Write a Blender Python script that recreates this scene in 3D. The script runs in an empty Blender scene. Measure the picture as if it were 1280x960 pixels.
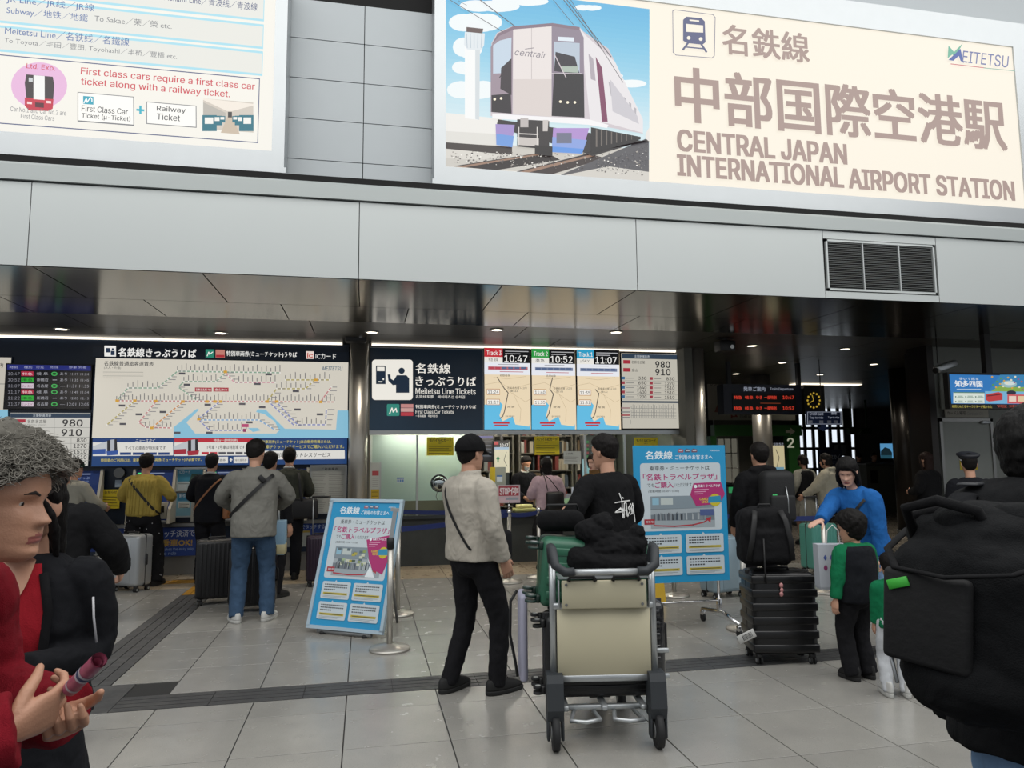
import bpy, bmesh, math, random
import numpy as np
from mathutils import Vector, Matrix, noise
from mathutils.bvhtree import BVHTree
from mathutils.geometry import delaunay_2d_cdt
random.seed(7); rng = np.random.default_rng(5)
SC = bpy.context.scene; COL = SC.collection
pi = math.pi
def R(d): return math.radians(d)
# ---------------------------------------------------------------- camera
FPX = 898.0; EYE = 1.60
_y = Vector((456-640, -(573-480), -FPX)).normalized()
_x = Vector((4410, -55, -FPX)); _x = (_x - _y*_x.dot(_y)).normalized()
_z = _x.cross(_y)
CR = Matrix((_x, _y, _z))                     # camera -> world rotation
cam_d = bpy.data.cameras.new('camera'); cam = bpy.data.objects.new('camera', cam_d); COL.objects.link(cam)
cam.matrix_world = Matrix.Translation((0, 0, EYE)) @ CR.to_4x4()
cam_d.sensor_fit = 'HORIZONTAL'; cam_d.sensor_width = 36; cam_d.lens = 36*FPX/1280; cam_d.clip_start = 0.05
SC.camera = cam
SC.view_settings.view_transform = 'Standard'; SC.view_settings.look = 'None'
SC.view_settings.exposure = 0.0; SC.view_settings.gamma = 1.0
# ---------------------------------------------------------------- world + hall daylight
W = bpy.data.worlds.new('hall_daylight'); SC.world = W; W.use_nodes = True
W.node_tree.nodes['Background'].inputs[0].default_value = (0.92, 0.96, 1.0, 1)
W.node_tree.nodes['Background'].inputs[1].default_value = 0.55
def area(name, loc, rot, sx, sy, power, color=(1, 1, 1)):
    l = bpy.data.lights.new(name, 'AREA'); l.shape = 'RECTANGLE'; l.size = sx; l.size_y = sy
    l.energy = power; l.color = color
    o = bpy.data.objects.new(name, l); o.location = loc; o.rotation_euler = rot; COL.objects.link(o); return o
area('hall_skylight', (2, 0.5, 9.0), (R(14), 0, 0), 26, 9, 1500, (1.0, 0.985, 0.95))
# ---------------------------------------------------------------- helpers
def ray(px, py): return CR @ Vector((px-640, -(py-480), -FPX))
def fl(px, py, z=0.0):
    d = ray(px, py); t = (z-EYE)/d.z; return Vector((d.x*t, d.y*t, z))
def at(px, py, Y):
    d = ray(px, py); t = Y/d.y; return Vector((d.x*t, Y, EYE+d.z*t))
def lin(c):
    if isinstance(c, str):
        c = [int(c[i:i+2], 16)/255 for i in (0, 2, 4)]
    return tuple(x/12.92 if x <= .04045 else ((x+.055)/1.055)**2.4 for x in c)+(1,)
MATS = {}
def mat(name, col, rough=.6, metal=0., emit=0., var=.08, scale=6., bump=0., bscale=60., spec=.5, trans=0., stretch=None, coat=0., alpha=1., objc=False):
    if name in MATS: return MATS[name]
    m = bpy.data.materials.new(name); m.use_nodes = True; nt = m.node_tree; N = nt.nodes; L = nt.links
    b = N['Principled BSDF']; c = lin(col)
    b.inputs['Roughness'].default_value = rough; b.inputs['Metallic'].default_value = metal
    b.inputs['Specular IOR Level'].default_value = spec
    b.inputs['Transmission Weight'].default_value = trans; b.inputs['Coat Weight'].default_value = coat
    b.inputs['Alpha'].default_value = alpha
    tc = N.new('ShaderNodeTexCoord'); mp = N.new('ShaderNodeMapping')
    if stretch: mp.inputs['Scale'].default_value = stretch
    L.new(tc.outputs['Object'], mp.inputs['Vector'])
    if emit:
        b.inputs['Base Color'].default_value = (0.02, .02, .02, 1); b.inputs['Emission Color'].default_value = c
        b.inputs['Emission Strength'].default_value = emit
    elif var:
        n = N.new('ShaderNodeTexNoise'); n.inputs['Scale'].default_value = scale; n.inputs['Detail'].default_value = 4
        L.new(mp.outputs['Vector'], n.inputs['Vector'])
        mx = N.new('ShaderNodeMix'); mx.data_type = 'RGBA'
        mx.inputs['A'].default_value = tuple(min(1, x*(1-var)) for x in c[:3])+(1,)
        mx.inputs['B'].default_value = tuple(min(1, x*(1+var)) for x in c[:3])+(1,)
        L.new(n.outputs['Fac'], mx.inputs['Factor']); L.new(mx.outputs['Result'], b.inputs['Base Color'])
    else: b.inputs['Base Color'].default_value = c
    if bump:
        n2 = N.new('ShaderNodeTexNoise'); n2.inputs['Scale'].default_value = bscale; n2.inputs['Detail'].default_value = 3
        L.new(mp.outputs['Vector'], n2.inputs['Vector']); bp = N.new('ShaderNodeBump'); bp.inputs['Strength'].default_value = bump
        bp.inputs['Distance'].default_value = .01
        L.new(n2.outputs['Fac'], bp.inputs['Height']); L.new(bp.outputs['Normal'], b.inputs['Normal'])
    MATS[name] = m; return m
def lit(col, e=1.0):                                # a backlit print colour
    return mat('lit_%s_%d' % (col, int(e*100)), col, rough=.5, emit=e)
def ink(col, rough=.55):
    return mat('ink_%s_%d' % (col, int(rough*100)), col, rough=rough, var=.03)
def fold(m, sc=9., st=.55, dist=.03, stretch=(1, 1, .55)):
    nt = m.node_tree; N = nt.nodes; L = nt.links; b = N['Principled BSDF']
    tc = N.new('ShaderNodeTexCoord'); mp = N.new('ShaderNodeMapping'); mp.inputs['Scale'].default_value = stretch; mp.inputs['Rotation'].default_value = (.4, .5, 0)
    n = N.new('ShaderNodeTexNoise'); n.inputs['Scale'].default_value = sc; n.inputs['Detail'].default_value = 2; n.inputs['Distortion'].default_value = 1.2
    L.new(tc.outputs['Object'], mp.inputs['Vector']); L.new(mp.outputs['Vector'], n.inputs['Vector'])
    bp = N.new('ShaderNodeBump'); bp.inputs['Strength'].default_value = st; bp.inputs['Distance'].default_value = dist
    L.new(n.outputs['Fac'], bp.inputs['Height'])
    if b.inputs['Normal'].is_linked: L.new(b.inputs['Normal'].links[0].from_socket, bp.inputs['Normal'])
    L.new(bp.outputs['Normal'], b.inputs['Normal'])
def cloth(col, **k):
    a = dict(rough=.9, var=.12, scale=9, bump=.25, bscale=350, spec=.2); a.update(k)
    nm = 'cloth_%s_%s' % (col, '_'.join(str(v) for v in k.values())); new = nm not in MATS
    m = mat(nm, col, **a)
    if new: fold(m)
    return m
class MB:
    def __init__(s): s.v = []; s.f = []; s.m = []; s.s = []
    def add(s, vs, fs, m=0, sm=False):
        b = len(s.v); s.v.extend(tuple(v) for v in vs)
        s.f.extend([tuple(i+b for i in f) for f in fs]); s.m.extend([m]*len(fs)); s.s.extend([sm]*len(fs)); return s
    def box(s, x0, x1, y0, y1, z0, z1, m=0):
        return s.add([(x0,y0,z0),(x1,y0,z0),(x1,y1,z0),(x0,y1,z0),(x0,y0,z1),(x1,y0,z1),(x1,y1,z1),(x0,y1,z1)],
                     [(0,3,2,1),(4,5,6,7),(0,1,5,4),(1,2,6,5),(2,3,7,6),(3,0,4,7)], m)
    def rbox(s, c, size, r=.01, seg=2, M=None, m=0, sm=True):
        bm = bmesh.new(); bmesh.ops.create_cube(bm, size=1)
        for v in bm.verts: v.co = Vector((v.co.x*size[0], v.co.y*size[1], v.co.z*size[2]))
        bmesh.ops.bevel(bm, geom=bm.edges[:], offset=r, segments=seg, profile=.5, affect='EDGES')
        bm.verts.index_update(); c = Vector(c)
        vs = [(M @ v.co if M else v.co)+c for v in bm.verts]; fs = [tuple(v.index for v in f.verts) for f in bm.faces]
        bm.free(); return s.add(vs, fs, m, sm)
    def obox(s, c, size, M, m=0):
        c = Vector(c); x, y, z = [a/2 for a in size]
        vs = [c+M @ Vector(p) for p in [(-x,-y,-z),(x,-y,-z),(x,y,-z),(-x,y,-z),(-x,-y,z),(x,-y,z),(x,y,z),(-x,y,z)]]
        return s.add(vs, [(0,3,2,1),(4,5,6,7),(0,1,5,4),(1,2,6,5),(2,3,7,6),(3,0,4,7)], m)
    def tube(s, pts, r, n=12, m=0, caps=True, flat=1., up=None, sm=True, closed=False):
        pts = [Vector(p) for p in pts]; k = len(pts)
        rs = r if isinstance(r, (list, tuple)) else [r]*k
        vs = []; u = Vector(up) if up else None
        for i, p in enumerate(pts):
            t = (pts[(i+1) % k]-pts[i-1]) if (closed or 0 < i < k-1) else (pts[1]-pts[0] if i == 0 else pts[-1]-pts[-2])
            t = t.normalized() if t.length > 1e-9 else Vector((0, 0, 1))
            if u is None: u = t.orthogonal()
            a = (u-t*u.dot(t)); a = a.normalized() if a.length > 1e-6 else t.orthogonal().normalized()
            if not up: u = a
            b = t.cross(a)
            for j in range(n):
                w = 2*pi*j/n; vs.append(p+a*(math.cos(w)*rs[i]*flat)+b*(math.sin(w)*rs[i]))
        fs = []
        for i in range(k if closed else k-1):
            for j in range(n):
                q = (i+1) % k; fs.append((i*n+j, i*n+(j+1) % n, q*n+(j+1) % n, q*n+j))
        s.add(vs, fs, m, sm)
        if caps and not closed:
            b0 = len(s.v)-len(vs)
            s.f.append(tuple(b0+j for j in reversed(range(n)))); s.f.append(tuple(b0+(k-1)*n+j for j in range(n)))
            s.m += [m, m]; s.s += [False, False]
        return s
    def cyl(s, p0, p1, r0, r1=None, n=20, m=0, caps=True): return s.tube([p0, p1], [r0, r0 if r1 is None else r1], n, m, caps)
    def lathe(s, c, prof, n=28, m=0, M=None, sm=True):   # prof: (r, z)
        c = Vector(c); vs = []
        for r, z in prof:
            for j in range(n):
                w = 2*pi*j/n; p = Vector((r*math.cos(w), r*math.sin(w), z)); vs.append(c+(M @ p if M else p))
        fs = [(i*n+j, i*n+(j+1) % n, (i+1)*n+(j+1) % n, (i+1)*n+j) for i in range(len(prof)-1) for j in range(n)]
        s.add(vs, fs, m, sm); b0 = len(s.v)-len(vs)
        s.f.append(tuple(b0+j for j in reversed(range(n)))); s.f.append(tuple(b0+(len(prof)-1)*n+j for j in range(n)))
        s.m += [m, m]; s.s += [False, False]; return s
    def ball(s, c, r, n=16, m=0, M=None):
        r = r if isinstance(r, (tuple, list)) else (r, r, r); c = Vector(c); vs = []; h = max(4, n//2)
        for i in range(1, h):
            a = pi*i/h
            for j in range(n):
                w = 2*pi*j/n; p = Vector((r[0]*math.sin(a)*math.cos(w), r[1]*math.sin(a)*math.sin(w), r[2]*math.cos(a)))
                vs.append(c+(M @ p if M else p))
        T = Vector((0, 0, r[2])); vs.append(c+(M @ T if M else T)); vs.append(c-(M @ T if M else T)); k = (h-1)*n
        fs = [(i*n+j, (i+1)*n+j, (i+1)*n+(j+1) % n, i*n+(j+1) % n) for i in range(h-2) for j in range(n)]
        fs += [(k, j, (j+1) % n) for j in range(n)]+[(k+1, (h-2)*n+(j+1) % n, (h-2)*n+j) for j in range(n)]
        return s.add(vs, fs, m, True)
    def loft(s, rings, m=0, sm=True, caps=True):
        n = len(rings[0]); vs = [p for r in rings for p in r]
        fs = [(i*n+j, i*n+(j+1) % n, (i+1)*n+(j+1) % n, (i+1)*n+j) for i in range(len(rings)-1) for j in range(n)]
        s.add(vs, fs, m, sm)
        if caps:
            b0 = len(s.v)-len(vs); s.f.append(tuple(b0+j for j in reversed(range(n)))); s.f.append(tuple(b0+(len(rings)-1)*n+j for j in range(n)))
            s.m += [m, m]; s.s += [sm, sm]
        return s
    def sheet(s, P, m=0, sm=True, th=0.):          # P: rows of points
        a, b = len(P), len(P[0]); vs = [p for r in P for p in r]
        return s.add(vs, [(i*b+j, i*b+j+1, (i+1)*b+j+1, (i+1)*b+j) for i in range(a-1) for j in range(b-1)], m, sm)
    def build(s, name, mats, parent=None, world=False):
        me = bpy.data.meshes.new(name); off = Vector((0, 0, 0))
        if world and parent is not None:
            q = parent
            while q is not None: off += q.location; q = q.parent
        vs = [(v[0]-off.x, v[1]-off.y, v[2]-off.z) for v in s.v] if world and parent is not None else s.v
        me.from_pydata(vs, [], s.f)
        for m_ in (mats if isinstance(mats, (list, tuple)) else [mats]): me.materials.append(m_)
        me.polygons.foreach_set('material_index', s.m); me.polygons.foreach_set('use_smooth', s.s); me.update()
        return link(name, me, parent)
def link(name, me, parent=None):
    o = bpy.data.objects.new(name, me); COL.objects.link(o)
    if parent is not None: o.parent = parent
    return o
def tag(o, label=None, cat=None, group=None, kind=None):
    if label: o['label'] = label
    if cat: o['category'] = cat
    if group: o['group'] = group
    if kind: o['kind'] = kind
    return o
def E(name, label, cat, loc=(0, 0, 0), rz=0., group=None):
    o = bpy.data.objects.new(name, None); COL.objects.link(o); o.location = loc; o.rotation_euler = (0, 0, rz)
    o.empty_display_size = .1; return tag(o, label, cat, group)
def struct(o, label=None): return tag(o, label, None, None, 'structure')
def kids(o): return [c for c in COL.objects if c.parent == o]
def copy_tree(o, loc=None, rz=None, label=None):
    allo = [x for x in COL.objects]; ch = {}
    for x in allo:
        if x.parent: ch.setdefault(x.parent.name, []).append(x)
    def rec(a, par):
        c = a.copy(); COL.objects.link(c); c.parent = par
        for k in ch.get(a.name, []): rec(k, c)
        return c
    c = rec(o, None)
    if loc is not None: c.location = loc
    if rz is not None: c.rotation_euler = (0, 0, rz)
    if label: c['label'] = label
    return c
# ---- flat print on boards
TXT = {}
FONTS = {}
for k_, f_ in (('latin', 'Inter.woff2'),):      # ships with Blender; other scripts use the built-in fallback
    try: FONTS[k_] = bpy.data.fonts.load(bpy.utils.system_resource('DATAFILES', path='fonts')+'/'+f_)
    except Exception: pass
def glyphs(s, res=2, shear=0.):
    k = (s, res, shear)
    if k in TXT: return TXT[k]
    cu = bpy.data.curves.new('t', 'FONT'); cu.body = s; cu.resolution_u = res; cu.shear = shear
    k_ = 'latin' if all(ord(c) < 0x2000 for c in s) else 'cjk'
    if k_ in FONTS: cu.font = FONTS[k_]
    lat = k_ in FONTS
    if lat: cu.fill_mode = 'NONE'
    o = bpy.data.objects.new('t', cu); me = bpy.data.meshes.new_from_object(o)
    n = len(me.vertices); co = np.zeros(n*3); me.vertices.foreach_get('co', co); co = co.reshape(-1, 3)[:, :2]
    fs = [tuple(p.vertices) for p in me.polygons]
    if lat and n:                                  # fill every outline by itself: the glyphs' outlines may overlap
        ed = [tuple(e.vertices) for e in me.edges]
        r_ = delaunay_2d_cdt([Vector((float(a), float(b))) for a, b in co], ed, [], 0, 1e-6)
        P = np.array([tuple(v) for v in r_[0]]); T3 = np.array(r_[2]).reshape(-1, 3); c = P[T3].mean(1)
        a, b = co[[e[0] for e in ed]], co[[e[1] for e in ed]]; w = np.zeros(len(c), int)
        for p, q in zip(a, b):                     # winding number of every triangle's centre
            left = (q[0]-p[0])*(c[:, 1]-p[1])-(q[1]-p[1])*(c[:, 0]-p[0])
            w += ((p[1] <= c[:, 1]) & (q[1] > c[:, 1]) & (left > 0)).astype(int)-((p[1] > c[:, 1]) & (q[1] <= c[:, 1]) & (left < 0)).astype(int)
        co = P; fs = [tuple(int(i) for i in t3) for t3, k in zip(T3, w) if k != 0]
    if n:
        mn = co.min(0); mx = co.max(0); co = (co-mn)/np.maximum(mx-mn, 1e-6)
    bpy.data.objects.remove(o); bpy.data.curves.remove(cu); bpy.data.meshes.remove(me)
    TXT[k] = (co, fs); return TXT[k]
class Board:
    """flat print: lettering and artwork laid in thin layers on a board; T maps board coordinates (a, b) to the world, nrm points out of the board"""
    def __init__(s, T, nrm, step=.00003): s.T = T; s.n = Vector(nrm); s.step = step; s.art = MB(); s.txt = MB(); s.am = []; s.tm = []; s.lay = 1; s.base = .001
    def _m(s, L, m):
        if m not in L: L.append(m)
        return L.index(m)
    def _o(s): s.lay += 1; return s.n*(s.base+s.step*s.lay)
    def poly(s, pts, m):
        o = s._o(); return s.art.add([s.T(a, b)+o for a, b in pts], [tuple(range(len(pts)))], s._m(s.am, m))
    def rect(s, a0, b0, a1, b1, m):
        p = s.T(a0, b0); q = s.T(a0, b1); r = s.T(a1, b1); o = s._o(); u = r-q; 
        if s.px: u = Vector((u.x, 0, 0))
        return s.art.add([q+o, q+u+o, p+u+o, p+o], [(0, 1, 2, 3)], s._m(s.am, m))
    px = True
    def disc(s, a, b, ra, rb, m, n=20, w0=0, w1=2*pi):
        return s.poly([(a+ra*math.cos(w0+(w1-w0)*i/n), b+rb*math.sin(w0+(w1-w0)*i/n)) for i in range(n if w1-w0 > 6.2 else n+1)], m)
    def line(s, pts, w, m):
        o = s._o(); P = [Vector(p) for p in pts]; W = []
        for i in range(len(P)-1):
            d = (P[i+1]-P[i])
            if d.length < 1e-9: continue
            d.normalize(); k = Vector((-d.y, d.x))*w/2; e = d*w*.3
            W = [s.T(*(P[i]-e+k))+o, s.T(*(P[i]-e-k))+o, s.T(*(P[i+1]+e-k))+o, s.T(*(P[i+1]+e+k))+o]
            s.art.add(W, [(0, 1, 2, 3)], s._m(s.am, m))
    def frame(s, a0, b0, a1, b1, w, m): s.line([(a0, b0), (a1, b0), (a1, b1), (a0, b1), (a0, b0)], w, m)
    def text(s, t, x0, yb, x1, h, m, bold=0., shear=0., res=2):
        co, fs = glyphs(t, res, shear)
        if not fs: return
        bl = s.T(x0, yb); u = s.T(x1, yb)-bl
        v = s.T(x0, yb-h)-bl if s.px else s.T(x0, yb+h)-bl
        if s.px: u = Vector((u.x, 0, 0)); v = Vector((0, 0, v.z))
        w = bold*.6*v.length; un = u.normalized()*w; vn = v.normalized()*w
        sh = [(0, 0)] if not bold else ([(-1, -.6), (1, -.6), (-1, .6), (1, .6), (0, 0)] if bold > .03 else [(-1, -.3), (1, .3)])
        for a_, b_ in sh:
            o = s._o()+bl+un*a_+vn*b_
            P = np.array(o)+co[:, :1]*np.array(u)+co[:, 1:]*np.array(v)
            s.txt.add(P.tolist(), fs, s._m(s.tm, m))
    def done(s, parent, world=True, art='artwork', txt='lettering'):
        if s.art.v: s.art.build(art, s.am, parent, world)
        if s.txt.v: s.txt.build(txt, s.tm, parent, world)
def wallboard(Y, base=.001):
    b = Board(lambda a, c: at(a, c, Y), (0, -1, 0)); b.base = base; return b
# ================================================================ STRUCTURE
WY = 11.0; FY = 6.85; CZ = 3.30
def floor_mat(name, c0, c1, c2, rough, sp=130.):
    m = bpy.data.materials.new(name); m.use_nodes = True; nt = m.node_tree; N = nt.nodes; L = nt.links; b = N['Principled BSDF']
    g = N.new('ShaderNodeNewGeometry')
    def noi(sc, det=3):
        n = N.new('ShaderNodeTexNoise'); n.inputs['Scale'].default_value = sc; n.inputs['Detail'].default_value = det; L.new(g.outputs['Position'], n.inputs['Vector']); return n
    def ramp(src, p0, p1):
        r = N.new('ShaderNodeMapRange'); r.inputs['From Min'].default_value = p0; r.inputs['From Max'].default_value = p1; L.new(src, r.inputs['Value']); return r
    def mix(f, a, bb):
        x = N.new('ShaderNodeMix'); x.data_type = 'RGBA'; L.new(f, x.inputs['Factor'])
        for k, v in (('A', a), ('B', bb)):
            if isinstance(v, tuple): x.inputs[k].default_value = v
            else: L.new(v, x.inputs[k])
        return x.outputs['Result']
    a = mix(ramp(noi(3.).outputs['Fac'], .3, .7).outputs['Result'], lin(c0), lin(c1))
    v = N.new('ShaderNodeTexVoronoi'); v.inputs['Scale'].default_value = sp; L.new(g.outputs['Position'], v.inputs['Vector'])
    sp_ = ramp(v.outputs['Distance'], .30, .10); a = mix(sp_.outputs['Result'], a, lin(c2))
    f = ramp(noi(260., 2).outputs['Fac'], .60, .80); a = mix(f.outputs['Result'], a, tuple(x*1.12 for x in lin(c1)[:3])+(1,))
    oi = N.new('ShaderNodeObjectInfo'); r = ramp(oi.outputs['Random'], 0, 1); r.inputs['To Min'].default_value = .93; r.inputs['To Max'].default_value = 1.05
    sc = N.new('ShaderNodeVectorMath'); sc.operation = 'SCALE'; L.new(a, sc.inputs[0]); L.new(r.outputs['Result'], sc.inputs['Scale'])
    L.new(sc.outputs['Vector'], b.inputs['Base Color'])
    rr = ramp(noi(9.).outputs['Fac'], .3, .7); rr.inputs['To Min'].default_value = rough*.8; rr.inputs['To Max'].default_value = rough*1.3
    L.new(rr.outputs['Result'], b.inputs['Roughness']); return m
M_tile = floor_mat('terrazzo', '8d8b86', '96948e', '74726e', .22, 200.)
M_marble = floor_mat('beige_stone', '9a8c76', 'a89a84', '7c705e', .3, 60.)
M_dark = floor_mat('dark_grooved_stone', '3f3f40', '4a4a4a', '2e2e2f', .45)
M_joint = mat('joint', '2a2928', .8)
M_floord = floor_mat('gate_floor', '6a655e', '746f67', '4f4b46', .25)
M_fascia = mat('fascia_panel', 'bfc4c3', .38, .25, var=.02, scale=1.2)
M_wallp = mat('wall_panel_paint', 'aab0b3', .45, .15, var=.02)
M_mould = mat('moulding_paint', 'a9afae', .4, .2, var=.02)
M_soffit = mat('polished_metal_panel', '5b584f', .16, .9, var=.05, scale=2.)
M_dceil = mat('dark_ceiling_panel', '46433e', .35, .5, var=.06)
M_gap = mat('shadow_gap', '141414', .9)
M_steel = mat('brushed_steel', 'bab7b0', .36, .75, var=.06, scale=3, stretch=(1, 1, .1))
M_steel2 = mat('satin_steel', '8c8c8a', .35, .85, var=.05)
M_chrome = mat('chrome', 'c9c9c9', .1, 1.)
M_alu = mat('aluminium', 'b4b8ba', .35, .7, var=.03)
M_navy = mat('navy_panel', '16263c', .35, var=.05, spec=.5)
M_blk = mat('black_plastic', '131314', .45, var=.1)
M_white = mat('white_paint', 'dcdcd8', .5, var=.02)
M_granite = floor_mat('dark_granite', '2c302f', '383c3b', '1a1c1c', .5, 90.)
M_concrete = mat('grey_concrete', '5e5e58', .7, var=.12, scale=4)
# ---- floor
fb = MB(); fb.box(-9, 26, -6, 32, -.12, -.006); floor = struct(fb.build('floor', M_joint))
def piece(name, x0, x1, y0, y1, m, me=None, z=0., th=.02, ch=.0012):
    w, d = x1-x0, y1-y0
    if me is None:
        q = MB(); a, b = w/2, d/2; c = ch
        vs = [(-a, -b, z-th), (a, -b, z-th), (a, b, z-th), (-a, b, z-th), (-a, -b, z-c), (a, -b, z-c), (a, b, z-c), (-a, b, z-c),
              (-a+c, -b+c, z), (a-c, -b+c, z), (a-c, b-c, z), (-a+c, b-c, z)]
        q.add(vs, [(0,1,5,4),(1,2,6,5),(2,3,7,6),(3,0,4,7),(4,5,9,8),(5,6,10,9),(6,7,11,10),(7,4,8,11),(8,9,10,11)])
        o = q.build(name, m, floor); me = o.data
    else: o = link(name, me, floor)
    o.location = ((x0+x1)/2, (y0+y1)/2, 0); return me
g = .0035; TX0, TY0, TW, TD = -.10, 4.26, .60, .62
def vis(x, y):
    p = CR.transposed() @ (Vector((x, y, 0))-Vector((0, 0, EYE)))
    if p.z > -.3: return False
    u = 640+FPX*p.x/-p.z; v = 480-FPX*p.y/-p.z
    return -80 < u < 1360 and v < 1060
tme = None; SX0, SX1 = -2.12, -1.76
for j in range(-4, 9):
    y0 = TY0+TD*j; y1 = y0+TD
    for i in range(-12, 16):
        x0 = TX0+TW*i; x1 = x0+TW
        if not vis((x0+x1)/2, (y0+y1)/2): continue
        segs = [(x0, x1)]
        if y0 >= 5.4:                                  # the long dark strip runs towards the machines
            segs = [(a, b) for a, b in ((x0, min(x1, SX0)), (max(x0, SX1), x1)) if b-a > .02] if (x0 < SX1 and x1 > SX0) else segs
        ys = [(y0, y1)]
        if j == 1: ys = [(y0, 5.19)]
        for a, b in segs:
            for c, d in ys:
                if j == 2 and a < -1.59 and a >= SX1-.01 and b > -1.6:      # by the corner block
                    piece('floor_tile', a+g, b-g, 5.80+g, d-g, M_tile); continue
                full = abs(b-a-TW) < 1e-6 and abs(d-c-TD) < 1e-6
                if full: tme = piece('floor_tile', a+g, b-g, c+g, d-g, M_tile, tme)
                else: piece('floor_tile', a+g, b-g, c+g, d-g, M_tile)
# dark strips: pieces 0.3 m long with four grooves each
def strip_mesh(w, l, along_x):
    q = MB(); n = 4
    for k in range(n):
        a = -w/2+w*k/n+.004; b = -w/2+w*(k+1)/n-.004
        if along_x: q.box(-l/2+.002, l/2-.002, a, b, -.02, .001)
        else: q.box(a, b, -l/2+.002, l/2-.002, -.02, .001)
    return q
sm1 = None; x = -1.59
while x < 7.4:
    o = link('strip_tile', sm1, floor) if sm1 else strip_mesh(.30, .60, True).build('strip_tile', M_dark, floor)
    sm1 = o.data; o.location = (x+.30, 5.34, 0); x += .60
sm2 = None; y = 5.80
while y < 9.3:
    o = link('strip_tile', sm2, floor) if sm2 else strip_mesh(.36, .60, False).build('strip_tile', M_dark, floor)
    sm2 = o.data; o.location = (-1.94, y+.30, 0); y += .592
piece('strip_tile', -2.12, -1.862, 5.19, 5.795, M_dark, z=.001); piece('strip_tile', -1.858, -1.592, 5.19, 5.795, M_dark, z=.001)
for k in range(5): piece('strip_tile', -2.12-.6*(k+1)+.002, -2.12-.6*k-.002, 5.19, 5.49, M_dark, z=.001)
M_tac = mat('yellow_tactile', 'a87a1e', .5, var=.15)
sm3 = None
for k in range(4):
    o = link('tactile_tile', sm3, floor) if sm3 else strip_mesh(.36, .28, False).build('tactile_tile', M_tac, floor)
    sm3 = o.data; o.location = (-1.94, 9.53+.28*k, .002)
for k in range(2):
    o = link('tactile_tile', sm3, floor); o.location = (-2.32-.37*k, 10.37, .002)
# beige stone band along the counters
for a, b in ((9.84, 10.46), (10.46, 11.6)):
    for i in range(-6, 9):
        x0 = -.10+1.2*i
        if x0 > 5.2: continue
        xe = min(x0+1.2, 5.28)
        if a < 10 and x0 < SX1 and x0+1.2 > SX0:
            piece('stone_tile', x0+g, SX0-g, a+g, b-g, M_marble); piece('stone_tile', SX1+g, x0+1.2-g, a+g, b-g, M_marble); continue
        if a > 10 and x0 < SX1 and x0+1.2 > SX0: piece('stone_tile', x0+g, x0+1.2-g, a+.14, b-g, M_marble); continue
        piece('stone_tile', x0+g, xe-g, a+g, b-g, M_marble)
q = MB(); q.box(5.29, 25.9, 9.845, 31, -.02, 0); q.build('gate_paving', M_floord, floor)
# ---- ceilings
cb = MB(); cb.box(-9, 26, FY+.02, 31, CZ+.05, CZ+.5); ceil = struct(cb.build('ceiling', M_gap))
def cpanel(name, x0, x1, y0, y1, z, m):
    q = MB(); q.box(x0+.006, x1-.006, y0+.004, y1-.004, z, z+.06); q.build(name, m, ceil)
S1, S2 = 8.15, 9.08
for k in range(-3, 8):
    x0 = -.08+1.40*k; cpanel('metal_panel', x0-1.4, x0, FY, S1, CZ, M_soffit)
    cpanel('metal_panel', x0-1.4+.55, x0+.55, S1, S2, CZ, M_soffit)
for r_, (a, b) in enumerate(((S2, 10.1), (10.1, 11.2), (11.2, 13.0), (13.0, 15.0), (15.0, 18.0), (18.0, 22.0), (22.0, 31.0))):
    w = 2.8
    for k in range(-2, 9):
        x0 = -.7+w*k+(.7 if r_ % 2 else 0)
        if r_ > 1 and x0+w < 4.5: continue
        cpanel('ceiling_panel', x0, x0+w, a, b, CZ+.02, M_dceil)
# ---- fascia
fs_ = MB(); fs_.box(-9, 16, FY+.03, FY+.35, CZ+.002, 4.30); fascia = struct(fs_.build('wall_fascia', M_gap))
FT = 4.05
xs = [-8.53, -5.72, -2.91, -.08, 2.73, 4.90, 6.34, 9.15, 12, 15]
for a, b in zip(xs, xs[1:]):
    q = MB()
    if abs(a-4.90) < .01:
        q.box(a+.004, b-.004, FY, FY+.03, CZ, 3.375); q.box(a+.004, b-.004, FY, FY+.03, 3.965, FT)
    else: q.box(a+.004, b-.004, FY, FY+.03, CZ, FT)
    q.build('fascia_panel', M_fascia, fascia)
q = MB()
prof = [(FY+.03, 4.062), (FY-.03, 4.062), (FY-.03, 4.20), (FY-.01, 4.225), (FY+.10, 4.235), (FY+.10, 4.262), (FY+.4, 4.29), (FY+.4, 4.06)]
q.loft([[(X, a, b) for a, b in prof] for X in (-9, 16)], sm=False); q.build('ledge', M_mould, fascia)
# ---- upper wall of the hall with panels
WU = 7.28
q = MB(); q.box(-9, 16, WU+.03, WU+.3, 4.2, 9.2); uw = struct(q.build('wall_upper', M_gap))
zs = [4.2, 4.62, 5.05, 5.48, 5.91, 6.34]
X0, X1 = at(350, 150, WU).x-.3, at(550, 150, WU).x+.3; xm = at(455, 100, WU).x
for a, b in zip(zs, zs[1:]):
    for c, d in ((X0, xm), (xm, X1)):
        q = MB(); q.box(c+.004, d-.004, WU, WU+.03, a+.004, b-.004); q.build('wall_panel', M_wallp, uw)
for c, d in ((-9, X0), (X1, 15.8)):
    q = MB(); q.box(c, d, WU, WU+.03, 4.2, 9.0); q.build('wall_panel', M_wallp, uw)
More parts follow.
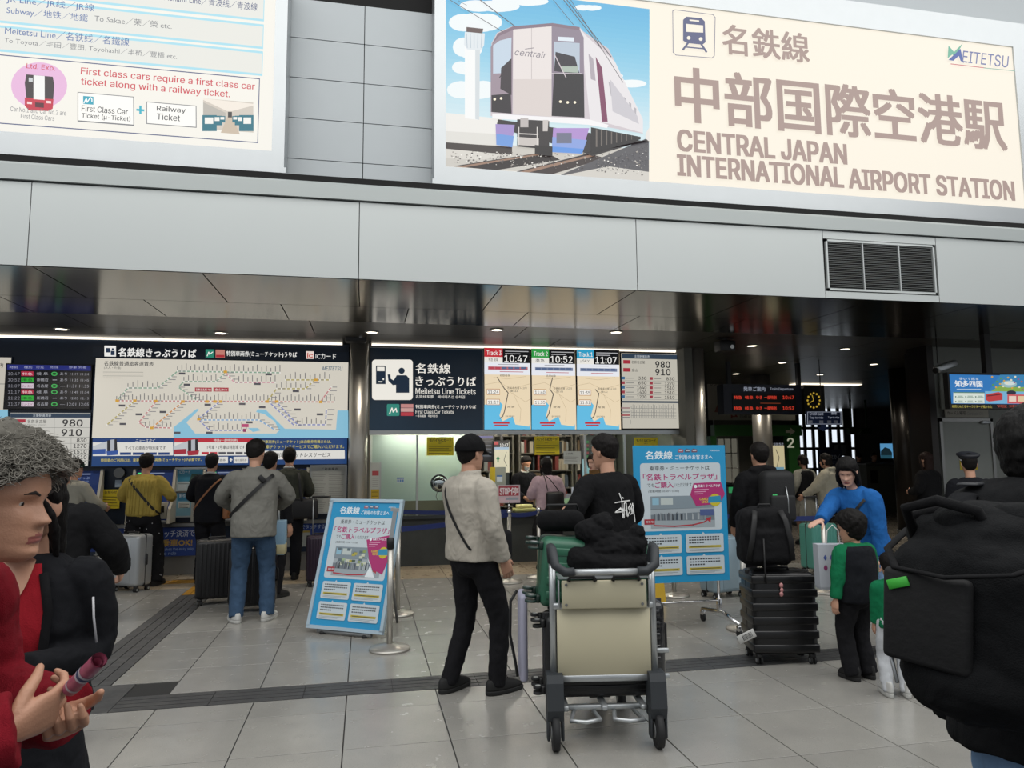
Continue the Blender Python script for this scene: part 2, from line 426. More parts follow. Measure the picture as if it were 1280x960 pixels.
# hall enclosure behind the camera and at the sides keeps the light coming from above
# ---- vent grille in the fascia
g0 = at(1031, 300, FY); g1 = at(1169, 368, FY); gx0, gx1, gz0, gz1 = 4.93, 6.31, 3.385, 3.955
vent = E('vent_grille', 'grey louvred ventilation grille set in the long white fascia', 'vent', (4.9, FY, 3.38))
q = MB(); q.box(gx0, gx1, FY+.02, FY+.028, gz0, gz1); q.build('backing', M_gap, vent, True)
q = MB()
for a, b, c, d in ((gx0, gx1, gz0, gz0+.022), (gx0, gx1, gz1-.022, gz1), (gx0, gx0+.02, gz0, gz1), (gx1-.02, gx1, gz0, gz1)): q.box(a, b, FY-.008, FY+.02, c, d)
for k in (1, 2): X = gx0+(gx1-gx0)*k/3; q.box(X-.006, X+.006, FY-.004, FY+.02, gz0, gz1)
q.build('frame', M_fascia, vent, True)
sl = None; n = 26
M_slat = mat('louvre_slat', '8e9190', .4, .5)
for k in range(n):
    z = gz0+.03+(gz1-gz0-.06)*k/(n-1)
    if sl is None:
        q = MB(); q.add([(-.66, -.012, -.006), (.66, -.012, -.006), (.66, .012, .004), (-.66, .012, .004), (-.66, -.012, -.003), (.66, -.012, -.003), (.66, .012, .007), (-.66, .012, .007)],
                        [(0,3,2,1),(4,5,6,7),(0,1,5,4),(1,2,6,5),(2,3,7,6),(3,0,4,7)])
        o = q.build('slat', M_slat, vent); sl = o.data
    else: o = link('slat', sl, vent)
    o.location = ((gx0+gx1)/2-4.9, .008, z-3.38)
# ---- machine wall (left) and its header
q = MB(); q.box(-9, .02, WY+.05, WY+.4, 0, CZ+.05); mw = struct(q.build('wall_machines', M_navy))
q = MB(); q.box(-9, -.3, WY+.02, WY+.05, .0, .27); q.build('kick_plate', M_steel2, mw)
M_strip = mat('light_strip', 'fff4e2', emit=1.6)
q = MB(); q.box(-8.8, -.35, 10.9, 10.935, CZ-.008, CZ+.02); o = q.build('cove_light', M_strip); tag(o, 'long thin white light line along the ceiling above the ticket machines', 'light')
q = MB(); q.box(.08, 5.0, 10.9, 10.935, CZ-.008, CZ+.02); o = q.build('cove_light', M_strip); tag(o, 'thin white light line along the ceiling above the ticket window signs', 'light')
# pillars
def pillar(x, y, r, lab, m=M_steel, z1=CZ+.02, coll=True):
    t = E('steel_pillar', lab, 'pillar', (x, y, 0))
    q = MB(); q.cyl((0, 0, 0), (0, 0, z1), r, n=40); q.build('shaft', m, t)
    q = MB(); q.lathe((0, 0, 0), [(r+.015, 0), (r+.015, .10), (r, .11)], 40); q.build('base_ring', M_steel2, t); return t
pl = pillar(-.10, 10.72, .135, 'round brushed steel pillar between the fare map and the ticket window')
pr = pillar(5.24, 10.72, .125, 'round brushed steel pillar at the right end of the ticket window')
q = MB(); q.box(4.98, 5.12, 10.6, 16.5, 0, CZ+.05); struct(q.build('wall_office_right', M_concrete))
q = MB(); q.box(-.05, .06, 10.85, 14.4, 0, CZ+.05); struct(q.build('wall_office_left', M_concrete))
# office interior
q = MB(); q.box(.06, 4.98, 14.2, 14.4, 0, CZ+.05); struct(q.build('wall_office_back', mat('office_wall', '8a8575', .8)))
# far right building: grey door wall, dark return
DY = 9.6
# ================================================================ BIG LIT SIGNS
def sign_box(name, label, x0, x1, z0, z1, lx0, lx1, lz0, lz1, Y, m_face):
    """frame box with a lit face recessed in it"""
    t = E(name, label, 'sign', (x0, Y, z0))
    q = MB()
    for a, b, c, d in ((x0, x1, z0, lz0), (x0, x1, lz1, z1), (x0, lx0, lz0, lz1), (lx1, x1, lz0, lz1)):
        if b-a > .001 and d-c > .001: q.box(a, b, Y, Y+.30, c, d)
    q.box(x0-.02, x1+.02, Y-.02, Y+.3, z0-.025, z0+.03)
    q.build('frame', M_alu, t, True)
    q = MB(); q.box(lx0, lx1, Y+.02, Y+.06, lz0, lz1); q.build('face', m_face, t, True); return t
SY = 6.95; SF = SY+.02
# --- left: transfer guide
l1 = at(340, 186, SF); zb = at(180, 178, SF).z
xo = at(355, 200, SY).x; zo = at(355, 214, SY).z
M_cream = lit('f6f3ea', .95)
ts = sign_box('transfer_guide_sign', 'large backlit white railway transfer guide at the top left of the hall', -5.5, xo, zo, 6.4, -5.3, l1.x, zb, 6.25, SY, M_cream)
B = wallboard(SF); W_ = lit('e9e9e2', .95); CY = lit('a8dcea', 1.0); BL = lit('4c6ca8', .9); GR = lit('7d7f84', .9); RD = lit('cf3044', .95); NV = lit('36487c', .9)
def par(x0, y0, x1, y1):                                     # helper for the slope of level lines seen here
    return at(x0, y0, SF).z
def hrow(ya, yb, x0, x1, m):                                  # level band whose left end is at px rows ya..yb
    a = at(5, ya, SF).z; b = at(5, yb, SF).z; xa = at(x0, 0, SF).x; xb = at(x1, 60, SF).x; o = B._o()
    B.art.add([Vector((xa, SF, b))+o, Vector((xb, SF, b))+o, Vector((xb, SF, a))+o, Vector((xa, SF, a))+o], [(0, 1, 2, 3)], B._m(B.am, m))
# bands (pixel rows read at x = 5)
for ya, yb in ((-60, -11), (-1, 26), (35, 62)):
    hrow(ya-3, yb+3, -400, 329, CY); hrow(ya, yb, -400, 328, W_)
B.text('JR Line／JR线／JR線', 8, 4.5, 118, 11, BL); B.text('Aonami Line／青波线／青波線', 205, 1, 322, 10, NV)
B.text('Subway／地铁／地鐵', 8, 18.5, 110, 11, BL); B.text('To Sakae／荣／榮 etc.', 118, 27, 215, 9, GR)
B.text('Meitetsu Line／名铁线／名鐵線', 6, 43, 162, 11, BL)
B.text('To Toyota／丰田／豐田, Toyohashi／丰桥／豐橋 etc.', 5, 55, 222, 9, GR)
hrow(68.5, 155, -400, 326, NV); hrow(69.7, 153.8, -400, 325, M_cream)
B.disc(49, 107, 35, 29, lit('e9b9de', .95), 36)
B.text('Ltd. Exp.', 33, 87, 69, 8, RD, .01)
B.poly([(33, 93), (66, 96), (68, 106), (66, 132), (34, 131), (31, 104)], lit('3a3236')); B.poly([(31, 122), (67, 124), (66, 136), (60, 139), (36, 138), (31, 132)], lit('c22a42'))
B.rect(42, 94, 56, 124, lit('f0f0ee')); B.rect(36, 97, 41, 102, lit('c9ced0')); B.rect(34, 127, 40, 130, lit('f3d8d8')); B.rect(58, 126, 64, 129, lit('f3d8d8')); B.rect(44, 128, 55, 134, lit('55202c'))
B.text('Car No.1 and Car No.2 are', 13, 139, 83, 6, GR); B.text('First Class Cars', 26, 148, 68, 6, GR)
B.text('First class cars require a first class car', 101, 95, 319, 11, RD, .02); B.text('ticket along with a railway ticket.', 101, 108, 288, 11, RD, .02)
DK = lit('33383e', .9)
B.rect(97, 115, 168, 152, GR); B.rect(98, 116, 167, 150.5, lit('faf8f2')); B.rect(104, 120, 117, 130, lit('2fa3b8')); B.line([(105, 129), (108, 123), (109, 128), (113, 122), (115, 124), (115, 127)], 1.2, lit('ffffff'))
B.text('First Class Car', 102, 139, 160, 7.5, DK, .02); B.text('Ticket (μ-Ticket)', 102, 148.5, 163, 7.5, DK, .02)
B.rect(170.5, 136, 180.5, 138.6, lit('2fb0c4')); B.rect(174.2, 132, 177, 142.5, lit('2fb0c4'))
B.rect(183, 127, 246, 155, GR); B.rect(184, 128, 245, 154, lit('faf8f2')); B.text('Railway', 196, 140, 232, 8, DK, .02); B.text('Ticket', 196, 149.5, 225, 8, DK, .02)
# small interior picture
B.rect(254, 123, 317, 161, lit('cfc6ba')); B.poly([(254, 128), (282, 141), (282, 150), (254, 161)], lit('b8b3aa')); B.poly([(254, 125), (284, 139), (290, 139), (317, 132), (317, 130), (254, 123)], lit('efe6da'))
B.poly([(276, 166), (285, 145), (290, 145), (300, 168)], lit('c8b8a4')); B.poly([(285, 140), (290, 140), (290, 147), (285, 147)], lit('3d3a3a'))
for cx, s in ((262, 1.), (272, .6), (278, .4), (308, 1.), (299, .6), (294, .4)):
    cy = 152+(1-s)*-6
    B.poly([(cx-9*s, cy-8*s), (cx+9*s, cy-8*s), (cx+9*s, cy+12*s), (cx-9*s, cy+12*s)], lit('1f6f80')); B.poly([(cx-6*s, cy-5*s), (cx+6*s, cy-5*s), (cx+6*s, cy+3*s), (cx-6*s, cy+3*s)], lit('f0efe9'))
B.done(ts)
# --- station name sign
xl = at(543, 150, SY).x; zo = at(545, 228, SY).z
lx0 = at(557, 150, SF).x; lz0 = at(557, 209, SF).z; lz1 = at(807, 2, SF).z; lx1 = at(1273, 160, SF).x
zt = at(1280, 30, SY).z
M_ivory = lit('f7efdf', .98)
ns = sign_box('station_name_sign', 'huge backlit station name sign with a train picture above the fascia', xl, lx1+.35, zo, zt, lx0, lx1, lz0, lz1, SY, M_ivory)
B = wallboard(SF)
def P_(pts, c, e=.97): B.poly(pts, lit(c, e))
xr = 811
# sky in level bands, deep blue to pale; everything below is one printed photograph
sk = ['5fb3dd', '6dbbe0', '7fc4e3', '93cde6', 'abd8ea', 'c2e1ec', 'd3e8ee', 'dfecef']
for k in range(32):
    f = k/31*7; i_ = min(6, int(f)); g_ = f-i_; c = ''.join('%02x' % int(int(sk[i_][n:n+2], 16)*(1-g_)+int(sk[i_+1][n:n+2], 16)*g_) for n in (0, 2, 4))
    B.rect(557, -20+k*6.2, xr, -20+(k+1)*6.2+1, lit(c, .97))
for cx, cy, ra, rb in ((592, 28, 34, 20), (578, 60, 24, 22), (575, 85, 20, 14), (612, 8, 36, 12), (650, 2, 34, 9), (735, 10, 16, 6), (588, 112, 32, 20), (788, 105, 34, 9), (760, 95, 18, 6), (700, -4, 22, 7)):
    for k in range(5):
        if cx+math.cos(k*2.4)*ra*.5-ra*.55 < 557 or cx+math.cos(k*2.4)*ra*.5+ra*.55 > xr: continue
        B.disc(cx+math.cos(k*2.4)*ra*.5, cy+math.sin(k*3.1)*rb*.5, ra*.55, rb*.55, lit('eef4f5', .97), 16)
B.poly([(557, 141), (628, 149), (628, 178), (557, 174)], lit('e9e7e2')); B.poly([(557, 164), (628, 168), (628, 182), (557, 180)], lit('dcdad4'))   # wall
P_([(581, 58), (600, 59), (599, 150), (581, 148)], 'f4f5f4'); P_([(594, 59), (600, 59), (599, 150), (594, 149)], 'd3dadd')                         # tower
P_([(581, 40), (606, 42), (605, 57), (601, 63), (584, 62), (580, 56)], 'dfe6ea'); P_([(583, 34), (604, 36), (603, 42), (583, 40)], '5e4c4a'); P_([(586, 28), (600, 29), (602, 36), (584, 34)], 'eef2f4')
for k in range(5): B.line([(583+k*4.8, 42), (584+k*4.3, 60)], .7, lit('a9bac6'))
P_([(557, 180), (811, 186), (811, 226), (557, 208)], 'cbc7bf')                                                                                # ballast
P_([(557, 178), (640, 184), (640, 194), (557, 188)], '3d3532'); P_([(557, 186), (640, 194), (600, 200), (557, 198)], 'd8d4cc')
P_([(566, 208), (682, 190), (700, 200), (620, 213)], '2b2423'); P_([(640, 216), (735, 192), (757, 198), (690, 218)], '3a2f2d')
P_([(570, 208.5), (680, 191), (683, 192.5), (580, 209.5)], '9a7b68'); P_([(645, 216), (740, 193), (743, 195), (656, 217)], '9a7b68')
P_([(700, 219), (811, 172), (811, 226), (740, 222)], '57565a'); P_([(706, 219), (760, 208), (811, 215), (811, 227)], 'd2cec6')
rr = random.Random(3)
for k in range(260):
    u = rr.random(); v = rr.random(); a = 562+u*246; b = 190+v*(13+17*u)
    s = .6+rr.random()*1.0; c = rr.choice(['8d8780', 'f2efe8', '6c6664', 'b3aca4', '4a4544'])
    if b < 226: P_([(a-s, b), (a, b-s*.7), (a+s, b), (a, b+s*.7)], c)
for k in range(160):
    u = rr.random(); a = 745+u*64; b = 205-u*26+rr.random()*(10+22*u); s = .6
    P_([(a-s, b), (a, b-s), (a+s, b), (a, b+s)], rr.choice(['2e2e33', '7d7c80', '434248']))
# train
P_([(622, 150), (811, 178), (811, 175), (740, 196), (730, 192), (620, 160)], '2a2628')
P_([(613, 146), (614, 55), (621, 42), (640, 34), (690, 30), (724, 35), (728, 40), (760, 62), (803, 150), (803, 168), (760, 160), (737, 158), (736, 151)], 'cfc6cb')     # body side and front
P_([(725, 37), (731, 45), (768, 78), (803, 150), (803, 167), (759, 155), (737, 152)], 'e6e2e4')
P_([(744, 72), (752, 86), (759, 153), (752, 153)], '7c3a5c'); P_([(735, 68), (741, 75), (744, 102), (738, 100)], 'b0a8b0')
for k in range(6): s = k/6; P_([(760+s*38, 103+s*38), (763+s*38, 105+s*38), (766+s*34, 122+s*30), (763+s*36, 121+s*30)], 'b3b0b6')
P_([(762, 100), (796, 146), (798, 156), (765, 140)], 'c9c6cc')
P_([(613, 60), (622, 44), (641, 36), (640, 143), (613, 141)], '9b8b97')            # left window bay
P_([(616, 58), (624, 52), (639, 48), (638, 92), (616, 93)], 'c3d3e2'); P_([(614, 120), (638, 118), (639, 143), (614, 141)], '231d24'); P_([(626, 86), (639, 74), (639, 120), (625, 112)], '332a31')
P_([(641, 36), (690, 31), (689, 147), (641, 143)], 'e7dfdc'); B.line([(664, 34), (664, 145)], .6, lit('b7aeae')); P_([(641, 100), (689, 100), (689, 147), (641, 143)], 'd9cfcb')
P_([(689, 33), (724, 38), (729, 48), (730, 148), (689, 146)], '8d8190'); P_([(692, 53), (724, 55), (724, 92), (692, 90)], 'b7c4d2')
P_([(692, 92), (729, 94), (730, 148), (689, 146)], '17131a'); P_([(694, 66), (718, 72), (724, 94), (692, 90)], '2b2833'); P_([(701, 84), (722, 84), (722, 92), (702, 91)], 'a9b7ab')
P_([(697, 47), (717, 48), (717, 53), (697, 52)], 'dfe9f2'); B.line([(693, 70), (707, 98)], 1.1, lit('cfc3c8')); B.line([(689, 93), (726, 93)], .9, lit('d3cbd0')); B.line([(624, 98), (634, 84)], 1., lit('30272d'))
P_([(614, 57), (622, 43), (641, 34), (690, 30), (724, 35), (724, 39), (690, 34), (642, 38), (624, 46)], '84707e')
for a, b in ((700, 128), (709, 129), (718, 129), (618, 125), (626, 124)): B.disc(a, b, 1.7, 1.7, lit('fff2d8'), 10)
B.text('centrair', 643, 70, 683, 8, lit('7c7680'), .0, .3); B.line([(656, 62.5), (667, 61)], .8, lit('7c7680'))
P_([(615, 143), (735, 150), (760, 157), (758, 161), (735, 157), (615, 149)], 'f3f1f2')
P_([(619, 156), (643, 157), (641, 172), (640, 185), (620, 182)], 'a28ec9'); P_([(620, 168), (642, 171), (640, 185), (620, 182)], '6f9bdc')
P_([(691, 161), (736, 161), (726, 193), (689, 191)], 'b08fce'); P_([(690, 172), (733, 176), (727, 193), (689, 191)], '8aa2de'); P_([(695, 167), (714, 167), (714, 180), (695, 180)], '6f7288'); P_([(690, 184), (729, 187), (727, 193), (689, 191)], '5e94e0')
P_([(646, 150), (686, 152), (686, 188), (646, 184)], '2d2729'); P_([(646, 172), (673, 174), (673, 184), (647, 182)], 'c9c2bd'); P_([(650, 148), (660, 149), (660, 160), (650, 160)], 'bdb6b4'); P_([(678, 151), (685, 151), (684, 165), (678, 165)], 'cac3bf')
B.line([(648, 168), (672, 169)], 1.4, lit('d8d2cd')); B.line([(648, 160), (648, 182)], 1.2, lit('d8d2cd')); B.line([(671, 160), (671, 184)], 1.2, lit('d8d2cd')); P_([(668, 182), (690, 184), (690, 196), (668, 194)], '1f1a1b')
P_([(738, 160), (800, 172), (800, 175), (757, 188), (738, 194)], '1d191b')
for k in range(8): s = k/8; B.line([(745+s*50, 163+s*8), (745+s*50, 184-s*10)], 1.4*(1-s)+.5, lit('6d655f'))
P_([(811, 160), (811, 178), (806, 174), (806, 168)], 'e9e4de')
for a, b, c, d, w in ((560, 0, 628, 41, .8), (598, 0, 643, 34, 1.1), (690, 0, 716, 32, .7), (703, 0, 752, 63, 1.0), (707, 0, 763, 72, 1.0), (712, 0, 778, 104, .7), (572, 2, 583, 8, .5)): B.line([(a, b), (c, d)], w, lit('5c5a60', .9))
# name block
BR = lit('a9928a', .95); SL = lit('565b80', .95)
B.rect(xr, -20, 1400, 300, M_ivory) if False else None
pi_ = [(840, 15), (843, 13.5), (890, 19.5), (893, 23), (892, 71), (889, 73.5), (844, 70), (840.5, 66.5)]
B.line(pi_+[pi_[0]], .8, lit('6a6a84'))
P_([(853, 26), (857, 22), (876, 24), (880, 28), (881, 54), (877, 57), (858, 55), (853, 52)], '565b80')
P_([(856.5, 31), (878, 33), (878, 42), (857, 41)], 'f7efdf'); P_([(861, 25.5), (873, 26.7), (873, 28.5), (861, 27.3)], 'f7efdf'); B.disc(860, 48.5, 2.3, 2.3, M_ivory, 14); B.disc(875, 50, 2.3, 2.3, M_ivory, 14)
B.line([(859, 55), (853, 63)], 2.4, SL); B.line([(876, 57), (882, 66)], 2.4, SL); B.line([(857, 60), (878, 62)], 1.6, SL)
B.text('名鉄線', 903, 68, 1010, 37, BR, .035)
B.text('中部国際空港駅', 845, 152, 1254, 68, BR, .04)
B.text('CENTRAL JAPAN', 847, 189, 1056, 26, BR, .085, 0, 3)
B.text('INTERNATIONAL AIRPORT STATION', 847, 220, 1264, 26, BR, .085, 0, 3)
P_([(1183, 74), (1184, 58), (1191, 66), (1202, 55), (1192, 74), (1189, 69)], '6fb59c'); P_([(1184, 76), (1199, 62), (1203, 80), (1199, 77), (1197, 71), (1190, 77)], '4c64a8')
B.text('EITETSU', 1201, 79, 1260, 15, lit('7079a8', .95), .01, .25)
B.line([(1187, 81), (1230, 86)], 1., lit('c76a70')); B.line([(1228, 86), (1270, 90)], .9, lit('86b0a0'))
B.done(ns)
# ================================================================ HEADER BOARDS (lit, under the ceiling)
HY = 10.90
def slab(q, px0, py0, px1, py1, Y, th):
    a = at(px0, py0, Y); b = at(px1, py0, Y); c = at(px0, py1, Y); q.box(a.x, b.x, Y, Y+th, c.z, a.z)
def lit_board(name, label, x0, y0, x1, y1, face, Y=HY, th=.08, rim=M_blk, fr=.012, group=None, cat='sign'):
    a = at(x0, y0, Y); b = at(x1, y0, Y); c = at(x0, y1, Y); t = E(name, label, cat, (a.x, Y, c.z), 0, group)
    q = MB(); q.box(a.x-fr, b.x+fr, Y+.004, Y+th, c.z-fr, a.z+fr); q.build('frame', rim, t, True)
    q = MB(); q.box(a.x, b.x, Y, Y+.02, c.z, a.z); q.build('face', face, t, True); return t
hb = MB(); a = at(436, 432, HY); hb.box(-8.8, a.x, HY+.03, WY+.05, at(116, 584, HY).z, 3.29); struct(hb.build('trim_header_left', M_navy))
hb = MB(); hb.box(at(456, 440, HY).x, at(852, 440, HY).x, HY+.09, WY+.3, at(456, 538, HY).z, 3.29); struct(hb.build('trim_header_right', M_blk))
WT = lit('f3f1ea', .9)
M_dim = lit('e6e0d2', .78)
# fare map
t = lit_board('fare_map_board', 'wide backlit railway fare map above the ticket machines', 120, 447.5, 435.5, 547.5, M_dim, rim=M_navy, fr=.004)
B = wallboard(HY); DK = lit('2c2f36', .8); sea = lit('8cc5de', .85)
B.text('名鉄線普通旅客運賃表', 130, 457, 192, 6, DK, .02); B.text('(大人・片道)', 130, 461.5, 151, 3.5, DK)
for k in range(4): B.line([(129, 465+k*2.4), (129+(50 if k < 3 else 24), 465.3+k*2.4)], .5, lit('9a9890', .8))
B.poly([(217, 547.4), (217, 534), (246, 511), (249, 512), (233, 528), (244, 542), (345, 542), (349, 538), (340, 520), (320, 515), (322, 511.5), (332, 512), (356, 536), (420, 537.2), (422, 513), (435.3, 513), (435.3, 547.4)], sea)
B.poly([(310, 535), (322, 535), (326, 538), (316, 540)], sea)
B.text('MEITETSU', 403, 463, 428, 5, lit('2f5b78', .8), .02, .2)
gr = lit('8fae98', .8); rd = lit('cf8a8c', .8); og = lit('d9945a', .8); yl = lit('b9ab68', .8); pk = lit('d899a8', .8); pu = lit('8b93c8', .8); bl_ = lit('86b0d8', .8)
def route(pts, m, st=9, tick=True, w=1.5):
    B.line(pts, w, m)
    for (a, b), (c, d) in zip(pts, pts[1:]):
        L_ = math.hypot(c-a, d-b); n = max(1, int(L_/st*1.7))
        for k in range(n+1):
            u = k/n; x, y = a+(c-a)*u, b+(d-b)*u
            if abs(d-b) < abs(c-a)*.35:
                h_ = 4+((k*7) % 5)
                B.line([(x, y-1.6), (x, y-1.6-h_)], .9, lit('6d6c70', .8)); B.disc(x, y, 1.1, 1.1, lit('f4f1ea', .8), 6)
            else: B.line([(x+2, y), (x+7+((k*5) % 4), y)], .9, lit('8b898c', .8)); B.disc(x, y, 1.0, 1.0, lit('f4f1ea', .8), 6)
route([(147, 500), (160, 485), (197, 485), (222, 464), (282, 465)], gr); route([(282, 465), (350, 466)], gr)
route([(246, 500), (223, 484), (230, 477), (270, 477), (282, 466)], gr); route([(282, 466), (293, 478), (344, 478)], pk)
route([(146, 501), (240, 501.5), (330, 502), (418, 502.5)], rd, 8)
route([(169, 501), (134, 531)], yl); route([(196, 501), (174, 528), (182, 534), (214, 535)], rd); route([(229, 502), (190, 535)], og)
route([(275, 502), (248, 524), (262, 538), (308, 538)], pu); route([(249, 525), (324, 525), (343, 537)], bl_)
route([(334, 502), (346, 486), (382, 486), (394, 475), (412, 475)], yl); route([(357, 475), (394, 475)], yl)
route([(338, 504), (368, 532)], pu); route([(347, 504), (372, 531), (407, 531), (408, 512)], pu); route([(401, 502), (414, 484)], rd)
for x, y in ((147, 501), (169, 501), (195, 501.5), (229, 502), (190, 535), (259, 502), (269, 502), (276, 502), (334, 502), (346, 502), (401, 502.5), (282, 465), (395, 475), (249, 524)): B.rect(x-2.2, y-1.6, x+2.2, y+1.6, lit('d9a43c', .85))
B.rect(244, 484.5, 265, 489.5, lit('b03040', .8)); B.rect(267, 484.5, 286, 489.5, lit('b03040', .8)); B.text('名鉄名古屋 980', 245, 488.6, 264, 3, WT); B.text('金山 910', 269, 488.6, 284, 3, WT)
B.rect(302, 530, 311, 534, lit('c04a78', .8)); B.rect(304, 536, 308, 540, lit('9a3a68', .8))
for x, y in ((153, 507), (174, 518), (204, 515), (154, 530), (228, 467), (234, 481), (260, 506), (303, 505), (222, 541), (312, 528), (262, 541), (370, 489), (372, 512), (400, 518), (322, 480), (336, 468), (328, 509)): B.rect(x-4, y-1.3, x+4, y+1.3, lit('55535a', .8))
B.done(t)
# machine header lettering
hd = E('machine_header', 'dark blue header band with white lettering above the fare map', 'sign', (at(116, 447, HY).x, HY+.02, at(116, 447, HY).z))
q = MB(); a = at(116, 446.5, HY+.02); b = at(436, 446.5, HY+.02); q.box(a.x, b.x, HY+.01, HY+.03, a.z, at(116, 431, HY+.02).z-.03); q.build('face', mat('header_blue', '182c46', .35, var=.04), hd, True)
B = wallboard(HY+.01); TW_ = lit('f4f3ef', .9)
B.rect(130.5, 432, 145, 445.5, TW_); B.rect(132.5, 435, 138, 440.5, lit('22344e', .8)); B.disc(141, 436.5, 1.4, 1.4, lit('22344e', .8), 10); B.rect(138.5, 438.5, 143.4, 444, lit('22344e', .8))
B.text('名鉄線きっぷうりば', 148, 445.5, 245, 11, TW_, .04)
B.rect(257, 436.5, 268, 447, lit('2b8a72', .85)); B.line([(259, 445), (261, 440), (262, 443), (266, 440)], 1, TW_); B.rect(269.5, 437, 281, 447, lit('c98376', .85)); B.rect(270, 443.5, 280.5, 446.6, lit('b02f38', .85))
B.text('特別車両券(ミューチケット)うりば', 283, 446, 371, 7.5, TW_, .03)
B.rect(382.5, 439, 392.5, 448.5, lit('f0ddd4', .85)); B.text('ic', 384, 447, 391, 6, lit('c0392b', .9), .05)
B.text('ICカード', 394.5, 448.5, 420, 6.8, TW_, .0)
B.done(hd)
# banners below the map
bn = lit_board('fare_banner', 'blue lit banner strip with two trains below the fare map', 116, 548, 434, 583, lit('1f4a86', .62), rim=M_navy, fr=.002)
B = wallboard(HY); RDc = lit('c22a3c', .8); cw = lit('eceae4', .8); nb = lit('1d3f7c', .8); kd = lit('3a3a40', .8)
B.rect(116, 548.5, 216.5, 570, cw); B.rect(116, 548.5, 216.5, 553, nb); B.rect(218, 548, 316.5, 570, cw); B.rect(218, 548, 316.5, 553, RDc)
B.text('ニュースカイ', 169, 552.3, 194, 3.4, cw, .03, .3); B.text('特急(一部特別車)', 267, 552.2, 297, 3.4, cw, .03)
B.text('すべての車両が特別車です', 156, 562.5, 207, 4.8, kd, .02); B.text('1号車・2号車は特別車です', 259, 561.5, 306, 4.8, kd, .02)
for k in range(4): B.rect(150+k*16, 565.5, 164+k*16, 568.7, nb)
for k in range(6): B.rect(252+k*10.6, 565, 261+k*10.6, 568, RDc if k < 2 else lit('55555c', .8))
for x0, c in ((118, '3356a0'), (219, 'a8283a')):
    B.poly([(x0-2, 558), (x0+12, 552.5), (x0+25, 549.5), (x0+25, 568), (x0-2, 568.5)], lit('c9cdd2', .8)); B.poly([(x0-2, 562), (x0+14, 561), (x0+14, 567), (x0-2, 568)], lit(c, .8))
    B.poly([(x0+16, 550.5), (x0+28, 549), (x0+29, 567), (x0+16, 568.5)], lit('26262c', .8)); B.poly([(x0+20, 549.8), (x0+25, 549.2), (x0+25, 567), (x0+20, 568)], lit('b9bdc4', .8)); B.poly([(x0+15, 564), (x0+30, 563), (x0+29, 568.5), (x0+16, 569.5)], lit(c, .8))
YL = lit('d8c860', .8)
B.text('特別車のご利用には、乗車券と特別車両券(ミューチケット)が必要です。', 126, 578, 252, 4.6, YL, .02)
B.text('特別車両券(ミューチケット)は自動券売機または、', 323, 555, 414, 4.8, YL, .02); B.text('特別車チケットレスサービスでご購入いただけます。', 323, 561, 430, 4.8, YL, .02)
B.rect(324, 563.5, 431, 574.5, cw); B.text('特別車チケットレスサービス', 339, 572, 413, 6, kd, .02, .15); B.line([(328, 572), (330, 567), (332, 571), (335, 567)], 1.6, lit('2b8a72', .85))
B.rect(267, 571, 285, 579, cw); B.rect(287, 574, 290.5, 575.4, cw); B.rect(288.1, 572.4, 289.4, 577, cw); B.rect(292, 571, 310, 579, cw); B.text('乗車券', 270, 577, 282, 3.4, kd); B.text('特別車両券', 293.5, 577, 308.5, 3.4, kd)
B.done(bn)
# departure screen over the left machines
sc = lit_board('departure_screen', 'dark departures screen with red and green labels left of the fare map', 8.5, 455, 114, 510.5, lit('0c0c14', .5), HY-.02, .10, cat='screen')
B = wallboard(HY-.02); B.rect(9, 455.6, 113.5, 462, lit('20297a', .8))
for a, s_ in ((12, '時刻'), (30, '種別'), (45, '行先'), (63, '特別車'), (86, '停車'), (98, '到着')): B.text(s_, a, 460.6, a+10, 3.3, lit('b9bce0', .7))
rows = [('10:47', 'r', '特急', '岐 阜', 1, 'あり 11:19 11:24'), ('10:52', 'g', '準急', '新鵜沼', 0, 'あり 11:35 11:45'), ('11:07', 'w', 'ミュースカイ', '名古屋', 1, '— 11:31 11:35'), ('11:17', 'r', '特急', '岐 阜', 1, 'あり 11:49 11:54'), ('11:22', 'g', '準急', '新鵜沼', 0, 'あり 12:05 12:15'), ('11:37', 'w', 'ミュースカイ', '名古屋', 1, '— 12:01 12:05')]
for k, (tm, c, ty, ds, o_, e_) in enumerate(rows):
    yb = 469+k*7.6; B.text(tm, 10, yb, 24.5, 3.8, lit('8f8f98', .8)); B.rect(26.5, yb-5, 42, yb+1, lit({'r': 'b02a44', 'g': '2fae38', 'w': 'd8c8d4'}[c], .85))
    B.text(ty, 28, yb, 40.5, 3.4, lit('f4d8dc' if c == 'r' else ('123018' if c == 'g' else '7c2a50'), .8), .02)
    B.text(ds, 46, yb, 60, 4, lit('b4b4bc', .8))
    if o_: B.disc(68, yb-1.7, 4.0, 2.6, lit('3fae55', .9), 14); B.disc(68, yb-1.7, 2.7, 1.5, lit('0c3014', .9), 12)
    else: B.line([(66, yb-1.7), (71, yb-1.7)], .7, lit('b4b4bc', .8))
    B.text(e_, 75, yb, 111, 3.6, lit('a4a4ac', .8))
B.done(sc)
fb_ = lit_board('fare_list_board', 'white fare list board with large black prices behind the grey-haired man', 13, 516, 113, 583, lit('dcdad2', .75), HY-.01, .09, M_navy, .01)
B = wallboard(HY-.01); B.rect(13, 516.5, 113, 522, lit('2a4058', .7)); B.text('主要駅運賃表', 41, 521, 64, 3.2, lit('d5dce2', .8))
kk = lit('26262a', .7); ln = lit('8a8a86', .7)
B.rect(21, 524, 32, 528, lit('b03040', .8)); B.text('名鉄名古屋', 34, 529, 58, 4.5, kk); B.text('Meitetsu Nagoya', 34, 532, 58, 2, ln)
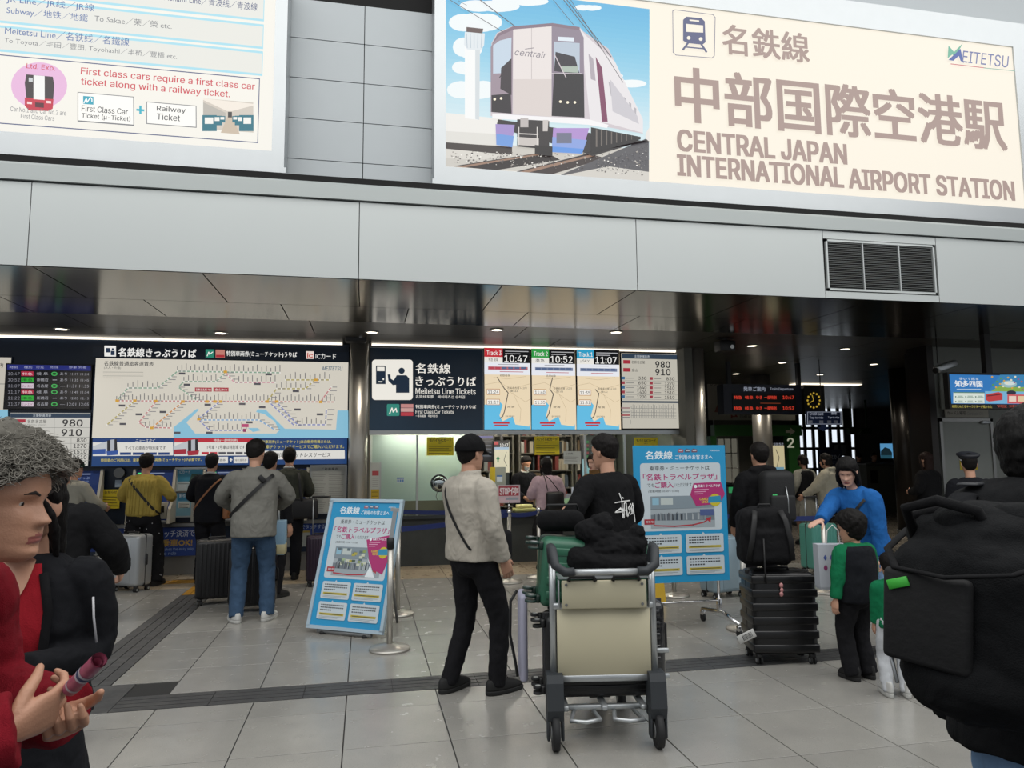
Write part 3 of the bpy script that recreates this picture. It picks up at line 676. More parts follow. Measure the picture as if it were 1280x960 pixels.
B.text('980', 78, 533, 103, 8.5, kk, .05); B.text('910', 77, 545, 102, 8.5, kk, .05)
for k, s_ in enumerate(('830', '1270', '1510', '1510', '1510')): B.text(s_, 96 if k == 0 else 92, 552.8+k*7.1, 108, 4.8, kk, .04)
for yy in (534.5, 546.5, 554.2, 561.3, 568.4, 575.5): B.line([(14, yy), (112, yy)], .4, ln)
B.line([(68, 523), (68, 547)], .4, ln); B.line([(89, 547), (89, 582)], .4, ln); B.done(fb_)
po = lit_board('wall_poster', 'white and light blue lit poster cut by the left frame edge', -40, 446, 14, 512, lit('d8d2c4', .75), HY, .08, M_navy)
B = wallboard(HY); B.rect(-40, 512, 10, 540, sea); B.rect(-40, 479, 13, 480, lit('9a9890', .8)); B.text('運賃のご案内', -30, 459, 4, 6, kk, .03, .2); B.done(po)
# ---- ticket office sign
os_ = lit_board('ticket_office_sign', 'dark blue ticket office sign with a white pictogram of a man at a window', 459, 434.5, 603.5, 538, mat('sign_blue', '1e3a54', .3, var=.05), rim=M_alu, fr=.012)
B = wallboard(HY); SB = lit('1d3148', .6); OW = lit('efebe2', .95)
def rr_(x0, y0, x1, y1, r, m):
    pts = []
    for cx, cy, w in ((x1-r, y1-r, 0), (x0+r, y1-r, 90), (x0+r, y0+r, 180), (x1-r, y0+r, 270)):
        pts += [(cx+r*math.cos(R(w+k*30)), cy+r*math.sin(R(w+k*30))) for k in range(4)]
    B.poly(pts, m)
rr_(465, 449.5, 516, 500, 4, OW)
B.rect(470, 457, 482, 480, SB); B.rect(471.3, 458.5, 480.7, 463.8, OW); B.rect(473, 476.5, 478, 477.8, OW); B.rect(478.3, 472.8, 480, 475, OW)
B.disc(502, 463.5, 3.9, 3.9, SB, 20); B.poly([(496, 469), (508, 469), (511.5, 473), (511.5, 491), (495, 491), (495, 481), (491, 481.5), (485.5, 476), (484.5, 468), (488, 468), (488.5, 473.5), (492, 475.5)], SB)
B.text('名鉄線', 519.5, 466.5, 563, 12.5, OW, .03); B.text('きっぷうりば', 519.5, 482, 595, 12, OW, .03)
B.text('Meitetsu Line Tickets', 519.5, 492.5, 594.5, 7.6, OW, .01); B.text('名铁线车票　메이테츠선 승차권', 519.5, 497.8, 581, 4, OW)
rr_(483.6, 505, 499.3, 520, 1.5, lit('2b8a7c', .85)); B.line([(487, 517), (490, 510), (491.5, 515), (495, 510.5), (496, 515)], 1.4, OW)
for k, c in enumerate(('c98b88', 'd2a09a', 'b63844')): B.rect(501, 505+k*5.1, 516.6, 509.6+k*5.1, lit(c, .85))
B.text('特別車両券(ミューチケット)うりば', 519.5, 511.3, 595, 5.4, OW, .02); B.text('First Class Car Tickets', 519.5, 517, 567, 4.6, OW); B.text('一等车厢券　특별차량권', 519.5, 521.5, 546.5, 3, OW); B.done(os_)
# ---- three track screens
scr = [(605.5, 435, 662.5, 536.8, 'Track 3', 'c22a35', '10:47', '特急 岐阜', ('11:24', '11:19'), (0, 0), 'red topped'), (664.5, 436, 718.8, 536.8, 'Track 2', '2f9a45', '10:52', '準急', ('11:40', '11:35'), (1, 1), 'green topped'), (721, 437, 774, 536.8, 'Track 1', '2f9fc8', '11:07', 'μSKY', ('11:35', '11:31'), (0, 2), 'blue topped')]
for x0, y0, x1, y1, nm, c, tm, ty, ar, st, w_ in scr:
    t = lit_board('track_screen', '%s route map screen reading %s and %s above the ticket window' % (w_, nm, tm), x0, y0, x1, y1, lit('ecd9b8', .95), HY-.03, .12, M_blk, .006, 'track screens above the ticket window', 'screen')
    B = wallboard(HY-.03); w = x1-x0; X = lambda f: x0+w*f
    B.rect(x0, y0, x1, y0+18, lit('101014', .6)); B.rect(x0, y0, X(.40), y0+11, lit(c, .95)); B.rect(x0, y0+11, X(.40), y0+18, lit('f2efe8', .9))
    B.text(nm, X(.05), y0+8.8, X(.37), 5.6, TW_, .03); B.text(ty, X(.09), y0+16.5, X(.30), 4, kk)
    B.text(tm, X(.44), y0+17.4, X(.94), 8.6, TW_, .03); B.line([(X(.46), y0+4), (X(.96), y0+4.6)], .9, lit('c9c9cc', .8)); B.line([(X(.46), y0+7), (X(.78), y0+7.3)], .9, lit('c9c9cc', .8))
    B.rect(x0, y0+18, x1, y0+33, lit('e9ebf2', .95)); B.rect(X(.08), y0+23, X(.95), y0+27, lit('7e8aa8' if nm != 'Track 3' else 'c2707a', .85))
    for k in range(6): B.rect(X(.1+.14*k), y0+23.6, X(.21+.14*k), y0+26.4, lit('c24a58' if k < 2 and nm == 'Track 3' else '5d6f94', .85))
    B.line([(X(.34), y0+29.5), (X(.85), y0+30)], .8, lit('c46a70', .9)); B.line([(X(.3), y0+20.5), (X(.75), y0+20.8)], .7, lit('8b8b92', .9))
    Yf = lambda f: y0+(y1-y0)*f
    B.poly([(x0, Yf(.70)), (X(.12), Yf(.67)), (X(.34), Yf(.66)), (X(.40), Yf(.70)), (X(.33), Yf(.83)), (X(.40), Yf(.90)), (X(.62), Yf(.84)), (X(.68), Yf(.94)), (X(.98), Yf(.965)), (x1, Yf(.93)), (x1, y1), (x0, y1)], lit('63bde4', .95))
    rt = [(.28, .36), (.44, .50), (.52, .55), (.48, .66), (.44, .78), (.40, .84), (.34, .865)] if st[0] == 0 else [(.48, .36), (.42, .50), (.50, .56), (.45, .68), (.40, .80), (.34, .865)]
    if nm == 'Track 1': rt = rt[1:]
    B.line([(X(a), Yf(b)) for a, b in rt], 1.0, lit('3d3a3a', .9))
    for pts in ([(0, .45), (.3, .42), (.6, .5), (1, .44)], [(.5, .52), (.9, .66), (1, .63)], [(.62, .55), (.8, .75), (.78, .9)], [(.2, .36), (.5, .38), (.9, .35)]): B.line([(X(a), Yf(b)) for a, b in pts], .4, lit('c6b08c', .9))
    for f, s_ in ((.50, ar[0]), (.625, ar[1])):
        B.rect(X(.05), Yf(f), X(.34), Yf(f+.075), lit('c08a58', .9)); B.rect(X(.06), Yf(f+.008), X(.33), Yf(f+.068), lit('f6f2ea', .95)); B.text(s_, X(.08), Yf(f+.058), X(.31), 3.8, kk, .02)
    B.text('名鉄岐阜' if st[1] != 2 else '', X(.34), Yf(.35), X(.56), 2.8, kk); B.text('名鉄名古屋 나고야', X(.50), Yf(.505), X(.93), 3, kk); B.text('金山', X(.56), Yf(.54), X(.72), 2.6, kk); B.text('常滑', X(.50), Yf(.735), X(.66), 2.4, kk); B.text('중부국제공항', X(.46), Yf(.85), X(.66), 2.2, kk)
    B.rect(X(.19), Yf(.905), X(.55), Yf(.93), lit('c22a35', .95)); B.rect(X(.22), Yf(.94), X(.52), Yf(.955), lit('c22a35', .95)); B.done(t)
t = lit_board('fare_board', 'grey framed fare board with 980 and 910 right of the track screens', 776.5, 441.5, 849, 535.5, lit('d9d4c6', .72), HY-.03, .12, M_blk, .014)
B = wallboard(HY-.03); B.rect(777, 442, 848.6, 448, lit('36485c', .7)); B.text('主要駅運賃表', 793, 447, 812, 3.2, lit('d5dce2', .8))
B.rect(779, 450, 788, 454.5, lit('b03040', .8)); B.rect(779, 460, 788, 464.5, lit('b03040', .8)); B.text('名鉄名古屋', 789.5, 454.5, 806, 3.8, kk); B.text('金山', 789.5, 464.5, 797, 3.8, kk)
B.text('980', 819.5, 459.5, 837.5, 8, kk, .05); B.text('910', 819.5, 469, 838, 8, kk, .05)
L_ = ['330', '650', '1640', '1400', '1200']; R_ = ['830', '1270', '1510', '1510', '1510']
for k in range(5):
    yb = 474.8+k*5.8; B.text(L_[k], 798 if len(L_[k]) < 4 else 796.5, yb, 808, 4, kk, .03); B.text(R_[k], 833 if len(R_[k]) < 4 else 831, yb+.7, 843, 4, kk, .03)
    B.rect(776.8, yb-4, 781, yb-.5, lit('3f6f9a' if k % 2 == 0 else 'a8404c', .75)); B.rect(812, yb-3.5, 816, yb, lit('a8404c', .75)); B.line([(777, yb+1), (848, yb+1.6)], .35, ln)
    B.line([(783, yb-2), (792, yb-2)], .8, ln); B.line([(818, yb-1.4), (826, yb-1.4)], .8, ln)
B.rect(777, 501, 848, 503.4, lit('36485c', .7))
for yy, c in ((510, 'b08a8a'), (515, '9a9a98'), (519, 'b03040'), (522, '8a8a8a')):
    B.line([(777, yy), (787, yy)], 1.6, lit(c, .7)); B.line([(789, yy+.5), (845, yy+1)], .5, ln)
    for k in range(26): B.line([(789+k*2.1, yy+.5), (789+k*2.1, yy-2.5-(k*5 % 3))], .5, lit('8b8a88', .7))
for k in range(20): B.line([(788, 525), (788, 530)], .5, ln)
B.done(t)
# aluminium rail under the office signs
q = MB(); a = at(456, 538.5, HY); b = at(856, 538.5, HY); q.box(a.x, b.x, HY-.04, HY+.1, at(456, 543.5, HY).z, a.z); struct(q.build('trim_sign_rail', M_alu))
q = MB(); a = at(851.5, 440, HY); q.box(a.x, at(856, 440, HY).x, HY-.04, HY+.1, at(856, 538.5, HY).z, 3.26); struct(q.build('trim_sign_post', M_alu))
# ================================================================ TICKET MACHINES
MY = 10.98
M_mblue = mat('machine_blue', '1c3a7e', .35, var=.05); M_mcream = mat('machine_cream', 'b9b6aa', .45, var=.04); M_mgrey = mat('machine_grey', '77797a', .4, .3)
M_scr = mat('machine_screen', '1b2636', .2, emit=.25)
M_grn = lit('46e07a', 1.)
def machine(xr, label):
    """xr = world x of the right cheek's outer face; front faces -Y"""
    w = .56; zt = 1.47; t = E('ticket_machine', label, 'ticket machine', (xr-w/2, MY, .72), 0, 'ticket machines under the fare map')
    h = w/2; t.scale = (1, 1, .87)
    prof = [(0, zt-.6), (-.05, zt-.6), (-.10, 1.24-.6), (-.20, .92-.6), (-.30, .84-.6), (-.33, .02), (0, .02)]
    for sx in (-1, 1):
        q = MB(); a, b = sorted((sx*h, sx*(h-.035))); q.loft([[(X, y, z) for y, z in prof] for X in (a, b)], sm=False); q.build('side_cheek', M_mcream, t)
    i = h-.035
    q = MB(); q.loft([[(X, y, z) for y, z in [(0, .85), (-.035, .85), (-.085, .635), (-.18, .33), (-.24, .26), (-.24, .02), (0, .02)]] for X in (-i, i)], sm=False); q.build('body', M_mblue, t)
    q = MB(); M = Matrix.Rotation(-R(16.5), 3, 'X'); q.rbox((-.06, -.14, .50), (.30, .02, .24), .006, 2, M); s_ = q.build('screen', M_scr, t)
    q = MB(); q.box(-.20, .08, -.165, -.152, .405, .41); q.build('screen_buttons', lit('6f86b8', .6), s_)
    q = MB(); q.rbox((.14, -.19, .22), (.17, .16, .26), .012); c = q.build('coin_unit', M_mcream, t)
    q = MB(); q.rbox((.14, -.275, .24), (.11, .008, .10), .003); q.build('coin_slot_panel', M_blk, c)
    q = MB(); q.rbox((-.08, -.26, .20), (.30, .08, .05), .01); q.build('tray', M_mcream, t)
    q = MB(); q.rbox((.0, -.29, .045), (w-.08, .05, .05), .01); q.build('ledge', M_mgrey, t)
    q = MB(); pass
    B = Board(lambda a, b: Vector((a, -.045-(.85-b)*.23, b)), (0, -1, .2)); B.px = False; B.base = .003
    B.line([(-.21, .80), (-.11, .80)], .022, M_grn); B.line([(-.08, .80), (.12, .80)], .02, lit('8796b8', .6)); B.text('きっぷ', -.02, .72, .12, .04, lit('9fb0d8', .7)); B.text('定期券', -.02, .665, .12, .035, lit('7f92c0', .6))
    B.done(t, False); return t
mxs = [(127, 'leftmost ticket machine in view, partly behind the green-capped person'), (219, 'ticket machine in front of the man in the yellow sweater'), (305, 'ticket machine between the black-suited man and the grey-jacketed man'), (386, 'rightmost ticket machine, used by the man in the olive suit')]
for px, lab in mxs: machine(at(px, 600, MY-.1).x, lab)
q = MB(); q.box(-8.9, -.30, MY-.12, WY+.02, .675, .72); o = struct(q.build('trim_machine_ledge', M_steel2))
q = MB(); q.box(-8.9, -.30, MY-.05, WY+.04, .27, .675); o = struct(q.build('wall_under_machines', M_navy))
# posters between the machines
def paper(name, label, x0, y0, x1, y1, Y, m, cat='poster', rim=None, group=None, draw=None, th=.012):
    a = at(x0, y0, Y); b = at(x1, y0, Y); c = at(x0, y1, Y); t = E(name, label, cat, (a.x, Y, c.z), 0, group)
    q = MB(); q.box(a.x, b.x, Y, Y+th, c.z, a.z); q.build('sheet', m, t, True)
    if rim:
        q = MB(); f = .02
        for x_, y_, z_, w_ in ((a.x-f, b.x+f, a.z, a.z+f), (a.x-f, b.x+f, c.z-f, c.z), (a.x-f, a.x, c.z, a.z), (b.x, b.x+f, c.z, a.z)): q.box(x_, y_, Y-.008, Y+th+.01, z_, w_)
        q.build('frame', rim, t, True)
    if draw:
        global B
        B = wallboard(Y); draw(); B.done(t)
    return t
kI = ink('2a2a2e'); gI = ink('8a8a88')
def tlines(x0, y0, x1, n, dy, m, w=.7, jag=.25):
    for k in range(n): B.line([(x0, y0+k*dy), (x1-(x1-x0)*jag*((k*37) % 10)/10, y0+k*dy+.02*(x1-x0))], w, m)
def d_(): 
    B.rect(222, 587, 257, 602, ink('3f8fb0')); B.poly([(240, 592), (257, 594), (257, 602), (236, 602)], ink('3c5a50')); B.text('ICカード', 224, 592, 238, 4, ink('e8eef0')); B.rect(223, 606, 232, 612, ink('c9d4d8')); B.rect(235, 606, 243, 612, ink('9fb6c0')); B.rect(246, 606, 255, 612, ink('b9c6cc')); tlines(223, 604.4, 256, 1, 2, gI)
paper('travel_poster', 'pale blue poster with a sea picture, upper of the two left of the black suit', 221, 586, 258, 614.5, MY-.02, ink('b4c6cc'), rim=M_alu, draw=d_)
def d_(): B.rect(222, 616, 257, 626, ink('3a86b0')); B.text('割引きっぷ', 224, 622, 246, 4, ink('e8eef0')); B.rect(223, 628, 237, 635, ink('d4d8d4')); tlines(224, 630, 236, 3, 2, kI)
paper('travel_poster', 'blue poster with a white box, lower of the two left of the black suit', 221, 615.5, 258, 645, MY-.02, ink('7fb0c6'), rim=M_alu, draw=d_)
paper('notice_sheet', 'small white sheet leaning on the machine ledge by the black suit', 239, 627, 259, 652, MY-.10, ink('a8aaa6'), 'notice', draw=lambda: tlines(241, 631, 257, 8, 2.4, gI, .5))
def d_(): B.text('お知らせ', 131, 617, 146, 3.4, kI, .03); tlines(129, 621, 148, 4, 3.6, ink('4a4214'), .8)
paper('yellow_notice', 'yellow notice with black writing left of the man in the yellow sweater', 127.5, 612, 150, 636, MY-.02, ink('c8b41e'), 'notice', draw=d_)
q = MB(); c = at(149, 591, MY); q.cyl((c.x, MY+.03, c.z), (c.x, MY-.01, c.z), .07, n=28); tag(q.build('speaking_grille', M_mgrey), 'round grey speaking grille on the navy wall left of the yellow sweater', 'grille')
paper('small_sticker', 'small pale sticker below the round grille on the navy wall', 144, 600, 152, 609, MY+.01, ink('8fa0b4'), 'sticker')
def d_():
    B.text('ご 利 用 案 内', 402, 588, 422, 3.4, kI, .02)
    for k in range(20): B.line([(391, 593+k*2.35), (407-((k*31) % 5), 593.2+k*2.35)], .55, gI); B.line([(411, 593.3+k*2.35), (430-((k*17) % 6), 593.6+k*2.35)], .55, gI)
paper('rules_board', 'tall white notice board with fine print left of the steel pillar', 389.5, 583, 432, 641, MY-.02, ink('b4b7b3'), 'notice board', rim=M_alu, draw=d_)
# touch payment banners under the ledge
M_ban = ink('1d3c86')
def d_():
    B.text('タッチ決済で', 197, 672, 243, 9, ink('c4cede'), .02); B.text('乗車OK!', 202, 683.5, 240, 9, ink('b8963c'), .05); B.text('Takes the easy way', 203, 689.5, 242, 4.5, ink('8fa6d0')); B.text('to ride', 203, 694, 220, 4, ink('8fa6d0'))
paper('payment_banner', 'blue banner about touch payment right of the silver suitcase', 194, 660, 246.5, 696, MY-.07, M_ban, 'banner', draw=d_)
def d_(): B.text('タッチするだけ', 116, 669, 148, 5.5, ink('aab8d4'), .02); B.text('easy to ride', 122, 674.5, 144, 3.4, ink('7f96c6'))
paper('payment_banner', 'blue banner about touch payment left of the silver suitcase', 112, 661, 158, 690, MY-.07, M_ban, 'banner', draw=d_)
def d_(): B.text('でタッチするだけ', 377, 661.5, 416, 5.5, ink('aab8d4'), .02)
paper('payment_banner', 'blue banner about touch payment under the white notice board', 365, 654, 434, 676, MY-.07, M_ban, 'banner', draw=d_)
for x0, y0, x1, y1, lab in ((120, 679, 139, 694, 'small grey panel with a symbol left of the silver suitcase'), (352, 664, 388, 684, 'pale panel with a round symbol beside the olive suit man')):
    def d_(x0=x0, y0=y0, x1=x1, y1=y1):
        B.rect(x0, y0, x1, y0+2.5, ink('8a7a3c')); cx = (x0+x1)/2+3; cy = (y0+y1)/2+1
        B.disc(cx, cy, 4.5, 4.5, ink('4a5054'), 18); B.disc(cx, cy, 3.4, 3.4, ink('8e9492'), 18); B.rect(cx-1, cy-2.5, cx+1, cy+2, ink('4a5054'))
    paper('call_panel', lab, x0, y0, x1, y1, MY-.09, ink('8e9492'), 'panel', draw=d_)
# ================================================================ TICKET OFFICE
z_c = at(600, 642, WY).z
q = MB(); q.box(.06, 4.98, WY-.02, WY+.5, 0, z_c-.05); struct(q.build('wall_counter', M_granite))
q = MB(); q.box(.06, 4.98, WY-.10, WY+.55, z_c-.05, z_c); struct(q.build('trim_counter_top', mat('counter_top', '33373a', .25, var=.06)))
zh = at(600, 543.5, WY).z
M_glass = mat('window_glass', 'dfeeea', .02, trans=1., var=0); M_glass.node_tree.nodes['Principled BSDF'].inputs['IOR'].default_value = 1.02
gt = E('window_glazing', None, None, (.06, WY+.12, z_c)); gt['kind'] = 'structure'; gt['label'] = 'glass front of the ticket office'
gx = [.10, at(522, 600, WY).x, at(585, 600, WY).x, at(735, 600, WY).x, at(785, 600, WY).x, 4.96]
for k, (a, b) in enumerate(zip(gx, gx[1:])):
    if k == 2: continue                                        # the open serving window
    q = MB(); q.box(a+.01, b-.01, WY+.12, WY+.128, z_c+.002, zh); q.build('pane', M_glass, gt, True)
for a in gx[1:-1]:
    q = MB(); q.box(a-.015, a+.015, WY+.10, WY+.15, z_c+.002, zh); q.build('mullion', M_alu, gt, True)
q = MB(); a = at(462, 545, WY+.5); b = at(582, 545, WY+.5); q.box(.08, b.x, WY+.5, WY+.53, at(462, 627, WY+.5).z, zh+.1); bl = q.build('office_blind', mat('pale_blind', 'd3ded8', .5, var=.04)); tag(bl, 'pale grey-green frosted blind behind the left ticket window', 'blind')
q = MB(); q.cyl((0, 0, 0), (0, -.02, 0), .135, n=36); 
t = E('speak_mirror', 'round polished metal mirror with a black knob on the left ticket window', 'mirror', tuple(at(549, 604, WY+.08)))
q.build('rim', M_chrome, t); q = MB(); q.lathe((0, -.02, 0), [(.12, 0), (.09, .03), (.04, .045), (.001, .05)], 36, 0, Matrix.Rotation(R(90), 3, 'X')); q.build('dish', mat('polished_dish', 'b9c2c2', .08, 1.), t)
q = MB(); q.ball((0, -.06, -.05), .035, 14); q.build('knob', M_blk, t); q = MB(); q.tube([(-.03, -.02, -.12), (-.05, -.02, -.2), (-.03, -.01, -.25)], .004, 6); q.build('cable', M_blk, t)
def d_():
    B.rect(0, 0, 1, 1, kI) if False else None
YN = ink('e6d224')
def yellow(x0, y0, x1, y1, lab):
    def dd():
        w = x1-x0
        B.text('モバイルICカード', x0+w*.10, y0+5.5, x1-w*.08, 3.6, kI, .04); B.text('お知らせ', x0+w*.42, y0+8.4, x0+w*.58, 2, kI)
        for k in range(4): B.line([(x0+w*.08, y0+11.4+k*2.9), (x1-w*(.08+.1*(k % 2)), y0+11.5+k*2.9)], .75, ink('6a5f18'))
    return paper('yellow_notice', lab, x0, y0, x1, y1, WY+.116, YN, 'notice', draw=dd, th=.003)
yellow(533.5, 546.5, 567, 569.5, 'yellow notice on the left ticket window above the round mirror'); yellow(668, 545.5, 699, 568.5, 'yellow notice on the glass between the clerk and the long-haired woman'); yellow(792.5, 547, 822, 569, 'yellow notice at the right end of the ticket window above the blue board')
def d_(): B.rect(496, 597, 505, 598.6, ink('3c6ab0')); [B.rect(496.6+k*3, 599.4, 498.6+k*3, 602.4, ink('5a82b8')) for k in range(3)]
paper('small_sticker', 'small blue and white sticker left of the round mirror', 496, 597, 505, 603.5, WY+.10, ink('c4ccd4'), 'sticker', draw=d_, th=.003)
def d_(): B.text('ご利用', 707, 568.4, 716, 2.6, kI); tlines(706, 571, 723, 3, 2.4, gI, .5)
paper('notice_sheet', 'white notice taped to the glass right of the long-haired woman', 704.5, 564, 726, 580, WY+.115, ink('c9cfcc'), 'notice', draw=d_, th=.003)
# narrow board stand left of the window
t = E('narrow_board', 'tall narrow white and yellow board standing left of the round mirror', 'sign', tuple(at(469, 634, WY-.12)))
t.location.z = z_c
q = MB(); q.box(-.075, .075, -.01, .012, .0, .79); q.build('panel', ink('b6bab6'), t); q = MB(); q.box(.06, .08, -.02, .02, 0, .80); q.box(-.08, -.07, -.02, .02, 0, .80); q.build('frame', M_alu, t)
B = Board(lambda a, b: Vector((a, -.01, b)), (0, -1, 0)); B.px = False; B.rect(-.065, .08, .055, .40, ink('b89c22')); B.rect(-.05, .60, .045, .67, ink('a8454a')); 
for k in range(9): B.line([(-.05, .12+k*.03), (.04, .12+k*.03)], .008, ink('5a4c10'))
for k in range(5): B.line([(-.045, .44+k*.03), (.04, .44+k*.03)], .006, gI)
B.done(t, False)
# inside the office: back shelves, screens, counter goods
def shelf(x0, x1, label):
    t = E('office_shelf', label, 'shelf', (x0, 13.8, 0)); w = x1-x0
    q = MB(); q.box(0, .03, 0, .38, 0, 2.2); q.box(w-.03, w, 0, .38, 0, 2.2); q.box(0, w, .36, .38, 0, 2.2); q.build('case', mat('shelf_grey', '6f6d64', .6), t)
    for k in range(6): q = MB(); q.box(.03, w-.03, 0, .36, .3+.34*k, .32+.34*k); q.build('shelf_board', MATS['shelf_grey'], t)
    r = random.Random(int(x0*10))
    for k in range(6):
        x = .05; 
        while x < w-.12:
            bw = r.uniform(.03, .08); h = r.uniform(.20, .30)
            q = MB(); q.box(x, x+bw-.004, .02, .28, .322+.34*k, .322+.34*k+h); o = q.build('binder', ink(r.choice(['8a8f8c', 'b4b3a8', '4a5560', '6a5a44', '2f3a3c', 'a8a08c', '7c3a34'])), t); x += bw if r.random() > .15 else bw+.06
shelf(1.75, 2.85, 'grey office shelf full of binders behind the clerk'); shelf(2.95, 4.05, 'grey office shelf full of binders behind the long-haired woman'); shelf(4.1, 4.95, 'grey office shelf of binders at the right end of the office')
def monitor(name, label, x0, y0, x1, y1, Y, col, e, draw=None, cat='screen', up=0, down=None):
    a = at(x0, y0, Y); b = at(x1, y0, Y); c = at(x0, y1, Y); t = E(name, label, cat, ((a.x+b.x)/2, Y, c.z))
    q = MB(); q.box(a.x-.02, b.x+.02, Y+.003, Y+.05, c.z-.02, a.z+.02); q.build('casing', M_blk, t, True)
    if up: q = MB(); X = (a.x+b.x)/2; q.box(X-.02, X+.02, Y+.01, Y+.045, a.z, up); q.build('hanger', M_blk, t, True)
    if down is not None: q = MB(); X = (a.x+b.x)/2; q.box(X-.03, X+.03, Y+.01, Y+.045, down, c.z); q.box(X-.12, X+.12, Y-.06, Y+.12, down, down+.02); q.build('stand', M_blk, t, True)
    q = MB(); q.box(a.x, b.x, Y, Y+.01, c.z, a.z); q.build('display', lit(col, e), t, True)
    if draw:
        global B
        B = wallboard(Y); draw(); B.done(t)
    return t
def d_():
    B.rect(583, 545, 616, 548, lit('2a2f8a', .7)); 
    for k in range(5): B.line([(586, 552+k*4.4), (614, 552.4+k*4.4)], .8, lit('7a8290', .6))
monitor('departure_screen', 'dark departures screen inside the office behind the capped man', 582, 545, 616.5, 576, WY+.5, '10121c', .5, d_, up=2.9)
def d_():
    for k in range(6):
        B.rect(731, 551+k*4.6, 736, 553.6+k*4.6, lit('b03040' if k % 2 else '2f9a45', .6)); B.line([(739, 552.4+k*4.6), (756, 552.6+k*4.6)], 1, lit('8a8a90', .6))
monitor('departure_screen', 'dark departures screen inside the office above the woman in brown', 727, 546, 760, 580, WY+1.0, '14141c', .5, d_, up=2.9)
def d_():
    B.rect(618, 552, 636, 559, lit('101014', .6)); B.rect(618, 552, 623, 556, lit('c22a35', .8)); B.text('10:47', 625, 558.5, 635, 4, TW_, .03); B.rect(618, 559, 636, 562, lit('a9c4dc', .8)); B.line([(633, 565), (630, 575), (634, 583)], .6, kk)
    B.disc(622.5, 573, 2.6, 2.6, lit('3a8a5a', .8), 4); B.rect(621.6, 574, 623.4, 578, lit('3a8a5a', .8))
monitor('guide_screen', 'tall lit route guide screen reading 10:47 behind the capped man', 618, 552, 636.5, 591, WY+.45, 'e6dfc0', .8, d_, up=2.9)
paper('office_partition', 'grey inner partition with a blue sticker right of the capped man', 612, 584, 632, 610, WY+.42, ink('8f9690'), 'panel', draw=lambda: (B.rect(612.5, 584, 619, 603, ink('c2ac22')), B.rect(621, 594, 628, 602, ink('c4d0dc')), B.rect(621, 594, 628, 596, ink('3c6ab0'))))
monitor('ticket_terminal', 'pale blue lit terminal screen left of the woman in brown', 728, 574, 741, 596, WY+.35, '9cc4c8', .7, down=z_c)
# goods on the counter
def d_(): pass
t = E('leaflet_tray', 'yellow-green tray of leaflets on the counter by the clerk', 'tray', tuple(at(655, 624, WY+.2))); t.location.z = z_c
q = MB(); q.rbox((0, 0, .03), (.34, .22, .05), .012); q.build('tray_base', ink('a8a868'), t); q = MB(); q.rbox((0, 0, .085), (.24, .16, .05), .01); q.build('leaflets', ink('d0ca8c'), t)
t = E('leaflet_rack', 'glass rack of green leaflets on the counter right of the long-haired woman', 'rack', (at(713, 630, WY+.2).x, WY+.2, z_c))
q = MB(); q.box(-.2, .2, -.1, .1, 0, .01); q.box(-.2, .2, .09, .1, 0, .26); q.build('rack_body', M_alu, t)
for k in range(4): q = MB(); q.obox((-.14+.095*k, .02, .1), (.085, .01, .17), Matrix.Rotation(R(-18), 3, 'X')); q.build('leaflet', ink(['4f9a6a', '8ab48a', 'c2c470', '3f88a0'][k]), t)
for k, px in enumerate((760, 772)):
    t = E('receipt_printer', 'small %s printer on the counter behind the man in the black shirt' % ('grey' if k else 'dark'), 'printer', (at(px, 630, WY+.3).x, WY+.3, z_c)); q = MB(); q.rbox((0, 0, .08), (.15, .2, .16), .015); q.build('case', M_mgrey if k else M_blk, t); q = MB(); q.box(-.05, .05, -.105, -.08, .13, .135); q.build('slot', M_blk, t)
# office ceiling light
q = MB(); q.box(1.2, 4.4, 12.4, 12.7, 2.85, 2.895); tag(q.build('office_lamp', mat('lamp_white', 'fff6e6', emit=14.)), 'long white ceiling light inside the ticket office', 'light')
q = MB(); q.box(.3, 4.7, 11.24, 11.32, 2.0, 2.03); q.box(.3, .33, 11.26, 11.30, 2.02, 2.96); q.box(4.67, 4.7, 11.26, 11.30, 2.02, 2.96); tag(q.build('added_blind_light', mat('added_light_glow', 'fff6e6', emit=26.)), 'slim light tube above the ticket counter', 'light')  # extra tube added only to brighten the blind, not a known fixture
q = MB(); q.box(.06, 4.98, WY+.6, 14.2, 2.9, 2.95); struct(q.build('ceiling_office', M_white))
# ================================================================ GATE AREA (right, behind)
GY = 24.0                                                       # far window wall
wx0, wx1 = at(998, 560, GY-.1).x, at(1073, 560, GY-.1).x
ww = struct(MB().box(5.1, wx0, GY, GY+.2, 0, CZ+.1).build('wall_gate_far', M_concrete))
# the window bank: between px 1000 and 1072
q = MB(); q.box(wx1, 26, GY, GY+.2, 0, CZ+.1); struct(q.build('wall_gate_right_far', M_concrete))
q = MB(); q.box(wx0, wx1, GY, GY+.2, 0, at(1030, 612, GY).z); struct(q.build('wall_under_windows', M_concrete))
z0w = at(1030, 612, GY).z; z1w = CZ+.04
wn = struct(MB().box(wx0, wx1, GY+.06, GY+.1, z0w, z1w).build('window_far', lit('dfe8f2', 1.15)))
wf = E('window_frame', 'dark frame of the far windows', None, (wx0, GY, z0w)); wf['kind'] = 'structure'
cols = [wx0+(wx1-wx0)*k/7 for k in range(8)]
for k, c in enumerate(cols):
    w = .12 if k % 3 else .30
    q = MB(); q.box(c-w/2, c+w/2, GY, GY+.05, z0w, z1w); q.build('mullion', M_dceil, wf, True)
for k in range(1, 4):
    z = z0w+(z1w-z0w)*k/4; q = MB(); q.box(wx0, wx1, GY, GY+.05, z-.05, z+.05); q.build('transom', M_dceil, wf, True)
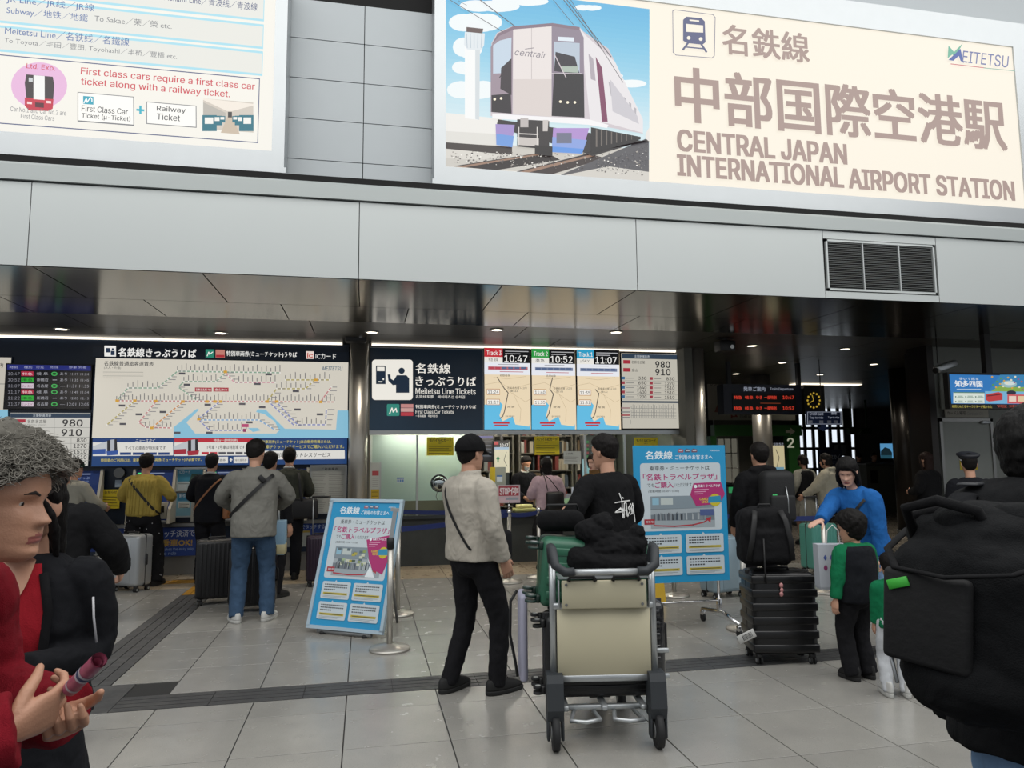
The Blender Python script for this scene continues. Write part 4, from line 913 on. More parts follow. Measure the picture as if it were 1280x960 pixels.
# right hand side: door wall and pylon
DY = 9.9
dx0 = at(1163, 550, DY).x
q = MB(); q.box(dx0, 25, DY, DY+.25, 0, CZ+.04); dw = struct(q.build('wall_door', mat('grey_wall_panel', '7a7d78', .5, .2, var=.06)))
q = MB(); q.box(25.8, 26, 0, GY, 0, CZ+.04); struct(q.build('wall_gate_right', M_concrete))
a = at(1177, 540, DY-.02); b = at(1237, 540, DY-.02); zt = at(1180, 527, DY-.02).z
q = MB(); q.box(a.x, b.x, DY-.03, DY-.002, .02, zt); dr = struct(q.build('door_1', mat('door_grey', '858883', .45, .35, var=.05, scale=12)))
q = MB(); 
for x0, x1, z0, z1 in ((a.x-.05, a.x, 0, zt+.05), (b.x, b.x+.05, 0, zt+.05), (a.x-.05, b.x+.05, zt, zt+.05)): q.box(x0, x1, DY-.05, DY, z0, z1)
q.build('door_frame', M_steel2, dr)
c = at(1197, 610, DY-.05); q = MB(); q.rbox((c.x, DY-.045, c.z), (.16, .025, .02), .008); q.cyl((c.x-.07, DY-.03, c.z), (c.x-.07, DY-.05, c.z), .022); q.build('door_handle', M_chrome, dr)
c = at(1231, 528, DY-.04); q = MB(); q.rbox((c.x, DY-.06, c.z), (.16, .05, .05), .008); q.build('door_closer', M_alu, dr)
a = at(1173, 468, DY-.02); b = at(1247, 468, DY-.02)
q = MB(); q.rbox(((a.x+b.x)/2, DY-.02, (at(1173, 466, DY).z+at(1173, 512, DY).z)/2), (b.x-a.x, .05, at(1173, 466, DY).z-at(1173, 512, DY).z), .02); t = q.build('wall_hatch_panel', mat('hatch_grey', '8d9089', .45, .3)); t['kind'] = 'structure'
def d_(): B.text('カード入場可', 1184, 518.5, 1207, 4.6, kI, .03); B.text('Card use OK', 1209, 518.8, 1229, 3.8, gI)
paper('door_label', 'cream label above the grey door reading Card use OK', 1181, 511.5, 1235, 521.5, DY-.06, ink('a8a498'), 'label', draw=d_)
def d_(): B.rect(1202, 571, 1210, 584, ink('c4c2b4')); B.rect(1212, 572, 1219, 581, ink('c4c2b4')); tlines(1203, 573, 1209, 4, 2.6, gI, .5); B.disc(1211.5, 577, 1.2, 1.2, kI, 10)
paper('yellow_notice', 'yellow notice with white labels on the grey door', 1199, 567, 1221, 587.5, DY-.035, ink('b8a41c'), 'notice', draw=d_, th=.003)
paper('yellow_notice', 'orange-yellow notice beside the handle of the grey door', 1202, 603, 1216, 616, DY-.035, ink('c08a1c'), 'notice', draw=lambda: tlines(1203, 606, 1214, 3, 3, kI, .6), th=.003)
paper('wall_label', 'small pale label on the wall left of the grey door', 1170, 540, 1183, 551, DY-.004, ink('8e8f88'), 'label', draw=lambda: tlines(1171, 543, 1182, 3, 2.4, gI, .5), th=.003)
# tall dark fins and column left of the door wall
q = MB(); q.box(at(1158, 550, DY).x, at(1166, 550, DY).x, DY-.12, DY+.3, 0, CZ+.02); struct(q.build('trim_dark_fin', mat('dark_bronze', '2b2826', .3, .6)))
q = MB(); q.box(at(1148, 550, DY+.6).x, at(1159, 550, DY+.6).x, DY+.5, DY+.8, 0, CZ+.02); struct(q.build('trim_inner_fin', MATS['dark_bronze']))
pillar(at(1133, 560, 12.6).x, 12.6, .24, 'thick dark metal column left of the grey door wall', MATS['dark_bronze'])
pillar(at(952, 520, 14.2).x, 14.2, .20, 'round steel column in front of the green ticket gates')
paper('blue_poster', 'narrow dark blue poster beside the thick column', 1150, 543, 1156, 577, DY+.485, ink('1d2f66'), 'poster')
# green gate structure
t = E('green_gate_frame', 'green metal frame over the ticket gates marked with a 2', 'gate frame', (at(893, 540, 15.5).x, 15.5, 0))
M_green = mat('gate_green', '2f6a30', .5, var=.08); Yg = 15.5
a = at(893, 531, Yg); b = at(1002, 531, Yg); c = at(893, 545, Yg); q = MB(); q.box(a.x, b.x, Yg, Yg+.2, c.z, a.z); q.build('beam', M_green, t, True)
a = at(985, 545, Yg); b = at(999, 545, Yg); q = MB(); q.box(a.x, b.x, Yg, Yg+.2, 0, a.z); q.build('post', M_green, t, True)
q = MB(); a = at(893, 545, Yg); q.box(a.x-.1, a.x+.05, Yg, Yg+.2, 0, a.z); q.build('post', M_green, t, True)
B = wallboard(Yg); B.text('2', 984.5, 559.5, 992.5, 12, lit('c8c8b0', .55), .04); B.poly([(982, 537.5), (988, 537.5), (988, 534.5), (994, 539.5), (988, 544), (988, 541), (982, 541)], ink('b4b4a4')); B.done(t)
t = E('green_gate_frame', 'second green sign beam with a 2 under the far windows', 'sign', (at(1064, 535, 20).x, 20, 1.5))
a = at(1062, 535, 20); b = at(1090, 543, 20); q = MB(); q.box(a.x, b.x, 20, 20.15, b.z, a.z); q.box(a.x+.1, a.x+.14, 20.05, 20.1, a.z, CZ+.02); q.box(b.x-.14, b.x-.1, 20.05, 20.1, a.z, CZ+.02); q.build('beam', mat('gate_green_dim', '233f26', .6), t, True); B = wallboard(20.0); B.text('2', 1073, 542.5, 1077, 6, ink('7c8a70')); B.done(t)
# glazed office behind the beam, ticket gates
q = MB(); q.box(at(893, 545, 16.4).x, at(940, 545, 16.4).x, 16.4, 16.45, 0, 2.6); struct(q.build('wall_gate_office', M_concrete))
wf2 = E('window_lattice', None, None, (at(897, 545, 16.3).x, 16.3, .7)); wf2['kind'] = 'structure'; wf2['label'] = 'white lattice window behind the green beam'
a = at(897, 548, 16.3); b = at(922, 548, 16.3); c = at(897, 604, 16.3)
for k in range(4): X = a.x+(b.x-a.x)*k/3; q = MB(); q.box(X-.012, X+.012, 16.3, 16.33, c.z, a.z); q.build('mullion', M_white, wf2, True)
for k in range(4): Z = c.z+(a.z-c.z)*k/3; q = MB(); q.box(a.x, b.x, 16.3, 16.33, Z-.012, Z+.012); q.build('transom', M_white, wf2, True)
q = MB(); q.box(a.x, b.x, 16.36, 16.38, c.z, a.z); q.build('pane', lit('8c8a7c', .35), wf2, True)
def gate(px, Y, lab):
    t = E('ticket_gate', lab, 'ticket gate', (at(px, 600, Y).x, Y, 0), 0, 'automatic ticket gates')
    q = MB(); q.rbox((0, .7, .5), (.2, 1.5, 1.0), .04, 3); q.build('cabinet', mat('gate_cabinet', '5d6264', .4, .3), t); q = MB(); q.rbox((0, .0, 1.02), (.16, .5, .05), .01); q.build('reader', M_blk, t); q = MB(); q.rbox((0, -.06, .9), (.12, .01, .12), .004); q.build('indicator', lit('3fae6a', .5), t)
gate(912, 13.6, 'automatic ticket gate nearest the office wall'); gate(972, 12.9, 'automatic ticket gate right of the round column'); gate(1012, 14.5, 'automatic ticket gate below the blue card sign')
# banners and boards
def d_():
    B.text('もらえるキャンペーン', 887, 482, 935, 6, kI, .03); B.poly([(893, 515), (897, 505), (901, 498), (904, 510), (902, 516)], ink('8a5a54')); B.text('μ', 914, 523, 922, 7, ink('8a2f2f'), .05); B.text('manaca', 925, 522.5, 945, 4.5, kI)
q_ = paper('campaign_banner', 'wide pale campaign banner hanging behind the departures board', 884, 477, 992, 525, 16.0, ink('a8a69e'), 'banner', draw=d_)
t = E('departure_board', 'hanging black departures board with red lettering over the gates', 'departure board', tuple(at(952, 480, 12.0)))
Yb = 12.0; a = at(904, 480, Yb); b = at(1001, 480, Yb); c = at(904, 517.5, Yb); q = MB(); q.box(a.x, b.x, Yb, Yb+.25, c.z, a.z); q.build('case', mat('board_navy', '141a2c', .4), t, True)
q = MB(); q.box(at(915, 493, Yb).x, at(994, 493, Yb).x, Yb-.012, Yb, at(915, 514.5, Yb).z, at(915, 491.5, Yb).z); q.build('display', M_blk, t, True)
for px in (911, 998): q = MB(); X = at(px, 470, Yb+.1).x; q.box(X-.035, X+.035, Yb+.08, Yb+.15, a.z, CZ+.02); q.build('hanger', M_blk, t, True)
B = wallboard(Yb, .014); lw = lit('a9b0c0', .7); B.text('発車ご案内', 929, 489, 956, 5.5, lw, .02); B.text('Train Departure', 962, 488.5, 991, 4, lw)
lr = lit('e0402c', .85)
for yy in (497.5, 511):
    for x0, x1, s_ in ((917, 927, '特急'), (931, 941, '岐阜'), (945, 952, 'ゆき'), (955, 970, '一部特別'), (978, 992, '10:47' if yy < 500 else '10:52')): B.text(s_, x0, yy+1.5, x1, 4.4, lr, .03)
B.line([(950, 504), (975, 504.3)], .8, lit('8a3c20', .6)); B.done(t)
t = E('station_clock', 'small black hanging clock with yellow numerals right of the departures board', 'clock', tuple(at(1017, 501, Yb)))
a = at(1004.5, 481, Yb); b = at(1030, 481, Yb); c = at(1002, 517, Yb); q = MB(); q.box(a.x, b.x, Yb, Yb+.2, c.z, a.z); q.build('case', M_blk, t, True)
B = wallboard(Yb, .003); ye = lit('d8b43c', .6)
for k in range(12): w = R(30*k); B.disc(1017+7.6*math.sin(w), 500.5-9*math.cos(w), 1.3, 1.4, ye, 6)
B.line([(1017, 500.5), (1013, 503)], 1, ye); B.line([(1017, 500.5), (1015, 494)], .8, ye); B.done(t)
t = E('card_sign', 'hanging blue sign about tapping credit cards with an arrow below', 'sign', tuple(at(1030, 524, 11.6)))
Ys = 11.6; a = at(1008.5, 514, Ys); b = at(1052, 514, Ys); c = at(1008.5, 531, Ys); q = MB(); q.box(a.x, b.x, Ys, Ys+.04, c.z, a.z); q.build('panel', mat('card_blue', '1a2a50', .4), t, True)
q = MB(); p = [at(x, y, Ys) for x, y in ((1021, 534), (1026, 534), (1026, 531), (1033, 531), (1033, 534), (1038, 534), (1029.5, 539))]; q.loft([[(v.x, Ys+d, v.z) for v in p] for d in (0, .03)], sm=False); q.build('arrow', MATS['card_blue'], t, True)
B = wallboard(Ys, .002); B.frame(1009.5, 515, 1051, 530, .5, lw); B.text('Credit card', 1012, 519, 1029, 3.6, lw); B.text('Tap to ride', 1012, 524, 1029, 3.4, lw); B.text('乗車', 1039, 518.5, 1046, 3.4, lw); B.text('Tap to ride', 1035, 523.5, 1049, 3, lw)
for x0 in (1010.5, 1024, 1034, 1042): B.rect(x0, 525.5, x0+5, 529, ink('8a92a8'))
B.done(t); q = MB(); q.cyl(at(1027, 514, Ys), Vector((at(1027, 514, Ys).x, Ys, CZ+.02)), .008, n=8); q.build('hanger', M_blk, t, True)
def d_(): B.rect(966, 553.5, 980, 557, lit('202024', .5)); B.text('10:52', 967, 556.6, 979, 2.8, lw, .02); B.line([(970, 562), (974, 572), (971, 584)], .7, kk); B.rect(966, 584, 980, 587, lit('7fb0c8', .6))
monitor('guide_screen', 'tall lit route guide screen right of the round steel column', 966, 557, 980, 586.5, 14.6, 'd8cba0', .7, d_, down=0)
def d_(): B.text('ミュースカイ', 1026, 574, 1050, 5.5, ink('aab4c4'), .03, .25); tlines(1030, 577, 1046, 2, 2, ink('7f8aa0'), .6)
paper('blue_advert_board', 'dark blue advertising board on the floor below the card sign', 1022, 562, 1052, 645, 17.0, ink('15203c'), 'sign', draw=d_)
t = E('service_counter', 'grey service counter at the back right with two clerks', 'counter', (at(1105, 600, 17.5).x, 17.5, 0))
a = at(1083, 581, 17.5); b = at(1123, 581, 17.5); q = MB(); q.box(a.x, b.x, 17.5, 18.1, 0, a.z); q.build('body', mat('counter_grey', '55574f', .6), t, True); q = MB(); q.box(a.x-.04, b.x+.04, 17.46, 18.14, a.z, a.z+.04); q.build('top', M_steel2, t, True)
q = MB(); c_, d__ = at(1088, 588, 17.49), at(1098, 604, 17.49); q.box(c_.x, d__.x, 17.485, 17.5, d__.z, c_.z); q.build('notice', M_blk, t, True)
def d_(): B.poly([(1101, 564), (1106, 559), (1112, 561), (1115, 566), (1115, 573), (1101, 573)], lit('1c3038', .6)); B.poly([(1101, 569), (1115, 569), (1115, 573), (1101, 573)], lit('2c5a6c', .6))
monitor('advert_screen', 'small lit screen with a blue sky picture on the back wall', 1100, 554.5, 1115.5, 573, GY-.06, '5a9ac8', .8, d_)
def d_(): B.rect(1042, 556, 1048, 568, ink('9a9a94')); B.rect(1051, 556, 1058, 568, ink('8a8c90'))
paper('notice_sheet', 'pair of pale posters on the far wall beside the windows', 1040, 553, 1060, 570, GY-.03, ink('4a4640'), 'poster', draw=d_)
# TV
t = E('hanging_television', 'ceiling-hung television showing a colourful advert at the right edge', 'television', tuple(at(1240, 490, 8.6)))
Yt = 8.6; a = at(1187, 468, Yt); b = at(1330, 468, Yt); c = at(1187, 504.5, Yt); q = MB(); q.box(a.x-.03, b.x+.03, Yt+.005, Yt+.09, at(1187, 511, Yt).z, a.z+.03); q.build('case', M_blk, t, True)
q = MB(); q.box(a.x, b.x, Yt, Yt+.01, c.z, a.z); q.build('display', lit('2f7ac0', .85), t, True)
q = MB(); X = at(1234, 455, Yt+.05).x; q.box(X-.05, X+.05, Yt+.02, Yt+.1, a.z, CZ+.02); q.build('hanger', M_blk, t, True)
B = wallboard(Yt); V = lambda c: lit(c, .85)
B.poly([(1236, 489), (1250, 468.5), (1330, 468.5), (1330, 489)], V('3a86b8')); B.poly([(1234, 492), (1250, 482), (1275, 484), (1330, 480), (1330, 494), (1234, 494)], V('8ab04c')); B.disc(1261, 480, 10, 4.5, V('9fc0c4'), 16); B.disc(1262, 479, 7, 2.5, V('d9e6e4'), 14)
for k in range(26): B.disc(1240+((k*37) % 60), 471+((k*23) % 17), 1.4, 1.2, V(['e0a83c', 'c85a34', 'f0e6c8', '5a9a48', '9a5a8a'][k % 5]), 6)
B.text('歩いて巡る', 1199, 475, 1223, 3.4, V('e8f0f4'), .02); B.text('知多四国', 1194, 483.5, 1228, 8, V('f4f8fa'), .05); B.line([(1196, 486.5), (1226, 486.5)], .7, V('cfe0ea'))
B.rect(1191.5, 490.5, 1230.5, 504, V('dfeae0')); B.line([(1192, 490.6), (1230, 491)], 1.2, V('5f8a78'))
for i in range(3):
    for j in range(2): B.disc(1194.5+i*12.5, 496+j*6, .9, .9, V('4a6a5c'), 8); B.line([(1197+i*12.5, 495.2+j*6), (1203+i*12.5, 495.2+j*6)], .7, V('6a8a7c')); B.line([(1196.5+i*12.5, 496.8+j*6), (1204+i*12.5, 496.8+j*6)], .8, V('7a9a8c'))
B.rect(1231, 489, 1330, 504.4, V('7ab8dc')); B.poly([(1232, 493), (1248, 490), (1253, 492), (1253, 500), (1236, 502), (1232, 500)], V('c23a3c')); B.line([(1234, 495), (1250, 493)], 1.3, V('6a2024'))
B.disc(1264, 491, 6, 3, V('2c2c40'), 14); B.rect(1259, 493, 1330, 504.4, V('d0585c')); B.rect(1261, 495, 1270, 502, V('f0d8c8')); B.rect(1272, 495, 1330, 502, V('e8d0a8'))
B.text('札所をめぐるキャラクターが描かれた', 1190, 510, 1240, 3.8, lit('d8c85c', .8)); B.text('電車に乗って', 1246, 509.6, 1330, 3.8, lit('b04a3c', .7)); B.done(t)
# security cameras / ceiling speakers
def cam_box(px, py, Y, s, lab):
    c = at(px, py, Y); t = E('ceiling_speaker', lab, 'speaker', (c.x, Y, c.z)); q = MB(); q.rbox((0, 0, 0), (.26*s, .2, .17*s), .02); q.build('housing', M_blk, t)
    q = MB(); q.box(-.13*s, .13*s, -.04, .04, .12*s, CZ+.0-c.z); q.build('bracket', M_blk, t); q = MB(); q.box(-.02, .02, -.02, .02, .08*s, .125*s); q.build('stem', M_blk, t)
    q = MB(); q.cyl((.06*s, -.1, -.02), (.06*s, -.115, -.02), .03, n=18); q.build('lens', M_chrome, t)
cam_box(445, 420, 10.45, 1.15, 'black ceiling speaker at the top of the left steel pillar'); cam_box(906, 433, 9.6, .95, 'black ceiling speaker right of the ticket window pillar')
c = at(1182, 458, 8.9); t = E('security_camera', 'grey security camera hanging left of the television', 'camera', tuple(c)); q = MB(); q.rbox((0, 0, 0), (.34, .12, .10), .02, 2, Matrix.Rotation(R(-18), 3, 'Y')); q.build('housing', M_alu, t)
q = MB(); q.cyl((-.13, 0, .04), (-.13, 0, CZ+.0-c.z), .008, n=8); q.build('hanger', M_blk, t); q = MB(); q.cyl((-.16, 0, -.06), (-.19, 0, -.07), .04, n=18); q.build('lens', M_blk, t)
# downlights
lamp_m = mat('downlight_lens', 'fff0d8', emit=7.)
def down(px, py, lab, on=True, z=CZ+.018, r=.075):
    p = fl(px, py, z); t = E('ceiling_downlight', lab, 'light', (p.x, p.y, z), 0, 'round ceiling downlights')
    q = MB(); q.lathe((0, 0, 0), [(r+.02, 0), (r+.02, -.008), (r, -.012), (r-.005, 0)], 28); q.build('rim', M_alu, t); q = MB(); q.cyl((0, 0, -.003), (0, 0, -.006), r-.004, n=28); q.build('lens', lamp_m, t)
    l = bpy.data.lights.new('downlight_beam', 'SPOT'); l.energy = 60; l.spot_size = R(120); l.spot_blend = .6; l.shadow_soft_size = .06; l.color = (1, .9, .76)
    lo = bpy.data.objects.new('downlight_beam', l); lo.location = (p.x, p.y, z-.03); COL.objects.link(lo)
for px, py, lab in ((77, 411, 'above the departures screen'), (276, 416, 'above the middle of the fare map'), (465, 415, 'right of the left steel pillar'), (621, 412, 'above the red topped track screen'), (770, 415, 'above the blue topped track screen'), (940, 432, 'nearest right of the ticket window pillar'), (1056, 436, 'right of the middle of the gate ceiling'), (978, 453, 'second row above the departures board'), (1092, 455, 'second row left of the thick column'), (920, 467, 'third row above the departures board'), (1025, 468, 'third row above the clock'), (1188, 439, 'left of the television hanger'), (1262, 451, 'right of the television hanger')):
    down(px, py, 'round ceiling downlight '+lab)
p = fl(1225, 439, CZ+.018); q = MB(); q.box(p.x-.2, p.x+.2, p.y-.12, p.y+.12, CZ-.002, CZ+.01); tag(q.build('ceiling_light_panel', mat('lamp_panel', 'f4e8d0', emit=2.)), 'rectangular ceiling light above the television', 'light')
p = fl(1032, 481, CZ+.0); q = MB(); q.box(p.x-.9, p.x+.9, p.y-.15, p.y+.15, CZ-.005, CZ+.01); tag(q.build('ceiling_light_panel', MATS['lamp_panel']), 'long ceiling light over the far gates', 'light')
# ================================================================ PEOPLE
TMP = bpy.data.scenes.new('tmp')
def tex(size, kind='CLOUDS'):
    n = 'tx_%s_%g' % (kind, size)
    t = bpy.data.textures.get(n)
    if not t: t = bpy.data.textures.new(n, kind); t.noise_scale = size
    return t
def evaluate(o):
    TMP.collection.objects.link(o); TMP.view_layers[0].update(); dg = TMP.view_layers[0].depsgraph
    me = bpy.data.meshes.new_from_object(o.evaluated_get(dg)); TMP.collection.objects.unlink(o); return me
def fuse(mb, voxel, smooth=4, wr=(), fac=.5):
    """closed overlapping shapes -> one continuous smooth mesh with cloth folds; returns (verts, faces)"""
    me = bpy.data.meshes.new('f'); me.from_pydata([tuple(v) for v in mb.v], [], mb.f); o = bpy.data.objects.new('f', me)
    m = o.modifiers.new('r', 'REMESH'); m.mode = 'VOXEL'; m.voxel_size = voxel; m.adaptivity = 0
    if smooth: m = o.modifiers.new('s', 'SMOOTH'); m.iterations = smooth; m.factor = fac
    for size, st in wr:
        m = o.modifiers.new('d', 'DISPLACE'); m.texture = tex(size); m.strength = st; m.mid_level = .5; m.texture_coords = 'LOCAL'
    if wr: m = o.modifiers.new('s2', 'SMOOTH'); m.iterations = 1
    r = evaluate(o); n = len(r.vertices); co = np.zeros(n*3); r.vertices.foreach_get('co', co)
    fs = [tuple(p.vertices) for p in r.polygons]; bpy.data.objects.remove(o); bpy.data.meshes.remove(me); bpy.data.meshes.remove(r)
    return co.reshape(-1, 3), fs
def put(parts, name, mats, parent, mfun=None):
    q = MB()
    for co, fs in parts: q.add(co.tolist(), fs, 0, True)
    if mfun:
        for i, f in enumerate(q.f):
            c = sum((Vector(q.v[k]) for k in f), Vector())/len(f); q.m[i] = mfun(c)
    return q.build(name, mats, parent)
def V3(*a): return Vector(a)
def ik(a, b, l1, l2, pole):
    d = b-a; L = min(d.length, (l1+l2)*.999); d.normalize()
    x = (l1*l1-l2*l2+L*L)/(2*L); h = math.sqrt(max(1e-6, l1*l1-x*x)); p = Vector(pole); p = p-d*p.dot(d); p.normalize()
    return a+d*x+p*h
def oval(c, w, d, n=24, M=None, e=2.3):
    r = []
    for j in range(n):
        t = 2*pi*j/n; cx, sy = math.cos(t), math.sin(t)
        p = Vector((w*math.copysign(abs(cx)**(2/e), cx), d*math.copysign(abs(sy)**(2/e), sy), 0)); r.append(c+(M @ p if M else p))
    return r
def lerp(a, b, t): return a+(b-a)*t
def interp(tab, t):
    for (a, va), (b, vb) in zip(tab, tab[1:]):
        if t <= b:
            u = (t-a)/(b-a) if b > a else 0; u = max(0, min(1, u)); u = u*u*(3-2*u)*.5+u*.5
            return va+(vb-va)*u
    return tab[-1][1]
FRONT = [(0, .062), (.04, .074), (.09, .080), (.15, .078), (.2, .082), (.27, .083), (.33, .084), (.48, .079), (.57, .088), (.68, .088), (.8, .075), (.9, .052), (1, .0)]
BACK = [(0, -.02), (.08, -.035), (.16, -.062), (.25, -.078), (.38, -.094), (.52, -.1), (.68, -.105), (.82, -.09), (.93, -.055), (1, 0)]
WID = [(0, .022), (.06, .040), (.15, .052), (.28, .0605), (.45, .0695), (.6, .0745), (.75, .0735), (.88, .058), (.96, .034), (1, .004)]
def headpt(t, a, nose=1., female=False):
    """a: 0 = front, pi = back; local head frame, chin at z = -.115, crown at +.115"""
    yf, yb, w = interp(FRONT, t), interp(BACK, t), interp(WID, t)
    if female: w *= .96; yf *= .98
    yc = (yf+yb)/2+.006; s, c = math.sin(a), math.cos(a); e = 2.35
    x = w*math.copysign(abs(s)**(2/e), s); ry = (yf-yc) if c > 0 else (yc-yb); y = yc+ry*math.copysign(abs(c)**(2/e), c)
    z = -.115+.23*t
    if c > 0:
        G = lambda u, m, sg: math.exp(-((u-m)/sg)**2)
        wn = .0085+.006*max(0, min(1, (.52-t)/.2))
        r = max(0, min(1, (.55-t)/.22)) if t > .33 else max(0, 1-(.33-t)/.045)
        y += nose*.024*r*G(x, 0, wn)+nose*.007*G(abs(x), .013, .006)*G(t, .345, .028)
        y -= .0095*G(abs(x), .031, .014)*G(t, .50, .05)
        y += .003*G(abs(x), .03, .02)*G(t, .575, .03)+.0035*G(abs(x), .042, .016)*G(t, .38, .07)
        y += .0055*G(x, 0, .021)*(G(t, .222, .018)+G(t, .178, .02))-.005*G(x, 0, .024)*G(t, .2, .008)
        y += .0055*G(x, 0, .016)*G(t, .07, .05)-.003*G(x, 0, .02)*G(t, .125, .025)
    return Vector((x, y, z))
def head_mb(nose=1., female=False):
    n, m = 64, 56; rows = []
    for i in range(m+1):
        t = .002+.996*i/m; rows.append([headpt(t, 2*pi*j/n, nose, female) for j in range(n)])
    q = MB(); q.loft(rows)
    for s in (-1, 1):
        M = Matrix.Rotation(s*R(20), 3, 'Z') @ Matrix.Rotation(R(-10), 3, 'X')
        q.ball((s*.074, -.006, -.002), (.009, .018, .031), 16, 0, M); q.ball((s*.079, -.013, .004), (.007, .016, .024), 12, 0, M)
    return q
def xf(mb_or_pts, M):
    if isinstance(mb_or_pts, MB): mb_or_pts.v = [tuple(M @ Vector(v)) for v in mb_or_pts.v]; return mb_or_pts
def hair_mb(kind, female=False, th=.018, front=.78, side=.50, back=.17, length=0., vol=1.):
    n, m = 56, 44; rows = []
    for i in range(m+1):
        t = .10+.898*i/m; r = []
        for j in range(n):
            a = 2*pi*j/n; p = headpt(t, a, 0, female); ca = math.cos(a)
            hl = lerp(side, front, max(0, ca)**.55) if ca > 0 else lerp(side, back, (-ca)**.6)
            k = max(-1, min(1, (t-hl)/.06)); nrm = Vector((p.x, p.y*.85, p.z*1.05)); nrm = nrm.normalized() if nrm.length > 0 else Vector((0, 0, 1)); p = p+Vector((0, 0, .016*vol*max(0, (t-.62)/.38)**.7))
            o = (th*vol*(.30+.85*min(1, max(0, (t-.30)/.5))) if k > 0 else .02)*k
            r.append(p+nrm*o)
        rows.append(r)
    q = MB(); q.loft(rows)
    if kind in ('long', 'bob'):
        q.ball((0, .062, .066), (.050, .026, .018), 18)
        L = length; R_ = []
        for k in range(8):
            u = k/7; z = .045-u*L; w = .088*vol*(1-.18*u if kind == 'long' else 1+.05*u-.25*max(0, u-.8)*5*.2); d = .062*(1-.45*u if kind == 'long' else 1-.1*u); yc = -.045-.012*u
            R_.append(oval(Vector((0, yc, z)), w, d, 24))
        q.loft(R_)
        for s in (-1, 1):
            pts = [(s*.03, .084, .082), (s*.066, .066, .045), (s*.081, .036, -.01), (s*.084, .018, -.07), (s*.078, .0, max(-L*.8+.04, -.2))]
            q.tube(pts, [.010, .013, .016, .018, .010], 12)
    if kind == 'bun': q.ball((0, -.12, .05), (.04, .04, .04), 16)
    return q
def hand_mb(w, d, n, s, curl=25., hs=1., spread=.0, thumb=1., curls=None):
    """w wrist, d finger direction, n palm side, s thumb side; every finger has three bent segments"""
    d = d.normalized(); n = (n-d*n.dot(d)).normalized(); s_ = d.cross(n)
    if s_.dot(s) < 0: s_ = -s_
    s = s_; q = MB(); F = lambda a, b, c: w+(d*a+s*b+n*c)*hs
    M = Matrix((s, n, d)).transposed()
    q.loft([oval(F(a, b, c), x*hs, y*hs, 16, M) for a, b, c, x, y in ((-.05, 0, 0, .027, .022), (0, 0, 0, .026, .019), (.025, .001, 0, .034, .019), (.055, .002, 0, .041, .017), (.085, 0, .001, .041, .014), (.094, 0, .002, .036, .009))])
    fg = [(.031, .067, .0092), (.0105, .077, .0095), (-.0105, .071, .0090), (-.030, .055, .0080)]
    for k, (b, L, r) in enumerate(fg):
        c = curls[k] if curls else curl*(1+.12*k); p = F(.080, b, .001); a = R(c*.7); pts = [p]; dd = (d+s*(b*spread*12)).normalized()
        for f in (.48, .30, .22):
            v = dd*math.cos(a)+n*math.sin(a); p = p+v*(L*1.12*f*hs+.004*hs); pts.append(p); a += R(c)
        q.tube(pts, [r*hs*1.05, r*hs, r*hs*.92, r*hs*.68], 10); q.ball(pts[-1], r*hs*.70, 8)
    p = F(.018, .024, .006); v1 = (d*.65+s*(.75*thumb)+n*.35).normalized(); p1 = p+v1*.040*hs; v2 = (d*.85+s*.35*thumb+n*.5).normalized(); p2 = p1+v2*.032*hs; p3 = p2+(v2+n*.3).normalized()*.024*hs
    q.tube([F(.0, .012, .004), p, p1, p2, p3], [.013*hs, .0145*hs, .0125*hs, .0105*hs, .0075*hs], 10); q.ball(p3, .0078*hs, 8)
    return q
M_skin = mat('skin', 'bb8e76', .55, var=.06, scale=25, bump=.05, bscale=300)
M_skin2 = mat('skin_pale', 'cba08c', .55, var=.05, scale=25)
M_lip = mat('lips', '9a5b54', .45, var=.05)
def hairmat(c): return mat('hair_'+c, c, .62, var=.25, scale=90, bump=.5, bscale=120, stretch=(1, 1, .12), spec=.18)
M_eye = mat('eye_white', 'b8b0a8', .2, var=.02); M_iris = mat('iris', '17100d', .15, var=.02); M_brow = mat('brow', '231b18', .8)
def shoe(parent, p, ang, upper, sole, L=.275, ankle=.05, W=1.):
    M = Matrix.Rotation(R(ang), 3, 'Z'); n = 28
    def out(k, f, w, z, b=1.):
        r = []
        for j in range(n):
            t = 2*pi*j/n; c, s = math.cos(t), math.sin(t)
            y = (L*.68*f*c if c > 0 else L*.30*b*c); x = .047*W*w*math.copysign(abs(s)**.8, s)*(1-.16*max(0, -c)-.10*max(0, c)**2)
            r.append(Vector(p)+M @ Vector((x, y, z)))
        return r
    q = MB(); q.loft([out(0, .97, .94, .001, .96), out(0, 1, 1.02, .010), out(0, 1.01, 1.03, .026), out(0, .99, 1, .030)]); so = None
    u = MB(); u.loft([out(0, .98, .98, .028), out(0, .96, .98, .045), out(0, .84, .92, .062), out(0, .60, .84, .080, .98), out(0, .42, .74, .092, .90), out(0, .34, .66, .098, .84)])
    o = u.build('shoe', upper, parent); q.build('sole', sole, o)
    l = MB()
    for k in range(4):
        f = .16+.028*k; y = L*f+.02; z = .103-.011*k
        l.tube([Vector(p)+M @ Vector((-.022, y, z-.006)), Vector(p)+M @ Vector((0, y+.006, z+.003)), Vector(p)+M @ Vector((.022, y, z-.006))], .0028, 6)
    l.build('laces', sole, o); return o
PEOPLE = {}
